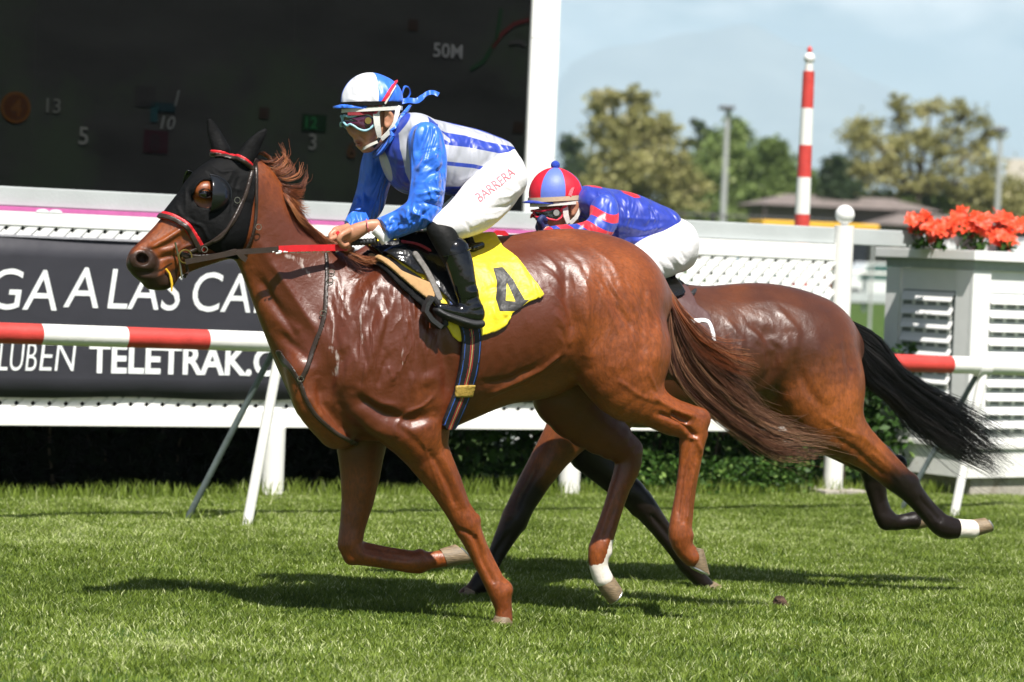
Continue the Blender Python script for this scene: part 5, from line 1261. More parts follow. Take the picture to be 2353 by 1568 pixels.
# goggles
GG = empty('goggles', (0, 0, 0)); GG.parent = J1
def goggle(fr, c, outline, lens_mt, frame_mt, parent, disc, disc_mt, Lw=.062, bulge=.022):
    kx = (fr.at(outline[0][0], outline[0][1], .1)[0] - fr.at(outline[0][0], outline[0][1], 0)[0]) / .1
    # outline on the near side (px), wraps round the face; mirrored to the far side
    pts = catmull(np.array([fr.at(x, y, 0) for x, y in outline] ), 4); s0 = pts[:, 0].min(); s1 = pts[:, 0].max()
    def wrap(p, sg): 
        u = (p[0] - s0) / (s1 - s0); l_ = Lw * 1.12 * math.sqrt(max(0, 1 - (1 - u) ** 2.4)); return np.array([p[0] + kx * l_, sg * l_, p[2]])
    for sg in (1, -1):
        loop = [wrap(p, sg) for p in pts]; loop.append(loop[0])
        MB().tube([tuple(q) for q in loc(loop)], .0048, 8, False).build('frame', frame_mt, parent, True)
        ce = np.mean(loop[:-1], 0) + np.array([-.004, .006 * sg, 0]); v = []; fcs = []; m = len(loop) - 1
        rings = 6
        for r_i in range(rings):
            t = 1 - r_i / rings
            for q in loop[:-1]: v.append(ce + (q - ce) * t + np.array([-.004, .008 * sg, 0]) * (1 - t * t))
        v.append(ce + np.array([-.004, .008 * sg, 0]))
        for r_i in range(rings - 1):
            for k in range(m): fcs.append((r_i * m + k, r_i * m + (k + 1) % m, r_i * m + m + (k + 1) % m, r_i * m + m + k))
        for k in range(m): fcs.append(((rings - 1) * m + k, (rings - 1) * m + (k + 1) % m, rings * m))
        mesh_obj('lens', loc(np.array(v)), fcs, lens_mt, parent)
    d = wrap(fr.at(*disc, 0), 1) + np.array([-.004, .010, 0])
    MB().tube([tuple(loc([d])[0]), tuple(loc([d + np.array([-.001, .004, 0])])[0])], .0135, 18).build('vent_disc', disc_mt, parent, True)
goggle(f, None, [(790, 266), (806, 270), (825, 266), (842, 265), (856, 271), (861, 283), (854, 294), (840, 302), (825, 299), (813, 291), (804, 287), (797, 290), (788, 280)], M_lens, M_gframe, GG, (846, 280), M_brass, .070)
MB().ribbon([LP(f, 856, 268, .078), LP(f, 864, 260, .089), LP(f, 880, 236, .105), LP(f, 893, 215, .104), LP(f, 904, 196, .078), LP(f, 910, 188, .03), LP(f, 910, 186, -.03), LP(f, 900, 196, -.08), LP(f, 864, 258, -.09)], .015, .004, (1, 0, .5)).build('strap', M_redstrap, GG, True)
MB().ribbon([LP(f, 862, 268, .082), LP(f, 870, 258, .094), LP(f, 886, 236, .106), LP(f, 899, 214, .102), LP(f, 909, 198, .075)], .007, .005, (1, 0, .5)).build('strap', M_hardwhite, GG, True)
MB().ribbon([LP(f, 800, 262, .05), LP(f, 822, 262, .074), LP(f, 846, 260, .082), LP(f, 858, 264, .084)], .012, .012, (0, 0, 1)).build('foam_edge', mat('dark red foam', (.25, .02, .03), .8), GG, True)
# ribbon ties of the cap
MB().ribbon([tuple(q) for q in loc(catmull(np.array([f.at(x, y, l) for x, y, l in ((920, 232, .02), (924, 215, .03), (930, 200, .03), (940, 203, .02), (942, 215, .01), (934, 228, .01), (925, 234, .02))]), 4))], .020, .004, (.2, 1, .2)).build('ribbon_tie', M_satinblue, HM, True)
MB().ribbon([tuple(q) for q in loc(catmull(np.array([f.at(x, y, l) for x, y, l in ((922, 234, .02), (940, 231, .03), (958, 232, .04), (972, 222, .03), (984, 214, .04), (996, 213, .04), (1008, 218, .05))]), 4))], [.022] * 12 + [.018] * 13, .004, (.1, .3, 1)).build('ribbon_tie', M_satinblue, HM, True)
# whip
WH = frame_empty('whip', NF, 'short black whip with ribbed handle held in the near jockey\'s fist', 'whip')
w0, w1 = np.array(LP(NF, 800, 558, .10)), np.array(LP(NF, 865, 555, .16)); mb = MB()
seq = [w0 + (w1 - w0) * t for t in np.linspace(0, 1, 27)]; mb.tube([tuple(q) for q in seq], [.0125 + .0022 * (i % 3 == 0) for i in range(25)] + [.019, .018], 12); mb.build('handle', M_rubber, WH, True)
MB().tube([tuple(w0), LP(NF, 760, 575, -.02), LP(NF, 715, 590, -.10)], [.006, .005, .004], 8).build('shaft', M_rubber, WH, True)

# ---- far jockey -------------------------------------------------------------
J2 = frame_empty('person', FF, 'jockey in deep blue silks and red banded sleeves crouched on the bay horse', 'person'); f = FF
torso2 = [(1352, 470, 0, 44, 1.4), (1385, 492, 0, 60, 1.35), (1435, 505, 0, 64, 1.25), (1485, 515, 0, 54, 1.3), (1522, 520, 0, 40, 1.6)]
arm2 = [(1388, 478, .16, 33, 1), (1386, 510, .20, 34, 1), (1362, 535, .22, 32, 1), (1325, 538, .19, 24, 1), (1285, 536, .14, 19, 1), (1262, 536, .11, 15, 1)]
arm2f = [(1360, 478, -.16, 33, 1), (1350, 515, -.20, 30, 1), (1325, 545, -.20, 28, 1), (1280, 548, -.15, 22, 1), (1240, 545, -.09, 15, 1)]
leg2 = lambda s_: [(1550, 560, .07 * s_, 50, 1.1), (1530, 582, .10 * s_, 52, 1.05), (1490, 600, .16 * s_, 48, .95), (1440, 632, .22 * s_, 38, .9), (1410, 655, .25 * s_, 32, .9)]
shin2 = lambda s_: [(1405, 665, .26 * s_, 28, .9), (1425, 720, .29 * s_, 28, .9), (1445, 775, .31 * s_, 23, .9), (1452, 800, .315 * s_, 22, .9), (1420, 808, .315 * s_, 15, 1.1), (1395, 803, .315 * s_, 11, 1.2)]
head2 = [C(f, [(1275, 450, 0, 46, .82), (1285, 470, 0, 44, .82), (1280, 488, 0, 36, .85)], .02, 3), C(f, [(1262, 500, 0, 27, 1), (1262, 515, 0, 20, 1.1), (1270, 525, 0, 14, 1.2)], .02, 3), C(f, [(1298, 500, 0, 20, 1.5), (1288, 516, 0, 16, 1.5), (1270, 525, 0, 10, 1.4)], .012, 3),
         C(f, [(1234, 490, 0, 6, .9), (1236, 502, 0, 7, 1.1)], .010, 3), C(f, [(1305, 490, 0, 30, .9), (1335, 478, 0, 34, 1)], .02, 3), C(f, [(1245, 516, -.018, 4, 1), (1243, 515, 0, 5, 1), (1245, 516, .018, 4, 1)], .004, 3)]
for sd in (1, -1):
    head2.append(C(f, [(1311, 462, .084 * sd, 5, .7), (1320, 462, .09 * sd, 5, .7), (1326, 472, .09 * sd, 5, .7), (1323, 485, .086 * sd, 4.5, .7), (1316, 493, .082 * sd, 4.5, .7)], .003, 4)); head2.append(Bp(f, 1317, 476, .08 * sd, 8, 15, .008, 0, .006))
hand2 = [C(f, [(1270, 537, .11, 13, 1), (1250, 530, .09, 14, .7), (1244, 522, .08, 13, .7)], .01, 3)]
for dl in (.03, .01, -.01, -.03): hand2.append(C(f, [(1244, 520, .08 + dl * .6, 6.5, 1), (1240, 508, .08 + dl, 6, 1), (1246, 500, .075 + dl, 5.4, 1), (1253, 506, .07 + dl, 5, 1)], .006, 3))
hand2.append(C(f, [(1252, 530, .06, 7, 1), (1242, 538, .05, 6, 1), (1236, 530, .05, 5, 1)], .006, 3))
body_j2 = sdfmesh('body', head2 + [C(f, grow(torso2, -10), .03, 4), C(f, grow(arm2, -8), .02, 4), C(f, grow(arm2f, -8), .02, 4), C(f, grow(leg2(1), -8) + grow(shin2(1), -6), .02, 4), C(f, grow(leg2(-1), -8) + grow(shin2(-1), -6), .02, 4)] + hand2, M_skin, J2, .0048, 1,
        attrs=lambda V: dict(lip=np.full(len(V), .1)))
sdfmesh('glove', [C(q_f, r_, .006, 3) if False else q_f for q_f, r_ in [(h_, 0) for h_ in [
    C(f, [(1252, 530, .09, 16, .7), (1244, 522, .08, 15, .7)], .01, 3)] + [C(f, [(1244, 520, .08 + dl * .6, 8, 1), (1240, 508, .08 + dl, 7.4, 1), (1246, 500, .075 + dl, 6.8, 1), (1253, 506, .07 + dl, 6.4, 1)], .006, 3) for dl in (.03, .01, -.01, -.03)]]], M_navy, J2, .0045, 1)
def red2(V):
    P = V[:, [0, 2]]; d = np.full(len(V), .1)
    for pl in ([(1430, 425), (1468, 438), (1466, 455), (1448, 455), (1428, 444)], [(1350, 420), (1376, 425), (1372, 434), (1350, 430)], [(1400, 550), (1425, 560), (1445, 590), (1400, 600)]):
        d = np.minimum(d, poly_sd(P, FF.poly(pl, .05)))
    return dict(red=d)
sh2 = sdfmesh('shirt', [C(f, torso2, .03, 5), Bp(f, 1370, 465, .09, 44, 34, .09, -10, .04), Bp(f, 1355, 465, -.09, 40, 34, .09, -10, .04), C(f, [(1330, 476, 0, 36, 1.1), (1355, 480, 0, 45, 1.3)], .02, 3), Bp(f, 1440, 545, 0, 60, 36, .12, 15, .05), Bp(f, 1525, 515, 0, 26, 30, .11, 0, .04)],
        M_satin2, J2, .006, 2, attrs=red2, fr=f, disp=[([(1400, 440), (1420, 490), (1440, 520)], 6, -.005), ([(1440, 520), (1490, 530), (1540, 520)], 5, .005), ([(1430, 540), (1480, 545), (1530, 532)], 5, -.005), ([(1450, 560), (1500, 548)], 4, .004), ([(1380, 440), (1385, 470)], 6, .005),
        ([(1440, 500), (1500, 505), (1545, 505)], 4, .003), ([(1420, 470), (1470, 490)], 5, -.003)])
sp = FF.at(1400, 452, .2)
def bands2(V):
    d = np.hypot(V[:, 0] - sp[0], V[:, 2] - sp[2]) * 498
    c = np.min([np.abs(d - q) - 9.5 for q in (50, 88, 122, 152)], 0) / 498
    return dict(red=c)
for rows in (arm2, arm2f):
    sdfmesh('sleeve', [C(f, rows, .03, 5)], M_sleeve2, sh2, .0055, 2, attrs=bands2, fr=f, disp=[([(1370, 500), (1395, 520)], 5, .004), ([(1340, 520), (1350, 550)], 4, -.005), ([(1320, 520), (1325, 550)], 4, .004)])
sdfmesh('breeches', [C(f, grow(leg2(1), 2), .02, 5), C(f, grow(leg2(-1), 2), .02, 5), C(f, [(1530, 530, 0, 34, 1.6), (1550, 550, 0, 48, 1.5), (1552, 580, 0, 48, 1.5)], .03, 3)], M_breech, J2, .0055, 2, fr=f,
        disp=[([(1520, 590), (1545, 610), (1560, 625)], 5, -.006), ([(1535, 580), (1560, 605), (1575, 612)], 4, .006), ([(1500, 600), (1530, 630)], 4, -.005), ([(1560, 575), (1580, 600)], 4, -.005), ([(1500, 575), (1540, 560)], 6, .003), ([(1490, 610), (1510, 635)], 4, .005)])
for s_ in (1, -1): sdfmesh('boot', [C(f, shin2(s_), .02, 4)], M_boot, J2, .006, 2)
HM2 = empty('helmet', (0, 0, 0)); HM2.parent = J2
def blu(V):
    c = FF.at(1276, 440, 0); t = FF.at(1276, 386, 0)
    az = np.arctan2(V[:, 1], -(V[:, 0] - c[0])) ; z = V[:, 2]
    a = np.degrees(az); k = np.minimum(np.abs(a - 65) - 30, np.minimum(np.abs(a + 55) - 30, np.abs(np.abs(a) - 180) - 30))
    return dict(blu=k * .001)
sdfmesh('cap_cover', [Bp(f, 1274, 447, 0, 60, 62, .106, -8, .02), Bp(f, 1298, 440, 0, 36, 36, .09, 0, .03)], M_cap2, HM2, .0045, 2, cut=cap_cut(f.at(1213, 462, 0), f.at(1336, 449, 0)), attrs=blu)
sdfmesh('pompom', [Bp(f, 1276, 380, 0, 10.5, 10.5, .021, 0, .01)], mat('blue wool pompom', (.02, .06, .45), .9, bump=.8, bscale=220, bdist=.01), HM2, .003, 1)
MB().ribbon(ringpts(f, 1276, 457, 63, .112, .10), .020, .005, (0, 0, 1)).build('band', M_tanband, HM2, True)
MB().ribbon(ringpts(f, 1279, 468, 60, .104, .12), .014, .010, (0, 0, 1)).build('rim', M_hardwhite, HM2, True)
v = []
for i in range(n + 1):
    a = math.radians(-72 + 144 * i / n); c = f.at(1272, 466, 0)
    inner = c + np.array([-.118 * math.cos(a), .100 * math.sin(a), 0.0]); outer = c + np.array([-.118 * math.cos(a) - .026 * math.cos(a) ** 2, .104 * math.sin(a), -.008])
    v += [inner, outer, inner + np.array([0, 0, .005]), outer + np.array([0, 0, .005])]
MB().add(loc(np.array(v)), fc).build('peak', satin('deep blue peak satin', (0.018, 0.040, 0.36), .6), HM2, True)
for sgn in (1, -1):
    L_ = .088 * sgn
    MB().ribbon([LP(f, 1298, 472, L_), LP(f, 1300, 495, L_), LP(f, 1306, 513, L_ * .9)], [.024, .026, .018], .008, (1, 0, .1)).build('ear_strap', M_hardwhite, HM2, True)
    MB().ribbon([LP(f, 1334, 460, L_ * .9), LP(f, 1333, 480, L_), LP(f, 1324, 500, L_ * .98), LP(f, 1308, 516, L_ * .85)], .016, .008, (1, 0, -.3)).build('ear_strap', M_hardwhite, HM2, True)
MB().ribbon([LP(f, 1304, 514, .075), LP(f, 1285, 526, .06), LP(f, 1264, 534, 0), LP(f, 1285, 526, -.06), LP(f, 1304, 514, -.075)], .011, .006, (0, 0, 1)).build('chin_strap', M_hardwhite, HM2, True)
GG2 = empty('goggles', (0, 0, 0)); GG2.parent = J2
goggle(f, None, [(1228, 484), (1242, 486), (1262, 483), (1282, 480), (1291, 486), (1291, 498), (1280, 506), (1266, 505), (1254, 501), (1244, 498), (1234, 500), (1228, 492)], M_lens2, M_redstrap, GG2, (1278, 490), M_silver, .072)
MB().ribbon([LP(f, 1288, 486, .084), LP(f, 1300, 472, .095), LP(f, 1309, 450, .110), LP(f, 1316, 432, .100), LP(f, 1318, 424, .05), LP(f, 1316, 424, -.05), LP(f, 1300, 470, -.095)], .017, .005, (1, 0, .5)).build('strap', M_redstrap, GG2, True)
# ================================================================ ground, turf, hills
def grass_ground_mat():
    m = mat('turf soil and thatch', (0.060, 0.105, 0.022), 0.95, var=0.35, scale=7, bump=0.6, bscale=90, bdist=0.02, dirt=((0.13, 0.11, 0.05), 2.3, 0.56), spec=0.1)
    return m
tag(mesh_obj('ground', [(-7000, -25, 0), (8500, -25, 0), (8500, 13100, 0), (-7000, 13100, 0)], [(0, 1, 2, 3)], grass_ground_mat(), None, False), kind='structure')

def blade_mat(name, c0, c1, c2):
    m = bpy.data.materials.new(name); m.use_nodes = True; nt = m.node_tree; p = nt.nodes['Principled BSDF']; L = nt.links.new
    at = N(nt, 'ShaderNodeAttribute', attribute_name='rnd'); cr = N(nt, 'ShaderNodeValToRGB')
    e = cr.color_ramp.elements; e[0].color = (*c0, 1); e[0].position = 0.0; e[1].color = (*c1, 1); e[1].position = .7
    q = e.new(1.0); q.color = (*c2, 1)
    L(at.outputs['Fac'], cr.inputs['Fac']); L(cr.outputs['Color'], p.inputs['Base Color'])
    p.inputs['Roughness'].default_value = 0.5; p.inputs['Specular IOR Level'].default_value = 0.22
    tr = N(nt, 'ShaderNodeBsdfTranslucent'); mx = N(nt, 'ShaderNodeMixShader'); mx.inputs[0].default_value = 0.3
    sc = N(nt, 'ShaderNodeVectorMath', operation='SCALE'); sc.inputs['Scale'].default_value = 1.3; L(cr.outputs['Color'], sc.inputs[0]); L(sc.outputs[0], tr.inputs['Color'])
    L(p.outputs[0], mx.inputs[1]); L(tr.outputs[0], mx.inputs[2]); L(mx.outputs[0], nt.nodes['Material Output'].inputs['Surface'])
    return m
M_blade = blade_mat('grass blades', (0.050, 0.088, 0.009), (0.215, 0.290, 0.042), (0.62, 0.66, 0.34))

def lat_noise(x, y, sc, seed):
    r = np.random.default_rng(seed).random((64, 64)); u, v = x * sc, y * sc; i, j = np.floor(u).astype(int), np.floor(v).astype(int); a, b = u - i, v - j
    a, b = a * a * (3 - 2 * a), b * b * (3 - 2 * b); g_ = lambda p, q: r[p % 64, q % 64]
    return (g_(i, j) * (1 - a) + g_(i + 1, j) * a) * (1 - b) + (g_(i, j + 1) * (1 - a) + g_(i + 1, j + 1) * a) * b

def turf():
    r = np.random.default_rng(11); n = 560000
    Z = np.sqrt(r.uniform(9.9 ** 2, 19.9 ** 2, n)); X = (r.uniform(-.5, .5, n) * .40) * Z; Y = Z - 12
    # keep the turf on the course side of the fence
    lf = (X + 1.42) * math.sin(R(29.3)) - (Y - 5.5) * math.cos(R(29.3)); k = lf > -.12; X, Y, Z = X[k], Y[k], Z[k]; n = len(X)
    nz = lat_noise(X, Y, 3.1, 1) * .6 + lat_noise(X, Y, 9.0, 2) * .4; nc = lat_noise(X * .5, Y, 1.7, 3) * .55 + lat_noise(X, Y, 6.0, 4) * .45
    bare = (np.hypot((X - 1.35) / .45, (Y - 1.35) / .10) < 1) | (np.hypot((X + 2.1) / .3, (Y + .2) / .05) < 1); worn = lat_noise(X * .55, Y * 1.6, 2.6, 12) * .6 + lat_noise(X, Y * 2, 5.5, 13) * .4 < .30; k = ~((bare & (r.random(n) < .6)) | (worn & (r.random(n) < .5))); X, Y, Z, nz, nc = X[k], Y[k], Z[k], nz[k], nc[k]; n = len(X)
    far = np.clip((Z - 17) / 2, 0, 1)
    h = (.012 + .031 * nz ** 1.3 + .008 * r.random(n)) * (1 + (r.random(n) < .008) * r.uniform(.3, .9, n)); w = r.uniform(.0016, .0034, n) * (1 + .25 * far)
    az = r.uniform(0, 2 * np.pi, n); ln = r.uniform(.2, 1.1, n); wd = r.uniform(0, 2 * np.pi, n)
    dx, dy = np.cos(az) * ln, np.sin(az) * ln; sx, sy = np.cos(wd) * w, np.sin(wd) * w
    B = np.stack([X, Y, np.zeros(n) - .003], 1); S = np.stack([sx, sy, np.zeros(n)], 1)
    M1 = B + np.stack([dx * h * .35, dy * h * .35, h * .6], 1); T = B + np.stack([dx * h, dy * h, h], 1)
    V = np.stack([B - S, B + S, M1 + S * .8, M1 - S * .8, T], 1).reshape(-1, 3)
    b = np.arange(n)[:, None] * 5; F = np.concatenate([b + np.array([[0, 1, 2]]), b + np.array([[0, 2, 3]]), b + np.array([[3, 2, 4]])], 0)
    c = np.clip(.08 + .72 * nc + r.normal(0, .15, n) + (r.random(n) < .10) * .5 - .10 * (lat_noise(X, Y, .8, 5) - .5), 0, 1)
    o = mesh_obj('grass', V, F, M_blade, None, False, attrs=dict(rnd=np.repeat(c, 5))); tag(o, kind='stuff', label='short mown racecourse turf with pale tips', cat='grass')
turf()
# torn turf and earth thrown up behind the galloping hooves
M_soil = mat('brown earth', (0.085, 0.048, 0.030), 0.95, var=0.4, scale=60, bump=0.8, bscale=80)
def clod(px, py, lift, sx, sz, lab):
    g0 = ground(px, py + lift); bm = bmesh.new(); bmesh.ops.create_icosphere(bm, subdivisions=3, radius=1.0); r = np.random.default_rng(int(px))
    a = r.normal(0, 1, (6, 3))
    for q in bm.verts:
        d = 1 + .22 * sum(math.sin(3 * (q.co.x * k[0] + q.co.y * k[1] + q.co.z * k[2])) for k in a) / 3; q.co = (q.co.x * sx * d, q.co.y * sx * .7 * d, q.co.z * sz * d)
    me = bpy.data.meshes.new('dirt_clod'); bm.to_mesh(me); bm.free(); me.materials.append(M_soil); o = bpy.data.objects.new('dirt_clod', me); col.objects.link(o)
    o.location = (g0[0], g0[1], max(sz * .3, lift / 520)); tag(o, lab, 'clod', 'clods of earth thrown up by the hooves')
clod(1792, 1382, 12, .030, .026, 'largest brown clod of earth kicked up on the turf behind the gallopers')
clod(1806, 1392, 4, .014, .010, 'small clod of earth just right of the largest clod')
clod(1762, 1391, 2, .013, .008, 'small flat clod of earth just left of the largest clod')

# mountains far behind
def mountain():
    r = np.random.default_rng(21); D_ = 12000.0; xs = np.linspace(-6000, 7600, 170); prof = []
    pk = [(1176, 330), (1280, 150), (1400, 105), (1520, 78), (1640, 58), (1700, 64), (1780, 100), (1860, 128), (1950, 165), (2080, 230), (2200, 300), (2353, 360)]
    pts = [((x - CX) * D_ / FPX, 1.53 + ((580 + .042 * (x - CX)) - y) * D_ / FPX) for x, y in pk]
    px_, pz_ = np.array(pts).T; V = []; m = 22
    for x in xs:
        h = np.interp(x, px_, pz_, left=240, right=240)
        h += 12 * math.sin(x * .0075) + 8.0 * math.sin(x * .021 + 1)
        for j in range(m):
            t = j / (m - 1); rg = 70 * math.sin(x * .005 + 5 * t) * (1 - t) * t * 3
            V.append((x + 160 * math.sin(t * 7 + x * .0025) * (1 - t), D_ - 2800 * (1 - t) + rg, -2 + (h + 2) * t ** 1.25 + (1 - t) * t * 100 * math.sin(x * .011 + 3 * math.sin(t * 4))))
    F = [(i * m + j, i * m + m + j, i * m + m + j + 1, i * m + j + 1) for i in range(len(xs) - 1) for j in range(m - 1)]
    tag(mesh_obj('mountains', V, F, mat('dry mountain slope', (0.16, 0.16, 0.14), 0.95, var=0.35, scale=.0025, bump=0), None, True), kind='structure')
mountain()
# ================================================================ course furniture
M_white = mat('white gloss paint', (0.80, 0.79, 0.75), 0.45, var=0.05, scale=5, bump=0.15, bscale=30, dirt=((0.50, 0.42, 0.30), 7.0, 0.66))
M_whitec = mat('clean white paint', (0.82, 0.82, 0.80), 0.5, var=0.04, scale=4, bump=0.1)
M_greyb = mat('pale grey painted beam', (0.44, 0.47, 0.47), 0.55, var=0.08, scale=3, bump=0.15)
M_redp = mat('faded red paint', (0.56, 0.055, 0.045), 0.42, var=0.18, scale=9, bump=0.15, dirt=((0.55, 0.25, 0.2), 26.0, 0.70))
M_conc = mat('weathered concrete', (0.36, 0.33, 0.28), 0.9, var=0.2, scale=14, bump=0.5, bscale=60, dirt=((0.20, 0.17, 0.12), 5.0, 0.58))
M_darkm = mat('grey green steel tube', (0.13, 0.16, 0.16), 0.5, metal=0.3, var=0.2)
M_banner = mat('charcoal vinyl banner', (0.027, 0.0265, 0.035), 0.6, var=0.08, scale=4, bump=0.5, bscale=2.2, bdist=0.03)
M_mag = mat('magenta print', (0.56, 0.13, 0.36), 0.55, bump=0)
M_letter = mat('white vinyl lettering', (0.80, 0.82, 0.82), 0.55, bump=0)

FE = Frame(-1.42, 5.5, 29.3)
FN = frame_empty('fence', FE, 'white lattice fence with grey top beam and round posts along the course', 'fence')
MB().box(-3.3, 7.6, .03, .15, 1.675, 1.785, .006).build('top_beam', M_greyb, FN)
MB().box(-3.3, 4.07, .0, .028, 1.565, 1.645, .003).build('top_panel', M_whitec, FN)
MB().box(-3.3, 2.6, .0, .028, 1.645, 1.672, .002).build('magenta_stripe', M_mag, FN)
MB().box(2.6, 4.07, .0, .028, 1.645, 1.672, .002).build('top_panel', M_whitec, FN)
for cx_ in (FE.at(98, 485)[0], FE.at(128, 487)[0]):
    MB().prism([(cx_ + .040 * math.cos(a), 1.645 + .020 * math.sin(a)) for a in np.linspace(0, math.pi, 14)], -.003, .004).build('printed_arc', M_letter, FN)
MB().box(-3.3, 4.07, -.02, .035, .42, .520, .004).build('bottom_board', M_white, FN)
lt = MB(); z0, z1 = .5, 1.60
for sg, (ya, yb) in ((1, (.006, .014)), (-1, (.0145, .0225))):
    s = -4.5
    while s < 5.6:
        w = .033; H = z1 - z0
        a = s; b_ = s + sg * H
        lo_s, hi_s = min(a, b_), max(a, b_)
        if lo_s > -3.3 - H and hi_s < 4.07 + H:
            # clip the slanted slat to the panel's ends
            def zt(x): return z0 + (x - a) / (b_ - a) * H
            xs_ = sorted([np.clip(a, -3.3, 4.07), np.clip(b_, -3.3, 4.07)])
            if xs_[1] - xs_[0] > .05:
                p0, p1 = (xs_[0], zt(xs_[0])), (xs_[1], zt(xs_[1]))
                lt.prism([(p0[0] - w, p0[1]), (p0[0] + w, p0[1]), (p1[0] + w, p1[1]), (p1[0] - w, p1[1])], ya, yb)
        s += .1
lt.build('lattice', M_whitec, FN)
for s_, zt_, rr in ((-2.05, 1.55, .066), (.022, 1.55, .068), (2.088, 1.55, .068), (4.14, 1.80, .066)):
    pm = MB(); ztop = .418 if s_ < 4 else zt_
    pm.lathe([(rr, 0), (rr, ztop)], s_, .012 if s_ > 4 else .0, 24); po = pm.build('post', M_white, FN, True)
    if s_ > 4:
        MB().lathe([(.02, 1.80), (.030, 1.815), (.055, 1.835), (.066, 1.868), (.060, 1.90), (.040, 1.925), (.012, 1.937), (.001, 1.938)], s_, .012, 24).build('ball_finial', M_whitec, po, True)
        MB().box(s_ - .17, s_ + .16, -.15, .18, -.02, .042, .008).build('footing', M_conc, po)
    else: MB().box(s_ - .13, s_ + .20, -.12, .15, -.02, .012, .004).build('footing', M_conc, po)

# ---- banner on the fence
BN = frame_empty('banner', FE, 'long charcoal banner with white Spanish lettering tied to the fence', 'banner')
bm_ = MB(); n_ = 60; v = []
for i in range(n_ + 1):
    s_ = -3.25 + 5.75 * i / n_
    for j in range(9):
        t = j / 8; z_ = .588 + (1.500 - .588) * t + (.006 * math.sin(s_ * 5.1) if j == 0 else 0)
        y_ = -.022 - .006 * math.sin(s_ * 3.3 + 2 * t) - .004 * math.sin(s_ * 9 + t * 6) * (1 - t)
        v.append((s_, y_, z_)); 
fcs = [(i * 9 + j, i * 9 + 9 + j, i * 9 + 10 + j, i * 9 + j + 1) for i in range(n_) for j in range(8)]
bo = mesh_obj('vinyl_sheet', v, fcs, M_banner, BN); md = bo.modifiers.new('s', 'SOLIDIFY'); md.thickness = .003
MB().box(-3.25, 2.5, -.03, -.02, 1.499, 1.512).build('hem', mat('banner hem', (.35, .35, .38), .6, bump=0), BN)
def word(s, x0, x1, yb, hm, shear, bold, parent=None, name='lettering'):
    v, fc = text_mesh(s, 1.0, shear, bold, 0.0); cap = 0.729 if False else (v[:, 1].max() - max(v[:, 1].min(), 0)); a = FE.at(x0, yb, .032); b_ = FE.at(x1, yb, .032)
    w = v[:, 0].max() - v[:, 0].min(); S_ = (b_[0] - a[0]) / w
    def on_sheet(s_, z_):
        t = (z_ - .588) / .912; return -.0265 - .006 * math.sin(s_ * 3.3 + 2 * t) - .004 * math.sin(s_ * 9 + t * 6) * (1 - t)
    vv = [(a[0] + (p[0] - v[:, 0].min()) * S_, on_sheet(a[0] + (p[0] - v[:, 0].min()) * S_, a[2] + p[1] * hm / cap), a[2] + p[1] * hm / cap) for p in v]
    return mesh_obj(name, vv, fc, M_letter, parent or BN, False)
word('VENGA', -262, 131, 703, .232, .14, .0); word('A', 146, 227, 706, .232, .14, 0); word('LAS', 248, 418, 709, .232, .14, 0); word('CARRERAS', 443, 920, 715, .232, .14, 0)
word('CLUB', -40, 83, 851, .165, .12, -.005); word('EN', 90, 174, 852, .165, .12, -.005); word('TELETRAK.CL', 204, 672, 855, .168, .0, .028)

# ---- red and white running rail
RA = Frame(-1.42, 3.6, 31)
RR = frame_empty('running_rail', RA, 'red and white striped running rail on slanted legs beside the turf', 'rail')
def rz(s): return 1.010 + (s + 1.38) * (.953 - 1.010) / 5.75
cuts = [-3.2, -2.58, -2.11, -1.64, -1.166, -.695, -.229, .24, .71, 1.18, 1.65, 2.12, 2.59, 3.06, 3.53, 4.0, 4.35, 4.822, 5.60, 6.07, 6.6]
colr = 1
red_first = {-1.64: 1, -.695: 1}
for i in range(len(cuts) - 1):
    a, b_ = cuts[i], cuts[i + 1]
    isred = (a in (-2.58, -1.64, -.695, .24, 1.18, 2.12, 3.06, 4.35, 5.60)) 
    MB().tube([(a, 0, rz(a)), ((a + b_) / 2, 0, rz((a + b_) / 2)), (b_, 0, rz(b_))], .054, 28).build('rail_section', M_redp if isred else M_white, RR, True)
for tx, ty, dk_, wh_ in ((640, 803, (425, 1195), (565, 1213)), (2255, 862, (2065, 1175), (2190, 1190))):
    def gl(px, py):
        g_ = ground(px, py) - RA.o; return (g_ @ RA.S, -(g_ @ RA.L), 0.0)
    tp = RA.at(tx, ty, 0); t3 = (tp[0], 0, tp[2] + .03)
    MB().tube([(t3[0] - .045, 0, t3[2] + .02), (t3[0] + .045, 0, t3[2] + .02)], .0585, 28).build('clamp', M_white, RR, True)
    gd = gl(*dk_); gw = gl(*wh_)
    MB().tube([(t3[0], .02, t3[2]), (gd[0], gd[1], -.02)], .0175, 12).build('leg', M_darkm, RR, True)
    MB().tube([(t3[0] + .01, -.01, t3[2]), (gw[0], gw[1], -.02)], .029, 14).build('leg', M_white, RR, True)
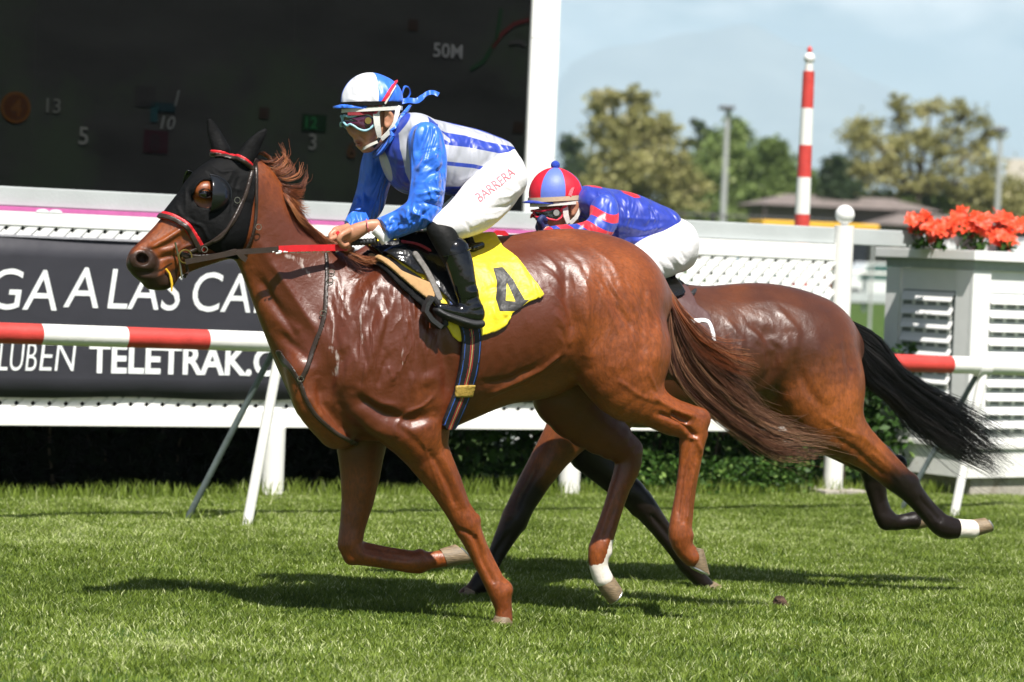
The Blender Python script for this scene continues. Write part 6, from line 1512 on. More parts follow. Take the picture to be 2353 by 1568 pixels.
# clumps of taller grass growing round the rail feet and the fence line
def clumps():
    r = np.random.default_rng(31); P = []
    for i in range(5200):
        s_ = r.uniform(-3.2, 6.5); l_ = r.normal(.02, .06); w_ = FE.o + s_ * FE.S + l_ * FE.L; P.append((w_[0], w_[1], .05 + .07 * r.random() * (.4 + lat_noise(np.array([s_]), np.array([0.]), 2.2, 9)[0])))
    for f_ in ((425, 1195), (565, 1213), (2065, 1175), (2190, 1190)):
        g_ = ground(*f_)
        for i in range(60): P.append((g_[0] + r.normal(0, .03), g_[1] + r.normal(0, .03), .05 + .03 * r.random()))
    P = np.array(P); n = len(P); az = r.uniform(0, 6.28, n); ln = r.uniform(.1, .7, n); wd = r.uniform(0, 3.14, n); h = P[:, 2]; w = r.uniform(.002, .004, n)
    B = P.copy(); B[:, 2] = 0; S = np.stack([np.cos(wd) * w, np.sin(wd) * w, 0 * w], 1); T = B + np.stack([np.cos(az) * ln * h, np.sin(az) * ln * h, h], 1); M1 = (B + T) / 2 + np.stack([0 * h, 0 * h, h * .12], 1)
    V = np.stack([B - S, B + S, M1 + S * .8, M1 - S * .8, T], 1).reshape(-1, 3); b = np.arange(n)[:, None] * 5
    F = np.concatenate([b + np.array([[0, 1, 2]]), b + np.array([[0, 2, 3]]), b + np.array([[3, 2, 4]])], 0)
    tag(mesh_obj('long_grass', V, F, M_blade, None, False, attrs=dict(rnd=np.repeat(np.clip(r.normal(.5, .16, n), 0, 1), 5))), kind='stuff', label='taller unmown grass along the foot of the fence', cat='grass')
clumps()

# ---- leaves
def leaves(P, size, seed, aspect=.55, up=.3):
    r = np.random.default_rng(seed); n = len(P); d = r.normal(0, 1, (n, 3)); d[:, 2] *= .8; d /= np.linalg.norm(d, axis=1, keepdims=True)
    q = r.normal(0, 1, (n, 3)); q[:, 2] += up; q = np.cross(d, q); q /= np.maximum(np.linalg.norm(q, axis=1, keepdims=True), 1e-6)
    s = (size * r.uniform(.6, 1.4, n))[:, None]; nn = np.cross(d, q)
    V = np.stack([P - d * s, P + q * s * aspect + nn * s * .15, P + d * s, P - q * s * aspect + nn * s * .15], 1).reshape(-1, 3)
    return V, (np.arange(n)[:, None] * 4 + np.arange(4)[None])
def leaf_mat(name, c0, c1, c2, tr=.25):
    m = blade_mat(name, c0, c1, c2); return m
M_hedge = leaf_mat('dark hedge leaves', (0.010, 0.028, 0.007), (0.055, 0.125, 0.020), (0.24, 0.36, 0.09))
M_hedged = leaf_mat('hedge leaves with painted shade', (0.002, 0.004, 0.0015), (0.004, 0.009, 0.003), (0.010, 0.018, 0.006))  # darker copy of the hedge leaves, shade painted into the colour
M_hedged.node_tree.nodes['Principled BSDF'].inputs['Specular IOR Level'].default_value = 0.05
def hedge(name, s0, s1, l0, l1, h, n, size, lab, seed, inner=True, hfun=None):
    r = np.random.default_rng(seed); s = r.uniform(s0, s1, n); l = r.uniform(l0, l1, n)
    hh = h * (.82 + .3 * lat_noise(s, l, 2.3, seed)) if hfun is None else hfun(s)
    z = hh * r.random(n) ** .8; keep = lat_noise(s, z, 7.0, seed + 3) > (.05 if s0 < 0 else .22); s, l, z = s[keep], l[keep], z[keep]
    P = FE.o + s[:, None] * FE.S + l[:, None] * FE.L + z[:, None] * np.array([0, 0, 1.0]); V, Q = leaves(P, size, seed)
    root = frame_empty(name, FE, lab, 'hedge'); root.location = tuple(FE.o)
    Vl = V - FE.o; c, s_ = math.cos(-FE.th), math.sin(-FE.th); Vl = np.stack([Vl[:, 0] * c - Vl[:, 1] * s_, Vl[:, 0] * s_ + Vl[:, 1] * c, Vl[:, 2]], 1)
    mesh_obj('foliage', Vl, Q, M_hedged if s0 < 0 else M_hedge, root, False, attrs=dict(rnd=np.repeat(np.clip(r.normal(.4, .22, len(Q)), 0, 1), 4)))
    st = MB()
    for i in range(int((s1 - s0) * 9)):
        a = r.uniform(s0, s1); b_ = -r.uniform(l0, l1); pts = [(a, b_, 0)]
        for k in range(4): pts.append((pts[-1][0] + r.normal(0, .05), pts[-1][1] + r.normal(0, .03), pts[-1][2] + h * .22))
        st.tube(pts, [.012, .010, .008, .006, .004], 5)
    st.build('stems', mat('brown twig bark', (.06, .045, .03), .9), root, True)
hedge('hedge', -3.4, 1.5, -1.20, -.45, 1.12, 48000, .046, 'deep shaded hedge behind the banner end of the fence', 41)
hedge('hedge', 1.5, 5.0, -1.10, -.16, 1.08, 26000, .032, 'leafy green hedge behind the right half of the lattice fence', 43)
def ivy():
    r = np.random.default_rng(44); n = 2600; s = r.uniform(2.3, 3.95, n); l = r.uniform(-.22, .06, n); z = r.random(n) * (.36 * (.5 + .5 * lat_noise(s, 0 * s, 3, 8)))
    P = FE.o + s[:, None] * FE.S + l[:, None] * FE.L + z[:, None] * np.array([0, 0, 1.0]); V, Q = leaves(P, .020, 45)
    o = mesh_obj('ground_ivy', V, Q, M_hedge, None, False, attrs=dict(rnd=np.repeat(np.clip(r.normal(.6, .2, n), 0, 1), 4))); tag(o, kind='stuff', label='bright ivy leaves spilling under the fence board', cat='ivy')
ivy()

# ---- louvred planter box with red flowers
g0 = ground(2214, 1146); BX = Frame(g0[0], g0[1], 36)
def bz(px, py): return BX.at(px, py, 0)[2]
zc1, zc0, zk, zs1, zs0, zp = bz(2220, 575), bz(2220, 598), bz(2220, 620), bz(2208, 1020), bz(2208, 1034), bz(2212, 1100)
PB = frame_empty('planter_box', BX, 'white louvred planter box on a concrete plinth at the right', 'planter')
W_, D_ = 1.35, .86
MB().box(0.0, W_, 0.0, D_, zp, zs0, .004).build('base', M_white, PB)
MB().box(-.02, W_ + .02, -.02, D_ + .02, zs0 + .002, zs1, .006).build('sill', M_white, PB)
MB().box(.03, W_ - .03, .03, D_ - .03, zs1, zk).build('body', M_whitec, PB)
MB().box(.0, W_, .0, D_, zk + .001, zc0, .004).build('cornice', mat('grey green trim', (.33, .37, .35), .6), PB)
MB().box(-.05, W_ + .05, -.05, D_ + .06, zc0 + .001, zc1, .004).build('cap', M_whitec, PB)
MB().box(.10, W_ + .5, .04, D_, -.02, zp - .002, .006).build('plinth', M_conc, PB)
for (x0_, x1_) in ((.004, .17), (W_ - .17, W_ - .004)): MB().box(x0_, x1_, .006, .031, zs1 + .001, zk - .002).build('pilaster', M_whitec, PB)
for (x0_, x1_) in ((.004, .17), (D_ - .17, D_ - .004)): MB().box(.006, .031, x0_ + .03, x1_, zs1 + .001, zk - .002).build('pilaster', M_whitec, PB)
zt_, zb_ = bz(2262, 676), bz(2262, 995)
k = 0; zz = zt_
sl1 = MB(); sl2 = MB(); pn = (zt_ - zb_) / 10
for i in range(10):
    za = zt_ - i * pn; zb2 = za - pn * .62
    v = [(x, y, z) for x in (.17, W_ - .17) for (y, z) in ((.028, za), (-.008, zb2), (-.008, zb2 - .008), (.028, za - .008))]
    sl1.add(v, [(0, 1, 2, 3), (4, 7, 6, 5), (0, 4, 5, 1), (1, 5, 6, 2), (2, 6, 7, 3), (3, 7, 4, 0)])
    v = [(y, x, z) for x in (.20, D_ - .17) for (y, z) in ((.028, za), (-.008, zb2), (-.008, zb2 - .008), (.028, za - .008))]
    sl2.add(v, [(0, 1, 2, 3), (4, 7, 6, 5), (0, 4, 5, 1), (1, 5, 6, 2), (2, 6, 7, 3), (3, 7, 4, 0)])
    for q in range(8):
        x = .2 + q * .118; 
        if x < W_ - .2: sl1.box(x, x + .03, .020, .034, zb2 - pn * .38, zb2 - .004)
        if x < D_ - .2: sl2.box(.020, .034, x + .02, x + .05, zb2 - pn * .38, zb2 - .004)
sl1.build('louvres', M_whitec, PB); sl2.build('louvres', M_whitec, PB)
MB().box(.16, W_ - .16, .0275, .0295, zb_ - .01, zt_ + .01).build('louvre_shade_sheet', mat('grey painted louvre shade', (.25, .27, .27), .8), PB)  # grey sheet behind the slats, its colour standing in for shade
MB().box(.0275, .0295, .19, D_ - .16, zb_ - .01, zt_ + .01).build('louvre_shade_sheet', bpy.data.materials['grey painted louvre shade'], PB)
M_petal = mat('orange red petals', (0.85, 0.085, 0.028), 0.5, var=0.25, scale=40, bump=0)
def flower(px, py, l, w, lab, seed):
    p = BX.world(BX.at(px, py, l)); zt = zc1; r = np.random.default_rng(seed)
    root = empty('flowering_plant', (p[0], p[1], zt), 0, lab, 'flowers', 'red flowers on the planter box')
    hz = max(p[2] - zt, .03); st = MB()
    for i in range(7): st.tube([(r.normal(0, .02), r.normal(0, .02), 0), (r.normal(0, .04), r.normal(0, .03), hz * .5), (r.normal(0, w * .4), r.normal(0, .05), hz)], .004, 5)
    st.build('stem', M_hedge, root)
    V, Q = leaves(np.stack([r.normal(0, w * .45, 60), r.normal(0, .07, 60), r.uniform(.0, hz * .75, 60)], 1), .026, seed); mesh_obj('leaf', V, Q, M_hedge, root, False, attrs=dict(rnd=np.full(len(V), .45)))
    for i in range(13):
        pv = []; pf = []                                   # heads of broad petals
        c = np.array([r.normal(0, w * .75), r.normal(0, .07), hz + r.normal(0, .034)]); ax = r.normal(0, .6, 3) + np.array([0, -.9, .5]); ax /= np.linalg.norm(ax)
        u = np.cross(ax, [0, 0, 1.0]); u /= np.linalg.norm(u); t = np.cross(u, ax)
        for k in range(8):
            an = 2 * math.pi * k / 8 + r.uniform(0, .4); d = u * math.cos(an) + t * math.sin(an); e = np.cross(ax, d); L_ = r.uniform(.045, .075); b0 = len(pv)
            pv += [c, c + d * L_ * .5 + e * .022 + ax * .012, c + d * L_ + ax * .004, c + d * L_ * .5 - e * .022 + ax * .012]; pf.append((b0, b0 + 1, b0 + 2, b0 + 3))
        mesh_obj('flower_head', pv, pf, M_petal, root, False)
for i, (x, y, l, w, lab) in enumerate(((2118, 512, -.3, .07, 'leftmost red flower head cluster on the planter box'), (2158, 530, -.15, .06, 'red flowers second from the left, drooping lower on the planter'),
        (2205, 505, -.35, .09, 'broad red flower cluster left of the planter middle'), (2248, 520, -.2, .06, 'red flowers right of the planter middle'),
        (2302, 508, -.4, .09, 'tall red flower cluster near the right end of the planter'), (2308, 548, -.12, .06, 'lowest red flowers at the right end of the planter'))): flower(x, y, l, w, lab, 60 + i)

# ---- video board and its white column
M_led = mat('unlit LED panel', (0.0030, 0.0032, 0.0031), 0.6, var=0.6, scale=1.3, stretch=(1, 1, 3), bump=0.25, bscale=260, bdist=0.003, spec=0.10, dirt=((0.004, 0.0065, 0.0035), 0.8, 0.52))
SL = -4.0
def sp_(x, y): q = FE.at(x, y, SL); return q[0], q[2]
xr = sp_(1213, 200)[0]
VB = frame_empty('video_board', FE, 'large black racecourse video board with faint coloured numbers', 'screen')
MB().box(-6.2, xr, 4.0, 4.3, 1.50, 8.2).build('screen_panel', M_led, VB)
for i in range(1, 5):
    q = -6.2 + (xr + 6.2) * i / 5; MB().box(q, q + .006, 3.9975, 4.01, 1.5, 8.2).build('panel_seam', M_black, VB)
def dim(c, e=.6):
    c = tuple(q * .30 for q in c); e *= .4
    return mat('dim screen print', c, 0.8, spec=0.04, bump=0.4, bscale=260, bdist=.003, var=.3, scale=200, emit=(c, e))
def screen_text(s, x, y, hp, c, shear=.0, parent=VB):
    v, fc = text_mesh(s, 1.0, shear, .015); a = FE.at(x, y, SL); sc = FPX / np.dot(FE.world(a) - CAM, _f); h = hp / sc; cap = v[:, 1].max() - max(v[:, 1].min(), 0)
    mesh_obj('displayed_number', [(a[0] + (p[0] - v[:, 0].min()) * h / cap, 3.985, a[2] + p[1] * h / cap) for p in v], fc, dim(c), parent, False)
def screen_patch(x0, y0, x1, y1, c, e=.3):
    c = tuple(q * .38 for q in c)
    a = FE.at(x0, y1, SL); b_ = FE.at(x1, y0, SL); mesh_obj('displayed_patch', [(a[0], 3.99, a[2]), (b_[0], 3.99, a[2]), (b_[0], 3.99, b_[2]), (a[0], 3.99, b_[2])], [(0, 1, 2, 3)], dim(c, e), VB, False)
G_ = (.085, .09, .085)
screen_text('13', 104, 258, 33, (.06, .065, .06)); screen_text('5', 178, 331, 40, G_); screen_text('1', 398, 243, 36, (.055, .06, .06), .2); screen_text('10', 366, 296, 30, (.075, .08, .08), .2)
screen_text('3', 707, 343, 36, G_); screen_text('50M', 993, 130, 32, (.12, .125, .13)); screen_patch(308, 200, 358, 243, (.04, .04, .042)); screen_text('2', 322, 236, 32, (.012, .012, .012))
screen_patch(344, 235, 362, 280, (.01, .06, .07)); screen_patch(362, 238, 402, 256, (.01, .035, .045)); screen_patch(328, 302, 386, 350, (.035, .008, .016)); screen_text('8', 342, 345, 38, (.008, .006, .007))
screen_patch(692, 265, 750, 300, (.004, .03, .010)); screen_text('12', 700, 294, 26, (.008, .06, .02)); screen_text('6', 795, 362, 36, (.035, .018, .008))
for (x, y) in ((948, 58), (606, 260), (1190, 293), (868, 330)): screen_patch(x - 12, y - 12, x + 12, y + 12, (.035, .022, .016))
cq = FE.at(35, 247, SL); ring_ = MB(); m_ = 26
for i in range(m_):
    a0, a1 = 2 * math.pi * i / m_, 2 * math.pi * (i + 1) / m_
    ring_.add([(cq[0] + R_ * math.cos(a), 3.988, cq[2] + R_ * math.sin(a)) for R_, a in ((.092, a0), (.112, a0), (.112, a1), (.092, a1))], [(0, 1, 2, 3)])
ring_.build('displayed_ring', dim((.055, .022, .004)), VB); mesh_obj('displayed_patch', [(cq[0] + .09 * math.cos(a), 3.990, cq[2] + .09 * math.sin(a)) for a in np.linspace(0, 2 * math.pi, 24)[:-1]], [tuple(range(23))], dim((.030, .010, .003), .2), VB, False)
screen_text('4', 22, 266, 40, (.05, .02, .004))
for (pts_, c) in (([(1215, 45), (1180, 55), (1150, 80), (1130, 110)], (.05, .008, .008)), ([(1150, 20), (1140, 90), (1110, 140), (1080, 160)], (.006, .025, .010)), ([(1168, 100), (1190, 95), (1205, 105)], (.03, .03, .03))):
    MB().ribbon([(FE.at(x, y, SL)[0], 3.988, FE.at(x, y, SL)[2]) for x, y in pts_], .03, .002, (0, 0, 1)).build('displayed_line', dim(c, .3), VB)
a_, b_ = FE.at(1219, 150, -3.97)[0], FE.at(1284, 150, -3.97)[0]
CO = frame_empty('column', FE, 'tall white column at the right edge of the black video board', 'column')
MB().box(a_, b_, 3.97, 4.33, 0, sp_(1280, 95)[1], .004).build('shaft', M_whitec, CO); MB().box(a_ + .002, b_ - .002, 3.973, 4.327, sp_(1280, 95)[1] + .004, 8.2, .004).build('shaft', M_whitec, CO)
# legs carrying the video board
for q in (-5.5, -1.0, 1.5): MB().box(q, q + .15, 4.05, 4.25, 0, 1.49).build('support_leg', M_darkm, VB)

# ---- striped winning post
zz = 24.0
def wp(px, py, Z): d = ray(px, py); t = Z / (d @ _f); return CAM + d * t
pa = wp(1861, 107, zz); X0, Y0 = pa[0], pa[1]
ST = empty('marker_post', (X0, Y0, 0), 0, 'tall red and white banded marker post with a white ball top', 'post')
def hz_(py, px=1855): return wp(px, py, zz)[2]
segs = [(164, 249, 1), (249, 334, 0), (334, 408, 1), (408, 493, 0), (493, 560, 1), (560, 640, 0), (640, 720, 1), (720, 1035, 0)]
def rad(z): t = np.clip(z / hz_(164), 0, 1); return .085 - .037 * t
for ya, yb, c in segs:
    z1_, z0_ = hz_(ya), max(hz_(yb), 0)
    MB().lathe([(rad(z0_), z0_), (rad(z1_), z1_)], 0, 0, 20).build('band', M_redp if c else M_white, ST, True)
MB().lathe([(.034, hz_(164)), (.034, hz_(147))], 0, 0, 16).build('neck', M_white, ST, True)
cz = hz_(134); MB().lathe([(max(.046 * math.sin(a), .001), cz - .047 * math.cos(a)) for a in np.linspace(.05, math.pi - .05, 12)], 0, 0, 20).build('ball', M_whitec, ST, True)
MB().lathe([(.014, hz_(122)), (.022, hz_(117)), (.018, hz_(110)), (.001, hz_(105))], 0, 0, 12).build('finial', M_redp, ST, True)
# ================================================================ distance: trees, lamps, buildings, cars
M_bark = mat('grey brown bark', (0.10, 0.08, 0.06), 0.9, var=0.3)
def fol(name, a, b_, c): return leaf_mat(name, a, b_, c)
M_olive = fol('olive spring leaves', (0.17, 0.17, 0.060), (0.40, 0.38, 0.15), (0.60, 0.54, 0.32))
M_green = fol('fresh green leaves', (0.085, 0.13, 0.032), (0.25, 0.33, 0.10), (0.42, 0.48, 0.22))
M_dark = fol('dark evergreen leaves', (0.022, 0.040, 0.020), (0.070, 0.105, 0.045), (0.13, 0.17, 0.08))
def tree(blobs, Z, mt, trunk, lab, name, n, size, seed, sparse=.3, cat='tree', group='trees beyond the course'):
    """blobs: (px, py, rx px, ry px); everything stands at distance Z."""
    r = np.random.default_rng(seed); sc = FPX / Z; base = wp(trunk[0], trunk[1], Z); root = empty(name, (base[0], base[1], 0), 0, lab, cat, group)
    Ps = []; area_ = np.array([b[2] * b[3] for b in blobs], float); cnt = (n * area_ / area_.sum()).astype(int); tips = []
    for (px, py, rx, ry), c in zip(blobs, cnt):
        o = wp(px, py, Z) - np.array([base[0], base[1], 0]); tips.append(o)
        # foliage sits in clumps on the ends of twigs
        nc = max(8, int(c / 26)); d = r.normal(0, 1, (nc, 3)); d /= np.linalg.norm(d, axis=1, keepdims=True); q = r.random(nc) ** (1 / 2.2)
        cc = o + d * q[:, None] * np.array([rx / sc, rx / sc * .8, ry / sc]); cs = r.uniform(.5, 1.2, nc) * min(rx, ry) / sc * .26
        cc = cc[r.random(nc) > sparse * .5]; cs = cs[:len(cc)]
        k = r.integers(0, len(cc), c); Ps.append(cc[k] + r.normal(0, 1, (c, 3)) * cs[k][:, None] * np.array([1, 1, .7]))
        for j in range(min(10, len(cc))): tips.append((o, cc[j]))
    P = np.vstack(Ps); P = P[P[:, 2] > .15]; V, Q = leaves(P, size, seed + 1, .6)
    tone = np.clip(.45 + .25 * np.sin(P[:, 0] * 1.3 + seed) * np.sin(P[:, 2] * 1.1) + r.normal(0, .2, len(P)), 0, 1)
    mesh_obj('crown', V, Q, mt, root, False, attrs=dict(rnd=np.repeat(tone, 4)))
    tk = MB(); h = (wp(trunk[0], trunk[1], Z)[2]); tk.tube([(0, 0, -.1), (.05, 0, h * .5), (.0, 0, max(h, 1.0))], [.30 * Z / 150, .24 * Z / 150, .16 * Z / 150], 9); top = np.array([0, 0, max(h, 1.0)]) * .9
    for t in tips:
        if isinstance(t, tuple):
            a, b2 = t; mid = (a + b2) / 2 + r.normal(0, .15, 3); tk.tube([a, mid, b2], [.05 * Z / 150, .035 * Z / 150, .015 * Z / 150], 5)
        else:
            mid = top + (t - top) * .5 + r.normal(0, .2, 3); tk.tube([top, mid, t], [.13 * Z / 150, .09 * Z / 150, .05 * Z / 150], 6)
    tk.build('trunk', M_bark, root, True)
tree([(1385, 235, 45, 36), (1450, 225, 52, 30), (1470, 290, 75, 48), (1410, 300, 60, 50), (1530, 300, 40, 40), (1450, 370, 105, 70), (1540, 380, 55, 60), (1430, 450, 110, 60), (1560, 440, 70, 60)], 150, M_olive, (1455, 400), 'broad olive leaved tree left of the lamp post', 'tree', 15000, .13, 101, .55)
tree([(1690, 300, 30, 30), (1680, 350, 55, 55), (1640, 400, 90, 60), (1720, 400, 60, 60), (1660, 470, 110, 50), (1590, 430, 50, 60)], 160, M_green, (1680, 420), 'fresh green tree behind the lamp post', 'tree', 18000, .13, 103, .25)
tree([(1778, 345, 36, 28), (1790, 400, 48, 45), (1770, 455, 70, 45)], 155, M_green, (1785, 420), 'small round green tree left of the marker post', 'tree', 11000, .12, 105, .2)
tree([(1600, 285, 28, 10), (1625, 305, 26, 12), (1600, 330, 40, 16)], 185, M_dark, (1612, 380), 'dark flat topped pine between the olive and green trees', 'pine_tree', 2500, .14, 107, .4)
tree([(1310, 335, 30, 26), (1330, 400, 45, 50), (1300, 450, 40, 60)], 170, M_dark, (1310, 430), 'dark evergreen beside the white column', 'tree', 6000, .13, 109, .2)
tree([(1975, 300, 45, 45), (2060, 245, 55, 34), (2140, 250, 60, 36), (2210, 270, 55, 40), (2020, 330, 90, 60), (2110, 320, 80, 50), (2200, 350, 75, 55), (2265, 320, 32, 48), (1960, 400, 70, 60), (2060, 410, 100, 60), (2180, 420, 90, 50), (2270, 400, 45, 50)], 150, M_olive, (2110, 420), 'huge sparse olive tree with sky showing through, right of the marker post', 'tree', 12500, .11, 111, .8)
tree([(1915, 400, 30, 50), (1930, 460, 50, 50)], 146, M_dark, (1920, 450), 'dark bushy shrub under the left edge of the huge tree', 'shrub', 4500, .12, 113, .2, 'shrub', 'shrubs beyond the course')
for i, (x, y, w, h, mt_, Z_, lab) in enumerate(((1320, 500, 60, 45, M_green, 140, 'low green bush behind the far jockey\'s cap'), (1420, 510, 80, 40, M_olive, 138, 'low olive bush under the broad olive tree'), (1540, 505, 80, 45, M_green, 142, 'green bush left of the lamp post foot'),
        (1660, 510, 70, 40, M_green, 141, 'green bush at the lamp post foot'), (1780, 500, 60, 45, M_olive, 144, 'olive bush just left of the marker post'), (1870, 440, 40, 50, M_green, 170, 'pale green bush right of the marker post'),
        (2010, 480, 70, 40, M_green, 139, 'green bush behind the brown roof'), (2120, 480, 80, 45, M_green, 137, 'green bush above the left red flowers'), (2220, 480, 80, 55, M_olive, 138, 'olive bush above the red flowers'), (2320, 470, 70, 60, M_olive, 136, 'rightmost olive bush at the picture edge'))):
    tree([(x, y, w, h), (x + w * .3, y + h * .6, w, h * .8), (x - w * .5, y, w, h)], Z_ + 14, mt_, (x, y + h * .5), lab, 'bush', 6500, .12, 120 + i, .15, 'bush', 'bushes beyond the course')

M_galv = mat('pale galvanised pole', (0.42, 0.43, 0.42), 0.5, metal=0.2)
def lamp(px, ytop, Z, lab, hw):
    t = wp(px, ytop, Z); root = empty('street_lamp', (t[0], t[1], 0), 0, lab, 'lamp', 'lamp posts beyond the course')
    MB().lathe([(.16, 0), (.14, t[2] * .5), (.10, t[2])], 0, 0, 12).build('pole', M_galv, root, True)
    MB().box(-hw, hw * .8, -.35, .35, t[2] - .02, t[2] + .16, .05).build('lamp_head', mat('dark lamp head', (.08, .08, .09), .5), root)
lamp(1672, 252, 130, 'lamp post with flat dark head in front of the green tree', .38); lamp(2300, 302, 135, 'lamp post with flat dark head at the right edge of the huge tree', .35)

# clubhouse with a brown hipped roof
def P_(px, py, Z): return wp(px, py, Z)
hb = P_(1900, 500, 146); HS = empty('house', (hb[0], hb[1], 0), R(8), 'low house with a brown tiled hipped roof behind the marker post', 'house')
HS.scale = (1.3, 1.3, 1.3)
W1, D1, zr, ze = 6.6, 4.0, 3.85, 3.38
MB().box(-2.6, 3.4, -D1 / 2 + .5, D1 / 2, 0, ze).build('wall', mat('beige render', (.16, .13, .11), .8), HS)
MB().add([(-3.1, -D1 / 2, ze), (4.0, -D1 / 2, ze), (4.0, D1 / 2 + .4, ze), (-3.1, D1 / 2 + .4, ze), (-1.6, .2, zr), (2.6, .2, zr)], [(0, 1, 5, 4), (1, 2, 5), (2, 3, 4, 5), (3, 0, 4), (3, 2, 1, 0)]).build('roof', mat('brown roof tiles', (.19, .155, .14), .8, var=.2, scale=3, bump=.6, bscale=12, bdist=.1), HS)
for q in (-2.4, -.9, .6, 2.1): w_ = MB().box(q, q + .95, -D1 / 2 + .47, -D1 / 2 + .52, 1.1, 2.6).build('window', mat('dark window glass', (.03, .035, .04), .1, bump=0), HS); MB().box(q - .05, q + 1.0, -D1 / 2 + .44, -D1 / 2 + .465, 1.0, 1.08).build('sill', M_conc, w_)
for q in (-2.95, .35, 3.7): MB().box(q, q + .14, -D1 / 2 + .08, -D1 / 2 + .22, 0, ze).build('porch_post', mat('dark timber', (.04, .03, .025), .8), HS)
hb = P_(2140, 520, 140); H_2 = empty('house', (hb[0], hb[1], 0), R(8), 'long low building with brown roof partly behind the red flowers', 'house'); H_2.scale = (1.3, 1.3, 1.3)
MB().box(-1.9, 3.6, -1.4, 1.8, 0, 2.75).build('wall', bpy.data.materials['beige render'], H_2)
MB().add([(-2.2, -1.8, 2.75), (3.9, -1.8, 2.75), (3.9, 2.2, 2.75), (-2.2, 2.2, 2.75), (-1.2, .2, 3.2), (3.0, .2, 3.2)], [(0, 1, 5, 4), (1, 2, 5), (2, 3, 4, 5), (3, 0, 4), (3, 2, 1, 0)]).build('roof', bpy.data.materials['brown roof tiles'], H_2)
for q in (-1.5, 0.2, 1.9): MB().box(q, q + 1.0, -1.43, -1.38, 1.2, 2.4).build('window', bpy.data.materials['dark window glass'], H_2)
# yellow awning
hb = P_(1830, 515, 60); AW = empty('awning', (hb[0], hb[1], 0), R(10), 'long yellow awning above the fence beam behind the marker post', 'awning')
za_, zb2_ = P_(1740, 506, 60)[2], P_(1740, 519, 60)[2]
aw = MB(); aw.box(-.88, 1.6, -.6, .6, zb2_, za_, .04); aw.build('canopy', mat('yellow canvas', (.75, .42, .03), .7), AW)
for q in (-.8, .4, 1.5): MB().tube([(q, -.5, 0), (q, -.5, zb2_)], .03, 8).build('pole', M_galv, AW)
# pale flats far right
hb = P_(2338, 400, 420); FB = empty('apartment_building', (hb[0], hb[1], 0), R(-12), 'pale stepped apartment building far away at the right edge', 'building')
zt1, zt2 = P_(2320, 366, 420)[2], P_(2345, 385, 420)[2]
MB().box(-1.6, 1.6, -3, 3, 0, zt1).build('tower', mat('cream render', (.62, .55, .47), .8), FB); MB().box(1.62, 9, -3, 3, 0, zt2).build('wing', bpy.data.materials['cream render'], FB)
for i in range(5):
    for j in range(2): MB().box(-1.2 + 1.4 * j, -.4 + 1.4 * j, -3.05, -2.98, 3 + 2.6 * i, 4.3 + 2.6 * i).build('window', bpy.data.materials['dark window glass'], FB)
# cars parked beyond, seen through the gap beside the planter
def car(px, Z, rz_, body, lab, tall=1.0):
    b = P_(px, 620, Z); rt = empty('parked_car', (b[0], b[1], 0), rz_, lab, 'car', 'cars parked beyond the course')
    prof = [(-2.1, .35), (-2.1, .85), (-1.5, 1.0), (-.8, 1.5 * tall), (.9, 1.52 * tall), (1.6, 1.05), (2.1, .9), (2.1, .35)]
    MB().prism(prof, -.85, .85).build('body', body, rt)
    for y in (-.86, .86): MB().prism([(-1.25, 1.0), (-.75, 1.42 * tall), (.8, 1.44 * tall), (1.35, 1.02)], y - .008, y + .008).build('window', mat('green tinted car glass', (.05, .12, .11), .05, bump=0), rt)
    for x in (-1.35, 1.35):
        for y in (-.8, .8): w = MB().tube([(x, y - .1, .33), (x, y + .1, .33)], .33, 18).build('wheel', M_rubber, rt, True); MB().tube([(x, y - .11, .33), (x, y + .11, .33)], .18, 14).build('hub_cap', M_silver, w, True)
    for y in (-.6, .6): MB().box(-2.13, -2.1, y - .15, y + .15, .65, .8).build('headlight', M_white, rt)
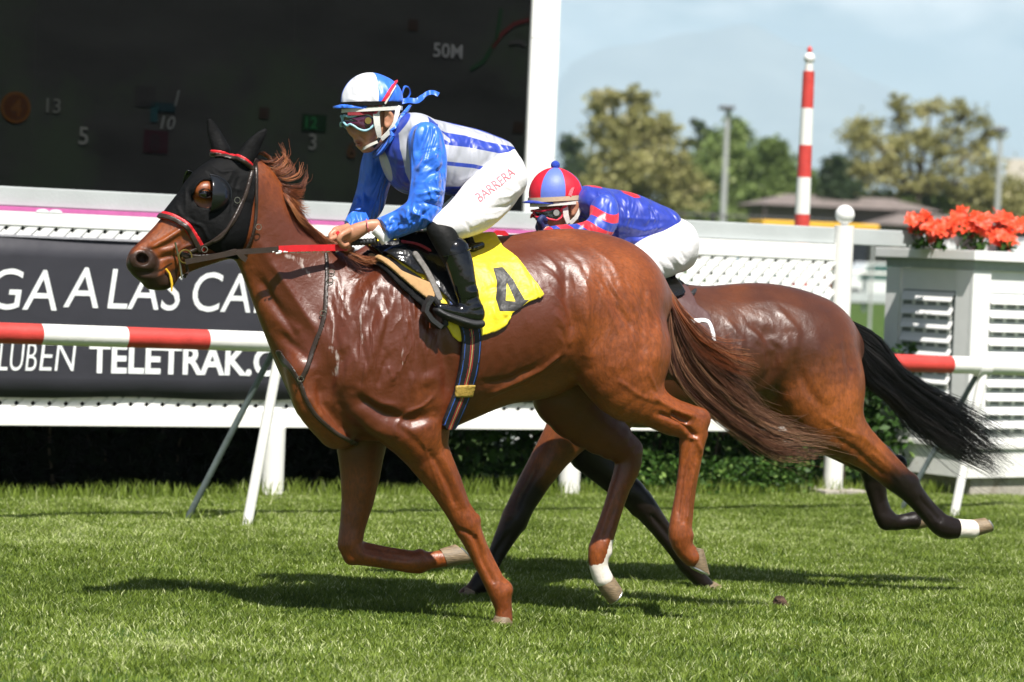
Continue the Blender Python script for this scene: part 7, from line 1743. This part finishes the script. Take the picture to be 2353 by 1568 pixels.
car(2022, 122, R(12), mat('white car paint', (.75, .77, .76), .25, coat=.5, bump=0), 'white car with green tinted windows seen through the gap beside the planter', 1.15); car(1900, 124, R(12), mat('orange car paint', (.7, .2, .03), .25, coat=.5, bump=0), 'orange car glimpsed through the lattice fence', 1.0)
car(1780, 121, R(12), mat('silver car paint', (.45, .47, .48), .25, coat=.5, metal=.4, bump=0), 'silver car hidden behind the lattice fence left of the orange car', 1.0)
GR = empty('guard_rail', (P_(1990, 640, 100)[0], P_(1990, 640, 100)[1], 0), R(10), 'low grey guard rail across the far side of the course', 'rail')
MB().box(-9, 9, -.05, .05, .32, .66).build('barrier_board', M_greyb, GR); MB().tube([(-9, 0, 1.32), (9, 0, 1.32)], .05, 8).build('rail_tube', M_white, GR, True)
for i in range(-4, 5): MB().box(i * 2 - .06, i * 2 + .06, .06, .16, 0, 1.3).build('post', M_darkm, GR)
# chain link fence line in front of the bushes
CF = empty('mesh_fence', (P_(1640, 500, 100)[0], P_(1640, 500, 100)[1], 0), R(6), 'dark wire fence with slim posts in front of the far bushes', 'fence')
zt3 = P_(1640, 495, 100)[2]
MB().tube([(-5.5, 0, zt3), (4.2, 0, zt3)], .035, 6).build('top_wire', M_rubber, CF, True)
wm = MB()
for i in range(66): wm.box(-5.5 + i * .15, -5.5 + i * .15 + .018, -.01, .01, 0, zt3)
wm.build('wire_mesh', M_rubber, CF)
for i in range(-3, 3): MB().box(i * 1.9 - .08, i * 1.9 + .08, .02, .14, 0, zt3 + .1).build('post', M_rubber, CF)

# ---- the air
hz_m = bpy.data.materials.new('haze'); hz_m.use_nodes = True; nt = hz_m.node_tree; nt.nodes.remove(nt.nodes['Principled BSDF'])
pv = N(nt, 'ShaderNodeVolumePrincipled'); pv.inputs['Color'].default_value = (0.66, 0.82, 1.0, 1); pv.inputs['Density'].default_value = 0.00012; pv.inputs['Anisotropy'].default_value = -0.35
nt.links.new(pv.outputs[0], nt.nodes['Material Output'].inputs['Volume'])
HZ = MB().box(-7500, 9000, -28, 13200, -3, 1020).build('haze', hz_m, None); tag(HZ, kind='stuff', label='thin bluish haze over the course', cat='haze')
